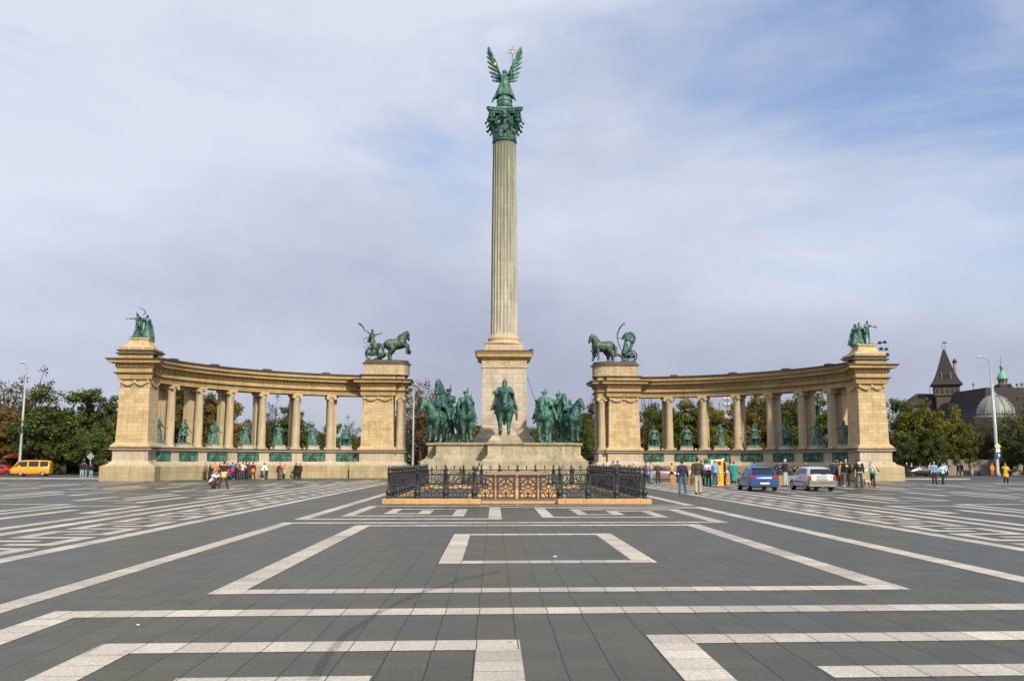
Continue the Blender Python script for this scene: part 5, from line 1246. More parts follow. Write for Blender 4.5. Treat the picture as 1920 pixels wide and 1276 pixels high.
car('parked_car', 'silver white older hatchback with orange red tail lamps seen from behind', (p.x, p.y, gz(p.y)), rad(0.5), pw, 3.70, 1.60, hatch(pw, .80, .92, 1.40, 3.70, .42, 0), .92,
    [(.50, 1.30, 1.30, .62), (1.36, 2.50, 1.96, 1.36)], (.60, 2.95), .28, extras=[
    ('rear_window', slab4(rw(.80, .97+.33*.05, .97+.33*.92, .10+.32*.05-.02, .10+.32*.92-.02, .82, .68), (0, .04, -.02)), M_glass), ('wiper', slab4([(-.02, .04, .98), (.28, .04, .98), (.28, .1, 1.01), (-.02, .1, 1.01)], (0, -.03, 0)), M_tyre),
    ('taillight', (-.79, -.63, -.03, .06, .60, .88), M_red), ('taillight', (.63, .79, -.03, .06, .60, .88), M_red), ('bumper', (-.81, .81, -.12, .14, .40, .60), pmat('grey_bumper', (.16, .15, .14), .6)), ('bumper_lip', (-.79, .79, -.09, .14, .30, .40), pmat('bumper_lower', (.30, .30, .29), .6)),
    ('number_plate', (-.30, .26, -.025, 0.0, .68, .82), pmat('dusty_plate', (.42, .40, .37), .6)), ('plate_recess', (-.34, .30, -.01, .02, .62, .87), pmat('recess', (.25, .22, .2), .6)), ('side_strip', (-.815, -.80, .85, 2.7, .50, .55), M_plastic), ('side_strip', (.80, .815, .85, 2.7, .50, .55), M_plastic),
    ('wing_mirror', (-.94, -.80, 2.32, 2.42, .93, 1.05), M_plastic), ('badge', (-.58, -.42, -.02, .01, .80, .83), M_plastic), ('badge', (.42, .58, -.02, .01, .80, .83), M_plastic), ('door_handle', (-.83, -.79, 1.42, 1.54, .78, .81), M_plastic), ('exhaust', (-.2, -.1, -.06, .3, .2, .26), M_tyre)])
# taupe saloon side-on, front to the right
pt_ = pm_('taupe_paint', (.21, .155, .135))
def saloon(L, hb, roof):
    return [(0, .35, .60, .60, .85), (.06, .26, hb-.06, hb-.06, .95), (.5, .2, hb, hb+.0, .98), (.75, .2, hb+.01, hb+.02, 1), (1.35, .2, hb+.02, roof-.03, 1), (2.0, .2, hb+.01, roof, 1), (2.5, .2, hb, roof-.03, 1), (3.25, .2, hb-.02, hb, 1), (L-.35, .22, hb-.10, hb-.10, .96), (L-.04, .26, hb-.2, hb-.2, .9), (L, .36, hb-.32, hb-.32, .84)]
p = gnd(1236, 902.3)
car('parked_car', 'taupe brown car side-on behind the visitors near the railing', (p.x-2.1, p.y, gz(p.y)), -PI/2, pt_, 4.35, 1.68, saloon(4.35, .90, 1.38), .9, [(.95, 1.75, 1.75, 1.35), (1.82, 3.05, 2.45, 1.82)], (.80, 3.40), .31,
    extras=[('windscreen', slab4([(-.62, 3.22, .93), (.62, 3.22, .93), (.50, 2.54, 1.34), (-.50, 2.54, 1.34)], (0, .02, .03)), M_glass), ('headlight', (-.78, -.45, 4.2, 4.34, .58, .70), M_clear), ('headlight', (.45, .78, 4.2, 4.34, .58, .70), M_clear), ('bumper', (-.8, .8, 4.22, 4.42, .34, .52), M_plastic), ('door_handle', (.82, .86, 2.0, 2.14, .76, .79), M_plastic)])
pk = pm_('black_paint', (.012, .013, .016))
pX = at(1724, 892, 119); car('parked_car', 'small black car beyond the right outer pier under the trees', (pX.x-1.9, 119, gz(119)), -PI/2, pk, 3.9, 1.68, saloon(3.9, .88, 1.42), .88, [(.95, 1.75, 1.75, 1.3), (1.82, 2.95, 2.4, 1.82)], (.62, 3.15), .31,
    extras=[('windscreen', slab4([(-.62, 3.1, .92), (.62, 3.1, .92), (.50, 2.54, 1.36), (-.50, 2.54, 1.36)], (0, .02, .03)), M_glass), ('headlight', (-.78, -.45, 3.78, 3.9, .52, .66), M_clear), ('headlight', (.45, .78, 3.78, 3.9, .52, .66), M_clear), ('bumper', (-.8, .8, 3.8, 3.96, .3, .5), M_plastic)])
pr_ = pm_('red_paint', (.42, .012, .015))
pX = at(1, 890, 124); car('parked_car', 'red car mostly hidden behind the nose of the yellow van', (pX.x-1.9, 124, gz(124)), -PI/2, pr_, 3.9, 1.68, saloon(3.9, .88, 1.42), .88, [(.95, 1.75, 1.75, 1.3), (1.82, 2.95, 2.4, 1.82)], (.62, 3.15), .31,
    extras=[('taillight', (-.7, -.4, -.02, .1, .6, .75), M_red), ('taillight', (.4, .7, -.02, .1, .6, .75), M_red), ('bumper', (-.8, .8, 3.8, 3.96, .3, .5), M_plastic)])
# yellow van, front to the left, turned slightly to the camera
py_ = pm_('yellow_paint', (.72, .33, .012))
stv = [(0, .42, .95, 1.72, .86), (.04, .32, 1.1, 1.85, .96), (.12, .28, 1.12, 1.95, 1), (1.2, .26, 1.12, 2.0, 1), (2.8, .26, 1.12, 2.0, 1), (3.55, .26, 1.11, 1.94, 1), (3.75, .26, 1.11, 1.85, 1), (4.30, .28, 1.08, 1.12, .97), (4.42, .3, .98, .98, .95), (4.5, .38, .80, .80, .9)]
pX = at(64, 890, 117)
car('passenger_van', 'bright yellow passenger van facing left at the far left', (pX.x+2.1, 117, gz(117)), PI/2+rad(13), py_, 4.5, 1.84, stv, 1.1, [(.18, 1.15, 1.15, .24), (1.32, 2.45, 2.45, 1.32), (2.62, 4.02, 3.62, 2.62)], (.80, 3.30), .33, cat='van',
    extras=[('windscreen', slab4([(-.78, 4.26, 1.16), (.78, 4.26, 1.16), (.66, 3.82, 1.80), (-.66, 3.82, 1.80)], (0, .03, .02)), M_glass), ('grille', (-.82, .82, 4.46, 4.53, .72, .92), M_plastic), ('headlight', (-.76, -.52, 4.5, 4.56, .74, .9), M_clear), ('headlight', (.52, .76, 4.5, 4.56, .74, .9), M_clear),
            ('bumper', (-.9, .9, 4.42, 4.62, .36, .55), M_plastic), ('door_handle', (-.97, -.93, 2.5, 2.62, 1.0, 1.04), M_plastic), ('wing_mirror', (.92, 1.1, 3.9, 4.0, 1.15, 1.38), M_plastic)])
# ------------------------------------------------------------------ kiosk boards, boxes
def text_obj(body_, size, mat, parent, loc, rot, name='lettering', ex=.006):
    cu = bpy.data.curves.new('t', 'FONT'); cu.body = body_; cu.size = size; cu.extrude = ex; cu.align_x = 'CENTER'; cu.align_y = 'CENTER'; cu.resolution_u = 3
    tmp = bpy.data.objects.new('t', cu); COL.objects.link(tmp); dg = bpy.context.evaluated_depsgraph_get(); dg.update()
    me = bpy.data.meshes.new_from_object(tmp.evaluated_get(dg)); bpy.data.objects.remove(tmp); me.materials.clear(); me.materials.append(mat)
    o = bpy.data.objects.new(name, me); link(o, parent); o.location = loc; o.rotation_euler = rot; return o
M_or = pmat('orange_board', (.90, .36, .005), .45, 0, .06); M_gn = pmat('green_board', (.01, .22, .09), .5, 0, .12); M_card = pmat('brown_box', (.40, .20, .07), .8, 0, .15)
p = gnd(1350, 909.2)
g = empty('ice_cream_board', (p.x, p.y, gz(p.y)), rad(0), label='tall orange upright board with a dark square picture and vertical lettering', cat='signboard')
MB().box(-.25, .25, -.08, .08, 0, 1.78).build('board', M_or, g); MB().box(-.26, .26, -.085, .085, 1.78, 1.86).build('top_trim', M_wht, g); MB().box(-.16, .10, -.10, -.082, 1.44, 1.70).build('picture', M_iron, g)
MB().box(-.25, .25, -.086, -.08, .92, .95).build('seam', M_wht, g)
text_obj('INFO', .24, M_plastic, g, (-.03, -.088, .56), (PI/2, -PI/2, 0))
p = gnd(1334, 908); g = empty('display_stand', (p.x, p.y+.4, gz(p.y)), rad(0), label='green freestanding display with pictures and white panel beside the orange board', cat='display stand')
MB().box(-.45, .38, -.05, .05, .9, 1.95).build('poster_panel', M_gn, g); MB().box(-.42, .36, -.06, .06, 0, .62).build('base_box', M_gn, g)
for x in (-.4, .34): MB().box(x-.03, x+.03, -.04, .04, .55, 1.9).build('post', M_wht, g)
MB().box(-.42, -.20, -.075, -.055, 1.45, 1.85).build('picture', pmat('pic_dark', (.04, .07, .09), .5, 0, .6, 9), g); MB().box(.06, .30, -.075, -.055, 1.2, 1.85).build('picture', pmat('pic_mixed', (.45, .5, .5), .5, 0, .7, 11), g); MB().box(-.3, .2, -.08, -.062, .38, .52).build('picture', pmat('pic_red', (.4, .12, .12), .5, 0, .5, 14), g)
boxes = [(1262, 909, .75, 'brown cardboard box behind the woman in the tan sweater'), (1295, 907, .62, 'brown box with a white canister standing on it'), (1363, 908, .85, 'brown box stand with a white dish on top beside the orange board'), (1385, 905, .8, 'brown box stand behind the green coat'), (1448, 908, .7, 'brown box beside the blue car'), (1465, 909, .7, 'brown box near the grey haired man'), (1482, 910, .7, 'reddish brown box beside the white car')]
for (px, py, h, lb) in boxes:
    p = gnd(px, py); o = empty('cardboard_box', (p.x, p.y, gz(p.y)), rad(random.uniform(-20, 20)), label=lb, cat='box', group='brown vendor boxes')
    MB().ring(P4(-.2, .2, -.17, .17), [(0, 0), (.004, h*.5), (0, h)]).build('carton', M_card, o); MB().box(-.21, .21, -.03, .03, h-.01, h+.008).build('tape', pmat('tape', (.5, .36, .2), .5), o)
p = gnd(1295, 907); o = MB(); o.lathe([(.10, 0), (.105, .05), (.105, .32), (.08, .38), (.03, .40)], 16); o = o.build('white_canister', M_wht, None, (p.x, p.y, gz(p.y)+.63)); tag(o, 'white canister standing on a brown box', 'canister')
p = gnd(1363, 908); o = MB(); o.lathe([(.10, 0), (.19, .05), (.20, .08), (.10, .13), (.02, .15)], 16); o = o.build('white_dish', M_wht, None, (p.x, p.y, gz(p.y)+.86)); tag(o, 'white covered dish on a brown box stand', 'dish')
for i, (px, py, lb) in enumerate(((1040, 1044, 'small white scrap of paper on the inner white rectangle'), (258, 1172, 'crumpled white scrap in the left foreground'), (970, 946, 'small white scrap before the railing step'), (1857, 919, 'white scrap far right on the paving'))):
    p = gnd(px, py); o = MB(); q = 1.0 if py < 1100 else .5; o.ell((0, 0, .01*q), (.035*q, .022*q, .010*q)); o.ell((.022*q, .015*q, .010*q), (.02*q, .015*q, .012*q)); o = blob('paper_scrap', o, .004, M_wht, None, 0); o.location = (p.x, p.y, gz(p.y)+.004); tag(o, lb, 'litter', 'paper scraps on the square')
# ------------------------------------------------------------------ people
def clampwing(p):
    s_ = -1 if p.x < 0 else 1
    for _ in range(60):
        x, y = p.x-XS[s_], p.y; dx, dy = x, y-100; lx = dx*math.cos(ALPHA)+dy*math.sin(ALPHA); ly = 100-dx*math.sin(ALPHA)+dy*math.cos(ALPHA); lx *= s_
        if lx > 11 and ly > CY-4 and math.hypot(lx-CX, ly-CY) > 21.7 and lx < 33.6: p.y -= .25; p.x -= .25*p.x/p.y
        else: break
    return p
def per(px, py, label, face, h, top, bot, group=None, Y=None, **k):
    if Y: p = at(px, py, Y)
    else: p = clampwing(gnd(px, py))
    return person(p.x, p.y, label, face, h, top, bot, px=False, group=group, **k)
GL = 'visitors in front of the left colonnade'; GR = 'visitors in front of the right colonnade'
BK = (.012, .012, .016); NV = (.015, .02, .05); DJ = (.04, .07, .14); LJ = (.22, .34, .46); DK = (.03, .028, .03); BR = (.07, .045, .03); CR = (.55, .48, .36); WH = (.72, .72, .72)
H1 = (.02, .014, .01); H2 = (.09, .05, .025); H3 = (.42, .30, .14); HG = (.45, .44, .42)
fold = ((25, 20, 70, 40), (25, 20, 70, 40)); cam_ = ((75, 10, 60, 10), (75, 10, 60, 10)); akim = ((-12, 42, 60, 90), (-12, 42, 60, 90)); stride = ((16, 4, 3), (-12, 14, 3))
per(384, 898, 'person in grey khaki jacket and dark trousers at the left end of the visitor group', 80, 1.68, (.20, .18, .13), DK, GL, hair=H1, arms=((35, 8, 50), (10, 8, 12)))
per(393, 898, 'person in dark jacket standing second from the left of the visitor group', 110, 1.58, BK, BK, GL, hair=(.25, .10, .04), arms=fold)
per(402, 897.5, 'person with orange shoulders and cream trousers in the visitor group', 20, 1.76, (.55, .22, .10), CR, GL, hair=(.08, .02, .015), arms=((20, 25, 30), (20, 25, 30)), tlen=.3)
per(411, 898, 'person in black jacket holding something white to the chest', 60, 1.66, BK, DK, GL, hair=H1, arms=fold)
per(424, 897.5, 'black haired person in a red top in the visitor group', -50, 1.66, (.45, .05, .03), DK, GL, hair=H1, longhair=True)
per(435, 898, 'person seen from behind in blue jacket with a red garment tied at the waist', 180, 1.74, (.02, .13, .50), BK, GL, hair=H2, band=(.62, .01, .015), shoes=WH, arms=((20, 12, 60), (20, 12, 60)))
per(429, 898, 'crouching child in purple blue clothes at the feet of the visitor group', 150, 1.45, (.06, .05, .20), (.05, .05, .14), GL, hair=H1, legs=((105, 140, 10), (95, 135, 10)), lean=25, arms=fold)
per(440, 897, 'person in pale blue top half hidden in the visitor group', 180, 1.62, (.45, .60, .72), DK, GL, hair=H1)
per(445, 898, 'tall man in brown jacket with a round bag in the visitor group', 180, 1.86, (.16, .11, .05), BK, GL, hair=H1, backpack=(.22, .16, .11))
per(454, 897.5, 'person in cream shirt and blue jeans with hands on hips', 180, 1.76, (.66, .54, .38), DJ, GL, hair=H1, arms=akim)
per(459.5, 896, 'dark haired tall person standing behind the cream shirt', 200, 1.84, (.08, .03, .03), BK, GL, hair=(.05, .02, .015))
per(466, 897.5, 'person in dark grey green jacket near the right end of the group', -160, 1.72, (.035, .045, .035), (.05, .05, .08), GL, hair=H2, arms=fold)
per(474, 898, 'person in maroon top with a bright orange jacket tied at the waist', 180, 1.74, (.09, .012, .03), BK, GL, hair=(.05, .012, .012), band=(.85, .20, .01), legs=((4, 2, 7), (-4, 2, 7)))
per(490.5, 898, 'person in white sweatshirt and jeans with white shoes bending right', 130, 1.70, WH, DJ, GL, hair=H1, shoes=WH, lean=22, arms=((40, 8, 40), (40, 8, 40)), wide=1.15)
per(499, 897.5, 'person in white shirt and dark jeans leaning toward the white sweatshirt', -120, 1.70, WH, NV, GL, hair=H1, lean=20, arms=((40, 8, 40), (40, 8, 40)))
per(524.5, 897, 'person in red and dark jacket with grey trousers near the wall', 90, 1.72, (.40, .04, .03), (.09, .10, .10), GL, hair=H2, arms=fold, backpack=DK)
per(533, 896.5, 'small person in beige coat beside the red jacket', -80, 1.56, (.50, .36, .22), DK, GL, hair=H2, tlen=.3, arms=((30, 8, 60), (10, 8, 20)))
per(554.5, 896.5, 'person in long black coat walking close to another person', 150, 1.74, BK, BK, GL, hair=(.10, .04, .035), tlen=.45, legs=stride)
per(562, 896.5, 'person in dark red trimmed black clothes at the right of the pair', -150, 1.68, (.04, .012, .014), BK, GL, hair=(.09, .04, .02), legs=stride)
per(395, 915.5, 'crouching photographer in white shirt with a black backpack on the left', 75, 1.74, WH, (.07, .045, .035), GL, hair=H2, legs=((112, 148, 10), (80, 140, 10)), lean=28, arms=cam_, backpack=(.03, .03, .035), fine=.022)
per(419, 916, 'woman in dark red top with tan jacket round her waist, legs apart', 175, 1.66, (.05, .012, .018), (.045, .025, .035), GL, hair=(.03, .012, .012), band=(.62, .42, .14), legs=((6, 2, 10), (-6, 2, 12)), arms=cam_, fine=.022)
# left far pair
per(153, 894.5, 'man in black jacket and light jeans, left of two standing beside the outer pier', 180, 1.80, BK, LJ, 'people far left', Y=98, hair=H1); per(158, 894.5, 'man in dark brown jacket and light jeans, right of two standing beside the outer pier', 185, 1.82, (.035, .02, .02), LJ, 'people far left', Y=98.6, hair=H1)
per(170, 893.5, 'person in dark top and blue jeans next to the grey diamond sign', 190, 1.64, BK, LJ, 'people far left', Y=100, hair=(.1, .04, .02), arms=fold)
# near walkers
per(1280, 925, 'woman in navy jacket and blue jeans walking away beside the railing', 172, 1.74, (.018, .022, .045), (.05, .10, .19), None, hair=(.05, .018, .012), legs=((10, 3, 5), (-8, 10, 5)), arms=((12, 12, 12), (-14, 14, 12)), shoes=(.10, .03, .02), fine=.018, wide=1.02)
o = per(1309, 925.5, 'man in dark brown jacket and khaki trousers walking away with a black shoulder bag', 178, 1.86, (.045, .033, .024), (.34, .31, .22), None, hair=(.04, .016, .012), legs=((10, 5, 2), (-6, 10, 2)), arms=((10, 10, 12), (-8, 12, 12)), shoes=BK, fine=.018, wide=1.12, legwide=1.15)
sb = MB(); sb.ell((-.26, .06, 1.08), (.09, .19, .20)); sb.path([(-.26, .06, 1.2), (-.12, -.10, 1.50), (.14, -.12, 1.42)], .02, 6); sb = blob('shoulder_bag', sb, .022, cmat(BK), None, 1)
sb.location = o.location; sb.rotation_euler = o.rotation_euler; tag(sb, 'black shoulder bag hanging on the man in the dark brown jacket', 'bag')
# behind the railing
per(1118, 898, 'head of a dark haired seated person far behind the railing, leftmost', 200, 1.50, (.35, .25, .2), DK, GR, Y=92, hair=H1); per(1132, 898, 'person with dark red hair and dark top behind the railing', 200, 1.62, (.08, .03, .05), DK, GR, Y=90, hair=(.1, .02, .015))
per(1150, 902, 'man in brown jacket, left of two taller men behind the railing', 190, 1.80, (.16, .11, .09), DK, GR, Y=84, hair=(.05, .015, .012)); per(1158.5, 902, 'man in grey brown jacket, right of two taller men behind the railing', 200, 1.84, (.11, .10, .08), DK, GR, Y=83, hair=(.05, .015, .012))
per(1170.5, 904, 'person in light blue shirt behind the railing', 180, 1.45, (.42, .58, .80), DK, GR, Y=80, hair=(.28, .12, .05)); per(1181, 903, 'dark haired person in pale top between blue shirt and white hat', 150, 1.50, (.5, .5, .52), DK, GR, Y=82, hair=(.12, .05, .02), longhair=True)
per(1189, 904, 'person in white hat and cream and orange clothes behind the railing', 100, 1.66, (.62, .44, .30), CR, GR, Y=80, hair=H1, hat=(.66, .66, .66), tlen=.3)
per(1211.5, 906, 'woman in dark red cap with pink and navy jacket near the taupe car', 70, 1.72, (.04, .05, .22), NV, GR, hair=H1, hat=(.18, .02, .03), backpack=(.45, .08, .16), legs=stride)
per(1220.5, 905.5, 'person in cap with grey green vest and light blue jeans near the taupe car', 60, 1.74, (.30, .31, .22), (.25, .46, .62), GR, hair=H1, hat=(.05, .03, .02), arms=fold)
per(1234, 906, 'white haired person in maroon brown jacket and dark trousers', 180, 1.64, (.10, .04, .035), DK, GR, hair=(.72, .68, .62), arms=fold)
per(1260, 903.5, 'woman in tan sweater and navy skirt behind a brown box', 150, 1.62, (.52, .32, .13), (.01, .01, .07), GR, hair=(.06, .03, .02), skirt=(.008, .01, .07), arms=fold)
per(1316, 910, 'dark haired man with pale blue bag and dark trousers beside the brown jacket', 160, 1.74, (.30, .34, .38), (.03, .03, .07), GR, hair=(.05, .03, .02), backpack=(.30, .42, .52))
per(1323, 909, 'reddish haired person behind the white shirt', 170, 1.72, (.10, .05, .05), BK, GR, hair=(.08, .04, .025))
per(1329, 910.5, 'person in white shirt with brown bag at the waist leaning to the display', 190, 1.72, WH, BK, GR, hair=(.05, .02, .015), lean=14, arms=((30, 12, 40), (30, 12, 40)), band=(.06, .045, .04))
per(1341.5, 911, 'person in denim blue shirt, blue jeans, white cap and white shoes by the display', 150, 1.76, (.22, .33, .50), (.03, .11, .22), GR, hair=H1, hat=WH, shoes=WH, legs=((2, 0, 3), (8, 2, 5)))
per(1357.5, 909, 'tall person in dark open jacket and white cap right of the orange board', -70, 1.88, (.035, .03, .05), (.035, .035, .05), GR, hair=(.4, .15, .05), hat=(.78, .76, .5), tlen=.35)
per(1370, 907.5, 'person in grey brown jacket with short black hair beside the teal coat', 120, 1.68, (.20, .17, .15), BK, GR, hair=(.03, .015, .012), arms=fold)
per(1373, 904, 'taller reddish haired person behind the teal coat', 20, 1.84, (.45, .36, .26), DK, GR, hair=(.14, .05, .03))
per(1377, 908, 'person in long bright teal raincoat seen from behind', 190, 1.70, (.005, .24, .21), BK, GR, hair=(.10, .04, .02), tlen=.62, tflare=1.15, wide=1.1, shoes=WH)
per(1395, 905, 'small blond child in red jacket left of the blue car', 40, 1.25, (.38, .025, .02), DK, GR, hair=H3)
per(1415.5, 904, 'person in royal blue jacket behind the roof of the blue car', 180, 1.74, (.01, .08, .38), DK, GR, hair=H1)
per(1461, 906, 'person in navy jacket with an elbow raised between the cars', 200, 1.78, (.022, .025, .05), BK, GR, hair=H1, arms=((-10, 45, 60, 90), (20, 20, 60)))
per(1463.5, 908.5, 'seated blond person in dark clothes between the cars', 200, 1.34, (.03, .03, .04), BK, GR, hair=H3, longhair=True)
per(1473.5, 911, 'grey haired man in black jacket and pale jeans between the cars', -140, 1.82, BK, (.30, .44, .52), GR, hair=(.55, .52, .48), wide=1.12, legwide=1.15, arms=fold)
per(1483, 908.5, 'seated dark clothed person with brown hair right of the grey haired man', 180, 1.28, (.035, .025, .03), BK, GR, hair=H2); per(1490.5, 907.5, 'seated black haired person turned right beside the white car', 100, 1.36, BK, BK, GR, hair=H1)
per(1499.5, 906, 'black haired person in yellow green shirt behind the white car', 60, 1.34, (.46, .55, .06), DK, GR, hair=H1)
per(1516, 904, 'dark haired person bending behind the roof of the white car', -60, 1.74, BK, DK, GR, hair=(.05, .015, .012), lean=18)
per(1565, 912, 'person in navy hooded jacket and black trousers right of the white car', 175, 1.78, (.02, .025, .06), BK, GR, hair=(.04, .025, .015), legs=((3, 0, 4), (-3, 0, 4)))
per(1571, 910, 'person in grey cap half hidden behind the navy hooded jacket', 160, 1.76, NV, DK, GR, hair=H1, hat=(.24, .24, .26))
per(1578.5, 911.5, 'blond person in tan vest among the dark jackets', 20, 1.66, (.28, .17, .08), DK, GR, hair=(.45, .24, .12), longhair=True, shoes=WH)
o = per(1588, 912.5, 'bald man in black jacket with a yellow emblem on its back, legs apart', 175, 1.86, (.010, .008, .014), (.09, .09, .11), GR, hair=None, legs=((10, 2, 8), (-10, 2, 10)), wide=1.12, shoes=WH)
em = MB(); em.ell((0, .185, 1.40), (.11, .03, .09)); em.build('back_emblem', cmat((.45, .36, .02)), o)
o = per(1612, 913, 'man in black jacket with white hood and dark green trousers', 178, 1.88, (.012, .012, .018), (.06, .07, .065), GR, hair=(.13, .05, .03), legs=((5, 0, 7), (-5, 0, 7)), wide=1.15, legwide=1.2, arms=((8, 14, 10), (8, 14, 30)))
em = MB(); em.ell((0, .185, 1.40), (.10, .03, .07)); em.build('back_emblem', cmat((.30, .22, .03)), o); em = MB(); em.ell((0, .10, 1.58), (.13, .09, .10)); em.build('white_hood', cmat(WH), o); em = MB(); em.ell((0, 0, .99), (.23, .165, .09)); em.build('shirt_hem', cmat((.35, .36, .38)), o)
o = per(1637, 912.5, 'person in white and green top with a red bundle, next to a dog', -60, 1.72, (.60, .66, .62), NV, GR, hair=(.25, .22, .2), lean=12, arms=((30, 12, 40), (-30, 10, 10)), band=(.03, .42, .06))
em = MB(); em.caps((.0, .2, 1.32), (.12, .55, 1.05), .12, .05); blob('red_bundle', em, .024, cmat((.45, .02, .03)), o, 1)
# right side
per(1701, 893, 'white haired person in dark suit beside the right outer pier', 150, 1.76, BK, DK, 'people far right', Y=116, hair=(.7, .68, .62)); per(1710, 891.5, 'person in cream jacket beside the black car', 60, 1.70, CR, DK, 'people far right', Y=121, hair=H3)
per(1745, 893, 'person in mauve top at the tail of the black car', 10, 1.74, (.42, .30, .36), DK, 'people far right', Y=116, hair=H2)
per(1753, 907.5, 'woman in blue grey cardigan over white top with dark trousers, facing the camera', 0, 1.72, (.16, .26, .38), (.03, .012, .02), 'people far right', hair=H2, wide=1.1)
per(1768.5, 907.5, 'person in pale blue top and dark trousers walking beside the cardigan', 10, 1.60, (.30, .55, .75), BK, 'people far right', hair=(.10, .04, .025), legs=stride, arms=akim)
per(1773, 897, 'person with dark hair, white scarf and red trousers further back', -10, 1.76, (.42, .38, .34), (.12, .02, .03), 'people far right', Y=104, hair=H2)
per(1797.5, 890, 'person in dark red striding left along the stone wall', -90, 1.70, (.06, .02, .04), BK, 'people far right', Y=125, hair=H1, legs=stride); per(1805, 890, 'person in navy striding along the stone wall with long steps', -90, 1.76, NV, BK, 'people far right', Y=125.5, hair=H1, legs=((25, 4, 3), (-25, 12, 3)))
per(1822, 890, 'person in long beige coat in front of the stone wall', 90, 1.80, (.52, .42, .30), (.5, .42, .3), 'people far right', Y=125, hair=(.2, .18, .16), tlen=.6)
per(1861, 888, 'person in orange vest beside the lamp pole', 0, 1.66, (.80, .22, .02), (.6, .2, .05), 'people far right', Y=124, hair=HG)
per(1887, 907.5, 'person in yellow jacket with purple scarf, black trousers and white shoes', -10, 1.60, (.62, .38, .02), BK, 'people far right', hair=(.12, .03, .02), shoes=WH, arms=((60, 15, 90), (30, 12, 60)), tlen=.25)
# handbag of the black coat
p = clampwing(gnd(548, 896.5)); b = MB(); b.ell((0, 0, .62), (.16, .09, .16)); b.path([(-.08, 0, .75), (0, 0, .92), (.08, 0, .75)], .018, 6); b = blob('handbag', b, .02, cmat((.03, .025, .035)), None, 1); b.location = (p.x, p.y, gz(p.y)+.05); tag(b, 'dark handbag carried by the person in the long black coat', 'bag')
# dogs
def dog(px, py, label, face, col_, s=1.0, patch=None):
    p = clampwing(gnd(px, py)); mb = MB()
    mb.caps((0, -.20, .38), (0, .22, .36), .12, .10); mb.caps((0, -.22, .42), (0, -.34, .55), .08, .06); mb.ell((0, -.38, .58), (.07, .09, .07)); mb.caps((0, -.42, .56), (0, -.52, .54), .04, .03)
    for sx in (-1, 1):
        mb.caps((sx*.05, -.36, .63), (sx*.07, -.34, .55), .03, .02, 6)
        mb.caps((sx*.07, -.20, .33), (sx*.07, -.19, .16), .05, .03, 8); mb.caps((sx*.07, -.19, .16), (sx*.07, -.21, .03), .028, .03, 8)
        mb.caps((sx*.07, .20, .33), (sx*.07, .16, .20), .065, .04, 8); mb.caps((sx*.07, .16, .20), (sx*.07, .25, .13), .035, .026, 8); mb.caps((sx*.07, .25, .13), (sx*.07, .23, .03), .025, .03, 8)
    mb.caps((0, .30, .42), (0, .44, .56), .03, .015, 6)
    o = blob('dog', mb, .016, pmat('fur_%d' % px, col_, .9, 0, .5, 5), None, 1); o.location = (p.x, p.y, gz(p.y)); o.rotation_euler.z = rad(face); o.scale = (s, s, s); tag(o, label, 'dog')
dog(1627, 912.5, 'white and tan dog standing by the person with the red bundle', -60, (.42, .32, .24)); dog(1597, 909, 'small dark dog right of the bald man', 80, (.04, .03, .03), .95)
# ------------------------------------------------------------------ trees
def leafmat(name, cols, trans=.25):
    m = bpy.data.materials.new(name); m.use_nodes = True; t = m.node_tree; L = t.links.new
    b = t.nodes['Principled BSDF']; b.inputs['Roughness'].default_value = .7; b.inputs['Specular IOR Level'].default_value = .2
    tc = N(t, 'ShaderNodeTexCoord'); n = N(t, 'ShaderNodeTexNoise'); n.inputs['Scale'].default_value = .55; n.inputs['Detail'].default_value = 3; L(tc.outputs['Object'], n.inputs[0])
    w = N(t, 'ShaderNodeTexWhiteNoise', noise_dimensions='3D'); g_ = N(t, 'ShaderNodeNewGeometry')
    oi = N(t, 'ShaderNodeObjectInfo'); 
    a = N(t, 'ShaderNodeMath', operation='MULTIPLY_ADD'); a.inputs[1].default_value = .30; L(g_.outputs['Random Per Island'], a.inputs[0]); L(n.outputs[0], a.inputs[2])
    a2 = N(t, 'ShaderNodeMath', operation='MULTIPLY_ADD'); a2.inputs[1].default_value = .22; L(oi.outputs['Random'], a2.inputs[0]); L(a.outputs[0], a2.inputs[2])
    r = ramp(t, [(.45, cols[0]), (.70, cols[1]), (.95, cols[2])]); L(a2.outputs[0], r.inputs[0]); L(r.outputs[0], b.inputs[0])
    tr = N(t, 'ShaderNodeBsdfTranslucent'); L(r.outputs[0], tr.inputs[0]); mx = N(t, 'ShaderNodeMixShader'); mx.inputs[0].default_value = trans
    L(b.outputs[0], mx.inputs[1]); L(tr.outputs[0], mx.inputs[2]); L(mx.outputs[0], t.nodes['Material Output'].inputs[0]); return m
M_bark = pmat('bark', (.075, .055, .04), .9, 0, .3, 5, .5)
LEAF = {'dark': leafmat('dark_leaves', ((.025, .045, .012), (.055, .085, .020), (.11, .14, .030))),
        'mid': leafmat('green_leaves', ((.035, .060, .012), (.080, .105, .018), (.15, .155, .025))),
        'yel': leafmat('yellowing_leaves', ((.045, .062, .010), (.105, .112, .015), (.20, .165, .022))),
        'brn': leafmat('autumn_leaves', ((.060, .048, .016), (.125, .088, .026), (.21, .14, .035))),
        'oli': leafmat('olive_leaves', ((.05, .05, .018), (.10, .09, .028), (.17, .13, .04))),
        'red': leafmat('red_leaves', ((.16, .02, .02), (.25, .035, .03), (.30, .06, .03)))}
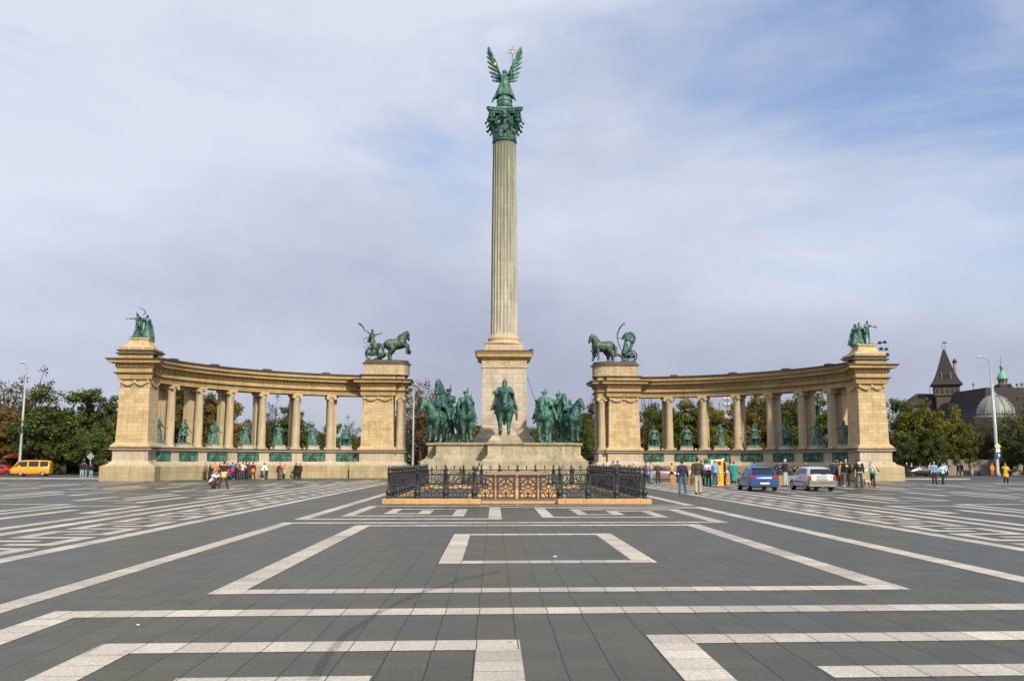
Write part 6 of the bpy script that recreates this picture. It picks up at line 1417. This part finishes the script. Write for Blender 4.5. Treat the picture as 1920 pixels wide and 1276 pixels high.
def crown(seed, nclump, per_, size, spread, rx=3.7, rz=3.9, cz=6.0, shell=.55, floor=1.2):
    r = np.random.RandomState(seed); C_ = []
    while len(C_) < nclump:
        v = r.uniform(-1, 1, 3); d = np.linalg.norm(v)
        if d > 1 or d < shell*r.rand(): continue
        if v[2] < -.55 and r.rand() < .4: continue
        lump = 1+.16*math.sin(v[0]*5+seed)+.14*math.sin(v[1]*6+2*seed)+.10*math.sin(v[2]*7+3*seed)
        C_.append((v[0]*rx*lump, v[1]*rx*lump, cz+v[2]*rz*lump))
    C_ = np.array(C_); sz = r.uniform(.6, 1.4, len(C_)); n = nclump*per_
    idx = np.repeat(np.arange(nclump), per_); g = r.normal(0, 1, (n, 3)); g /= np.linalg.norm(g, axis=1)[:, None]; g *= (r.rand(n)**.45)[:, None]
    P = C_[idx]+g*np.array([1, 1, .75])*(spread*sz[idx])[:, None]
    P[:, 2] = np.maximum(P[:, 2], floor)
    nrm = g+r.normal(0, .6, (n, 3)); nrm[:, 2] += .35; nrm /= np.linalg.norm(nrm, axis=1)[:, None]
    a = np.cross(nrm, r.normal(0, 1, (n, 3))); a /= np.linalg.norm(a, axis=1)[:, None]; b = np.cross(nrm, a); s = size*r.uniform(.6, 1.3, n)[:, None]
    V = np.stack([P-a*s, P-b*s*.55, P+a*s, P+b*s*.55], 1).reshape(-1, 3)
    me = bpy.data.meshes.new('crown'); me.vertices.add(len(V)); me.vertices.foreach_set('co', V.ravel()); me.loops.add(len(V)); me.loops.foreach_set('vertex_index', np.arange(len(V)))
    me.polygons.add(n); me.polygons.foreach_set('loop_start', np.arange(0, len(V), 4)); me.polygons.foreach_set('loop_total', np.full(n, 4)); me.update(calc_edges=True)
    return me, C_
def trunk(seed, C_, bare=0, top=4.2, r0=.26):
    rn = random.Random(seed); mb = MB(); mb.path([(0, 0, -.2), (.05, .02, 1.5), (-.05, .06, 3.0), (.05, 0, top), (.1, .05, 7.5)], [r0*1.3, r0, r0*.85, r0*.7, r0*.2], 8)
    idx = list(range(len(C_))); rn.shuffle(idx)
    for i in idx[:34+bare]:
        c = Vector(C_[i]); z0_ = rn.uniform(2.2, 5.5); s0 = Vector((0, .03, z0_)); m1 = s0.lerp(c, .35)+Vector((0, 0, .3)); m2 = s0.lerp(c, .7)+Vector((rn.uniform(-.2, .2), rn.uniform(-.2, .2), .25)); end = c+(c-m2)*.35
        mb.path([s0, m1, m2, end], [.11, .075, .045, .015], 5)
        if bare:
            for q in range(4):
                d = Vector((rn.uniform(-1, 1), rn.uniform(-1, 1), rn.uniform(.1, 1)))*.9; mb.tube(m2, m2+d, .022, .006, 4); mb.tube(c, c+d*.8, .018, .005, 4)
    return mb.mesh('trunk')
PROTO = {}
def proto(kind, v):
    key = (kind, v)
    if key in PROTO: return PROTO[key]
    if kind == 'full': me, C_ = crown(10+v, 95, 120, .16, .75)
    elif kind == 'bushy': me, C_ = crown(30+v, 95, 120, .17, .85, 4.0, 4.6, 5.0, .5, .35)
    elif kind == 'sparse': me, C_ = crown(50+v, 80, 34, .13, .70, 3.6, 4.2, 6.0, .4)
    else: me, C_ = crown(70+v, 60, 10, .10, .6, 3.3, 4.2, 6.0, .4)
    tm = trunk(v+5, C_, 0 if kind in ('full', 'bushy') else 50); tm.materials.append(M_bark); PROTO[key] = (me, tm, {}); return PROTO[key]
def tree(px, ytop, Y, kind, leaf, wf, label, v=0, rz=None, group='trees behind the square', name=None):
    t = at(px, ytop, Y); z = gz(Y); H = t.z-z; s = H/10.2
    g = empty(name or {'full': 'broadleaf_tree', 'bushy': 'bushy_tree', 'sparse': 'autumn_tree', 'bare': 'bare_tree'}[kind], (t.x, Y, z), rz if rz is not None else random.uniform(0, 6), label=label, cat='tree', group=group)
    g.scale = (s*wf, s*wf, s)
    me, tm, var = proto(kind, v)
    if leaf not in var: m2 = me if not var else me.copy(); m2.materials.clear(); m2.materials.append(LEAF[leaf]); var[leaf] = m2
    lit('crown', var[leaf], parent=g); lit('trunk', tm, parent=g); return g
T = [
 # left edge
 (22, 706, 150, 'sparse', 'oli', 1.25, 'thin brownish tree at the far left behind the lamp', 0), (62, 712, 146, 'sparse', 'oli', 1.1, 'thin olive brown tree just right of the left lamp', 1), (20, 765, 136, 'bushy', 'brn', 1.3, 'low brown bushy tree at the left frame edge', 0), (58, 790, 138, 'bushy', 'oli', 1.1, 'low olive bush above the yellow van', 1),
 (128, 724, 133, 'bushy', 'dark', 1.28, 'large dark green tree left of the outer pier', 0), (172, 735, 140, 'full', 'dark', 1.05, 'dark green tree behind the large one at the left', 1), (178, 775, 128, 'bushy', 'dark', .95, 'rounded dark tree touching the left outer pier', 2), (96, 760, 131, 'bushy', 'dark', 1.0, 'dark green tree above the yellow van roof', 1), (228, 770, 142, 'full', 'dark', 1.0, 'dark tree mostly hidden by the left outer pier', 0),
 # behind left colonnade
 (300, 720, 138, 'full', 'brn', .9, 'rusty brown tree in the first bay of the left colonnade', 0), (352, 716, 136, 'full', 'oli', .95, 'tall olive brown tree between the first columns', 1), (392, 722, 140, 'full', 'oli', .9, 'olive brown tree in the third bay of the left colonnade', 2), (420, 752, 135, 'bushy', 'brn', .7, 'orange brown tree behind the third column', 0),
 (455, 775, 134, 'bushy', 'brn', .8, 'low orange brown tree in the fourth bay', 1), (490, 770, 142, 'sparse', 'oli', .8, 'thin olive tree behind the fourth column', 0), (515, 758, 138, 'sparse', 'dark', .85, 'dark thin topped tree in the fifth bay', 1), (545, 757, 139, 'full', 'dark', .75, 'dark green tree behind the fifth column', 1), (590, 785, 140, 'bushy', 'dark', .95, 'low dark tree in the sixth bay', 2), (622, 792, 144, 'bushy', 'mid', .8, 'green tree behind the sixth column', 0), (655, 792, 138, 'sparse', 'mid', .8, 'light thin tree left of the chariot pier', 1), (655, 805, 146, 'bushy', 'oli', .9, 'low olive tree behind the last left bay', 1), (700, 800, 146, 'bushy', 'dark', .9, 'dark tree hidden by the left chariot pier', 0),
 (312, 742, 146, 'bushy', 'brn', 1.0, 'dark rusty tree filling the gap beside the left outer pier', 2), (345, 740, 147, 'bushy', 'oli', 1.0, 'olive tree mass behind the second left column', 0), (380, 738, 148, 'bushy', 'brn', 1.0, 'rusty tree mass behind the third left bay', 1), (432, 770, 148, 'bushy', 'oli', 1.0, 'low olive tree behind the fourth left column', 2), (480, 790, 148, 'bushy', 'dark', 1.1, 'low dark tree in the middle left bay', 0), (530, 785, 149, 'bushy', 'dark', 1.1, 'low dark tree under the fifth left bay', 1),
 # centre gap
 (790, 708, 132, 'sparse', 'brn', .85, 'thinly leaved brown tree beside the slim lamp', 0), (812, 722, 136, 'bare', 'brn', .8, 'bare twiggy tree behind the left riders', 1), (775, 760, 140, 'sparse', 'brn', .9, 'brown autumn tree behind the slim lamp', 1), (815, 785, 142, 'bushy', 'brn', 1.1, 'low rusty bush behind the left riders', 0), (870, 790, 146, 'bushy', 'oli', 1.0, 'low olive tree behind the pedestal left side', 2),
 (1005, 785, 146, 'bushy', 'dark', .9, 'low dark tree behind the pedestal right side', 1), (1058, 775, 144, 'bushy', 'dark', .9, 'low dark tree behind the right riders', 0), (1098, 754, 135, 'full', 'mid', .85, 'green tree between the right riders and the right colonnade', 2), (1085, 790, 131, 'bushy', 'dark', .9, 'dark bushy tree at the left foot of the right chariot pier', 2), (1110, 738, 140, 'bare', 'red', .7, 'few red leaves on a tree at the right chariot pier edge', 1),
 # behind right colonnade
 (1150, 770, 142, 'bushy', 'dark', .9, 'dark tree hidden by the right chariot pier', 0), (1218, 745, 136, 'bare', 'oli', .9, 'thin bare topped tree in the first right bay', 0), (1238, 752, 134, 'full', 'mid', .85, 'green and rust tree in the first right bay', 0), (1222, 775, 132, 'bushy', 'brn', .6, 'low rusty tree beside the right chariot pier', 1), (1285, 748, 138, 'full', 'mid', .9, 'green tree in the second right bay', 1), (1310, 752, 142, 'full', 'mid', .85, 'green tree behind the second right column', 2), (1340, 765, 136, 'bushy', 'yel', .7, 'yellow green tree below the floodlight mast', 0), (1368, 764, 140, 'bushy', 'mid', .8, 'green tree behind the third right column', 1),
 (1405, 738, 137, 'full', 'brn', .8, 'rusty brown tree in the fourth right bay', 2), (1425, 744, 143, 'full', 'brn', .8, 'brown tree behind the fourth right column', 1), (1466, 738, 136, 'full', 'mid', .85, 'green tree in the fifth right bay', 0), (1490, 760, 141, 'full', 'dark', .8, 'dark green tree behind the fifth right column', 1), (1530, 735, 138, 'full', 'dark', .75, 'dark tree in the sixth right bay', 2), (1552, 765, 142, 'bushy', 'dark', .8, 'low dark tree behind the sixth right column', 0), (1585, 742, 140, 'full', 'mid', .8, 'green tree in the last right bay', 1), (1625, 760, 145, 'bushy', 'dark', .9, 'dark tree hidden by the right outer pier', 2),
 # right of the pier
 (1690, 742, 133, 'bushy', 'mid', .85, 'green tree touching the right outer pier', 0), (1722, 748, 130, 'bushy', 'yel', .95, 'large yellow green tree right of the outer pier', 1), (1768, 752, 132, 'bushy', 'yel', .85, 'yellow green tree in front of the tower', 2), (1745, 800, 126, 'bushy', 'dark', .9, 'dark low tree above the black car', 0), (1700, 800, 127, 'bushy', 'dark', .8, 'dark low tree behind the white haired person', 1), (1795, 790, 130, 'bushy', 'mid', .75, 'green tree below the tower', 0), (1820, 800, 134, 'sparse', 'oli', .8, 'thin olive tree before the domed building', 1), (1852, 762, 131, 'bare', 'oli', .85, 'sparse brown tree in front of the pale dome', 1), (1848, 810, 133, 'sparse', 'brn', .7, 'low brown thin tree left of the right lamp', 0), (1912, 738, 126, 'sparse', 'dark', .9, 'dark tree at the right frame edge', 1), (1918, 790, 123, 'bushy', 'dark', 1.0, 'dark bushy tree at the right frame edge', 2), (1890, 825, 128, 'bushy', 'dark', .8, 'low dark bushy tree right of the lamp pole', 0)]
for (px, yt, Y, kind, leaf, wf, lb, v) in T: tree(px, yt, Y, kind, leaf, wf, lb, v)
# far-off wood that closes the horizon, and the undergrowth below the trees
def mass(name, x0, x1, Y, h, n, seed, leaf, depth, size=.32):
    r = np.random.RandomState(seed); x = r.uniform(x0, x1, n); y = Y+r.uniform(0, depth, n)
    top = h*(.62+.22*np.sin(x*.11+seed)+.16*np.sin(x*.37+2)+.08*np.sin(x*.9)); z = gz(Y)+top*(r.rand(n)**.75)
    P = np.stack([x, y, z], 1); nrm = r.normal(0, 1, (n, 3)); nrm[:, 1] -= .6; nrm /= np.linalg.norm(nrm, axis=1)[:, None]; a = np.cross(nrm, r.normal(0, 1, (n, 3))); a /= np.linalg.norm(a, axis=1)[:, None]; b = np.cross(nrm, a); s = size*r.uniform(.6, 1.4, n)[:, None]
    V = np.stack([P-a*s, P-b*s*.6, P+a*s, P+b*s*.6], 1).reshape(-1, 3)
    me = bpy.data.meshes.new(name); me.vertices.add(len(V)); me.vertices.foreach_set('co', V.ravel()); me.loops.add(len(V)); me.loops.foreach_set('vertex_index', np.arange(len(V))); me.polygons.add(n); me.polygons.foreach_set('loop_start', np.arange(0, len(V), 4)); me.polygons.foreach_set('loop_total', np.full(n, 4)); me.update(calc_edges=True); me.materials.append(LEAF[leaf])
    o = bpy.data.objects.new(name, me); COL.objects.link(o); tag(o, kind='stuff'); return o
mass('distant_wood', -150, 170, 152, 9.5, 60000, 3, 'dark', 8, .40)
mass('undergrowth', -120, 95, 141, 3.4, 26000, 5, 'dark', 3, .30); mass('hedge', 64.5, 90, 131.5, 2.4, 9000, 8, 'dark', 2.5, .2)
# ------------------------------------------------------------------ red roofed stall far left
M_redroof = pmat('red_canvas', (.30, .035, .025), .8, 0, .25, 2)
c = at(52, 880, 134); g = empty('market_stall', (c.x, 134, gz(134)), 0, label='low stall with a long red canopy behind the yellow van', cat='stall')
mb = MB(); mb.v = [Vector(p) for p in ((-3.2, -1.2, 2.35), (3.2, -1.2, 2.35), (2.6, 0, 3.2), (-2.6, 0, 3.2), (-3.2, 1.2, 2.35), (3.2, 1.2, 2.35))]; [mb.face(f) for f in ((0, 1, 2, 3), (5, 4, 3, 2), (1, 5, 2), (4, 0, 3), (4, 5, 1, 0))]; mb.build('canopy', M_redroof, g)
for x in (-2.9, 0, 2.9): MB().box(x-.06, x+.06, -1.1, -1.0, 0, 2.36).build('post', M_iron, g)
MB().box(-2.8, 2.8, -.2, .9, 0, 1.2).build('counter', M_card, g)
# ------------------------------------------------------------------ castle and domed building
M_cast = stone('castle_stone', (.11, .082, .065), (.08, .062, .052), bw=1.1, bh=.5, stain=(.05, .04, .035), stain_amt=.5)
M_tile = stone('dark_roof_tile', (.030, .024, .027), (.022, .019, .022), bw=.4, bh=.35, stain=(.02, .018, .018), stain_amt=.5)
M_pale = stone('pale_facade', (.24, .225, .195), (.20, .19, .165), bw=1.5, bh=.7, stain=(.18, .17, .14), stain_amt=.6)
M_dome = stone('dome_cladding', (.24, .27, .27), (.19, .23, .235), bw=.8, bh=40, mortar=.05, stain=(.2, .22, .2), stain_amt=.5, rough=.5)
def pyr(mb, base, prof, m=0): mb.ring(base, prof, top=True); return mb
def rotsq(w, ang, d=None): d = d or w; return [(x*math.cos(ang)-y*math.sin(ang), x*math.sin(ang)+y*math.cos(ang)) for x, y in ((-w, -d), (w, -d), (w, d), (-w, d))]
Yc = 232; c = at(1784, 890, Yc); z0c = -.2; g = empty('castle_tower', (c.x, Yc, z0c), 0, label='square brown stone tower with steep dark pyramid roof on the right', cat='tower')
Zp = lambda px, py: at(px, py, Yc).z-z0c
eave = Zp(1780, 722); a0 = rad(-22); w = 2.95
MB().ring(rotsq(w-.35, a0), [(0, 0), (0, eave-3.2)]).build('shaft_wall', M_cast, g)
MB().ring(rotsq(w-.35, a0), [(0, eave-3.3), (.12, eave-3.0), (.35, eave-2.8), (.35, eave+.1)], bottom=True).build('upper_storey', M_cast, g)
apex = Zp(1776, 655); hr = apex-eave; MB().ring(rotsq(w, a0), [(.75, eave-.1), (.75, eave), (-.1, eave+hr*.14), (-.9, eave+hr*.34), (-1.7, eave+hr*.62), (-2.55, eave+hr*.94), (-2.8, eave+hr)], bottom=True).build('roof', M_tile, g)
for dx in (-.25, .45): MB().path([(dx, 0, apex-.3), (dx, 0, apex+2.0)], .06, 6).build('finial', M_iron, g)
MB().box(-.1, .8, -.05, .05, apex+1.6, apex+2.0).build('weather_vane', M_iron, g)
R0 = Matrix.Rotation(a0, 4, 'Z')
dm = MB(); zz = eave+hr*.12; dm.box(-1.0, 1.0, -w+.3, -w+2.0, zz, zz+1.5, R0); dm.build('dormer', M_tile, g)
MB().box(-.8, .8, -w+.2, -w+.32, zz+.2, zz+1.2, R0).build('dormer_window', M_glass, g)
for x in (-1.05, 1.05): MB().box(x-.1, x+.1, -w+.15, -w+.35, zz, zz+2.0, R0).build('dormer_frame', M_pale, g)
MB().box(-1.1, 1.1, -w+.12, -w+.34, zz-.1, zz+.1, R0).build('dormer_sill', M_pale, g)
tx = (1799.5-1783)*Yc/1700; zt0, zt1 = Zp(1800, 716), Zp(1800, 680)
MB().lathe([(.42, zt0-eave*.0-3), (.42, zt1)], 12, (tx, -.8, 0)).build('chimney_turret', M_pale, g); MB().lathe([(.72, zt1), (.6, zt1+.2), (.02, zt1+1.1)], 12, (tx, -.8, 0)).build('turret_cap', M_tile, g)
for i in range(-2, 3):
    MB().box(i*1.15-.22, i*1.15+.22, -w+.0-.05, -w+.1, eave-2.2, eave-1.2, R0).build('window', M_glass, g)
# low wing left of the tower
c = at(1735, 890, 236); g = empty('castle_wing', (c.x, 236, z0c), 0, label='low castle wing with dark brown roof left of the tower', cat='building')
zr, zb = at(1735, 738, 236).z-z0c, at(1735, 762, 236).z-z0c
MB().ring(P4(-4.2, 6, -3.5, 3.5), [(0, 0), (0, zb)]).build('wall', M_cast, g); MB().ring(P4(-4.2, 6, -3.5, 3.5), [(.4, zb-.1), (.4, zb), (-1.2, (zb+zr)/2), (-3.2, zr)], bottom=True).build('roof', M_tile, g)
MB().path([(2.5, 0, zr-.2), (2.5, 0, zr+1.6)], .06, 6).build('finial', M_iron, g)
for i in range(3): MB().box(-3+i*2.8, -2.2+i*2.8, -3.56, -3.4, zb-3, zb-1.4).build('window', M_glass, g)
# domed building
Yd = 205; c = at(1872, 890, Yd); g = empty('domed_building', (c.x, Yd, z0c), 0, label='pale stone building with large grey dome, dark roof and green copper spire', cat='building')
Zd = lambda px, py, Y=Yd: at(px, py, Y).z-z0c
Xd = lambda px, Y=Yd: (at(px, 800, Y).x-c.x)
zr, ze = Zd(1870, 731, Yd+14), Zd(1870, 785)
MB().ring(P4(Xd(1820, Yd+8), Xd(1940, Yd+8)+6, 3, 25), [(0, 0), (0, ze-1)]).build('main_wall', M_pale, g)
rb = P4(Xd(1820, Yd+8), Xd(1940, Yd+8)+6, 3, 25); MB().ring(rb, [(.5, ze-1.1), (.5, ze-.9), (-1.6, ze+2.2), (-3.4, zr)], bottom=True).build('roof', M_tile, g)
for px in (1830, 1900, 1912): MB().path([(Xd(px, Yd+10), 10, zr-1), (Xd(px, Yd+10), 10, zr+1.4)], .07, 6).ell((Xd(px, Yd+10), 10, zr+1.0), (.22, .22, .3)).build('finial', M_iron, g)
rd = (Xd(1905)-Xd(1832))/2-.55; xd = (Xd(1905)+Xd(1832))/2; zt = Zd(1868, 741); zdm = Zd(1868, 779)
MB().lathe([(rd+.35, 0), (rd+.35, zdm-.8), (rd+.6, zdm-.6), (rd+.6, zdm-.2), (rd, zdm)], 40, (xd, 0, 0)).build('rotunda_wall', M_pale, g)
MB().lathe([(rd*math.cos(a), zdm+(zt-zdm)*math.sin(a)) for a in [PI/2*i/12 for i in range(12)]]+[(.3, zt)], 40, (xd, 0, 0)).build('dome', M_dome, g)
MB().lathe([(.6, zt-.2), (.6, zt+.3), (.3, zt+.5), (.12, zt+1.0)], 12, (xd, 0, 0)).build('dome_lantern', M_dome, g)
for i in range(12):
    a = 2*PI*i/12; mb = MB(); pts = [(xd+(rd+.05)*math.cos(t)*math.cos(a), (rd+.05)*math.cos(t)*math.sin(a), zdm+(zt-zdm+.05)*math.sin(t)) for t in [PI/2*k/8 for k in range(9)]]; mb.path(pts, .12, 5).build('dome_rib', M_pale, g)
for i in range(5):
    a = -PI/2+(i-2)*.42; x, y = xd+(rd+.36)*math.cos(a), (rd+.36)*math.sin(a); M = Matrix.Translation((x, y, 0)) @ Matrix.Rotation(a+PI/2, 4, 'Z')
    wv = MB(); P = [(-.8, 2.2), (.8, 2.2), (.8, 5.2)]+[(.8*math.cos(t), 5.2+.8*math.sin(t)) for t in [PI*k/8 for k in range(1, 8)]]+[(-.8, 5.2)]; k0 = len(P)
    wv.v = [M @ Vector((p[0], -.06, p[1])) for p in P]+[M @ Vector((p[0], .1, p[1])) for p in P]; wv.face(range(k0)); [wv.face((q, k0+q, k0+(q+1) % k0, (q+1) % k0)) for q in range(k0)]; wv.build('arched_window', M_glass, g)
xs = Xd(1886, Yd+12); zs = Zd(1886, 729, Yd+12); zg = Zd(1886, 710, Yd+12); ztp = Zd(1886, 661, Yd+12)
M_copper = pmat('green_copper', (.14, .36, .27), .6, 0, .25, 2)
MB().ring([(x+xs, y+12) for x, y in rotsq(1.6, 0)], [(.4, zs-1.5), (-.1, zs+.6), (-.45, zg-1.3)], top=True).build('spire_base', M_tile, g)
MB().lathe([(1.15, zg-1.4), (1.15, zg-1.2), (.95, zg-1.1), (.95, zg-.1)], 12, (xs, 12, 0)).build('belfry', M_pale, g)
for i in range(8): a = 2*PI*i/8+.39; MB().box(-.2, .2, -.05, .05, zg-1.05, zg-.25, Matrix.Translation((xs+.96*math.cos(a), 12+.96*math.sin(a), 0)) @ Matrix.Rotation(a+PI/2, 4, 'Z')).build('belfry_opening', M_glass, g)
hh = ztp-zg; MB().lathe([(1.25, zg-.15), (1.3, zg), (1.0, zg+hh*.14), (.55, zg+hh*.24), (.42, zg+hh*.3), (.42, zg+hh*.42), (.6, zg+hh*.44), (.3, zg+hh*.52), (.16, zg+hh*.62), (.05, zg+hh*.92), (.02, ztp)], 16, (xs, 12, 0)).build('copper_spire', M_copper, g)
# low stone wall by the road on the right
c = at(1850, 890, 129); g = empty('stone_wall', (c.x, 129, gz(129)), 0, label='low grey stone wall with dark openings behind the walkers on the right', cat='wall')
xa, xb = at(1778, 880, 129).x-c.x, at(1925, 880, 129).x-c.x+6
MB().ring(P4(xa, xb, 0, .6), [(0, 0), (0, 2.0)]).build('wall', M_pale, g); MB().ring(P4(xa, xb, 0, .6), [(.06, 2.0), (.06, 2.15), (0, 2.2)], bottom=True).build('coping', M_pale, g)
for px in (1812, 1832): MB().box(at(px, 880, 129).x-c.x-.5, at(px, 880, 129).x-c.x+.5, -.03, .02, 0, .7).build('opening', M_plastic, g)
# dark van roof glimpsed right of the podium
pX = at(1112, 880, 122); car('parked_van', 'dark blue van glimpsed between the podium and the right colonnade', (pX.x-2.2, 122, gz(122)), -PI/2, pm_('navy_paint', (.012, .02, .06)), 4.5, 1.84, stv, 1.1, [(.18, 1.15, 1.15, .24), (1.32, 2.45, 2.45, 1.32), (2.62, 4.02, 3.62, 2.62)], (.80, 3.30), .33, cat='van',
    extras=[('windscreen', slab4([(-.78, 4.26, 1.16), (.78, 4.26, 1.16), (.66, 3.82, 1.80), (-.66, 3.82, 1.80)], (0, .03, .02)), M_glass), ('bumper', (-.9, .9, 4.42, 4.62, .36, .55), M_plastic)])
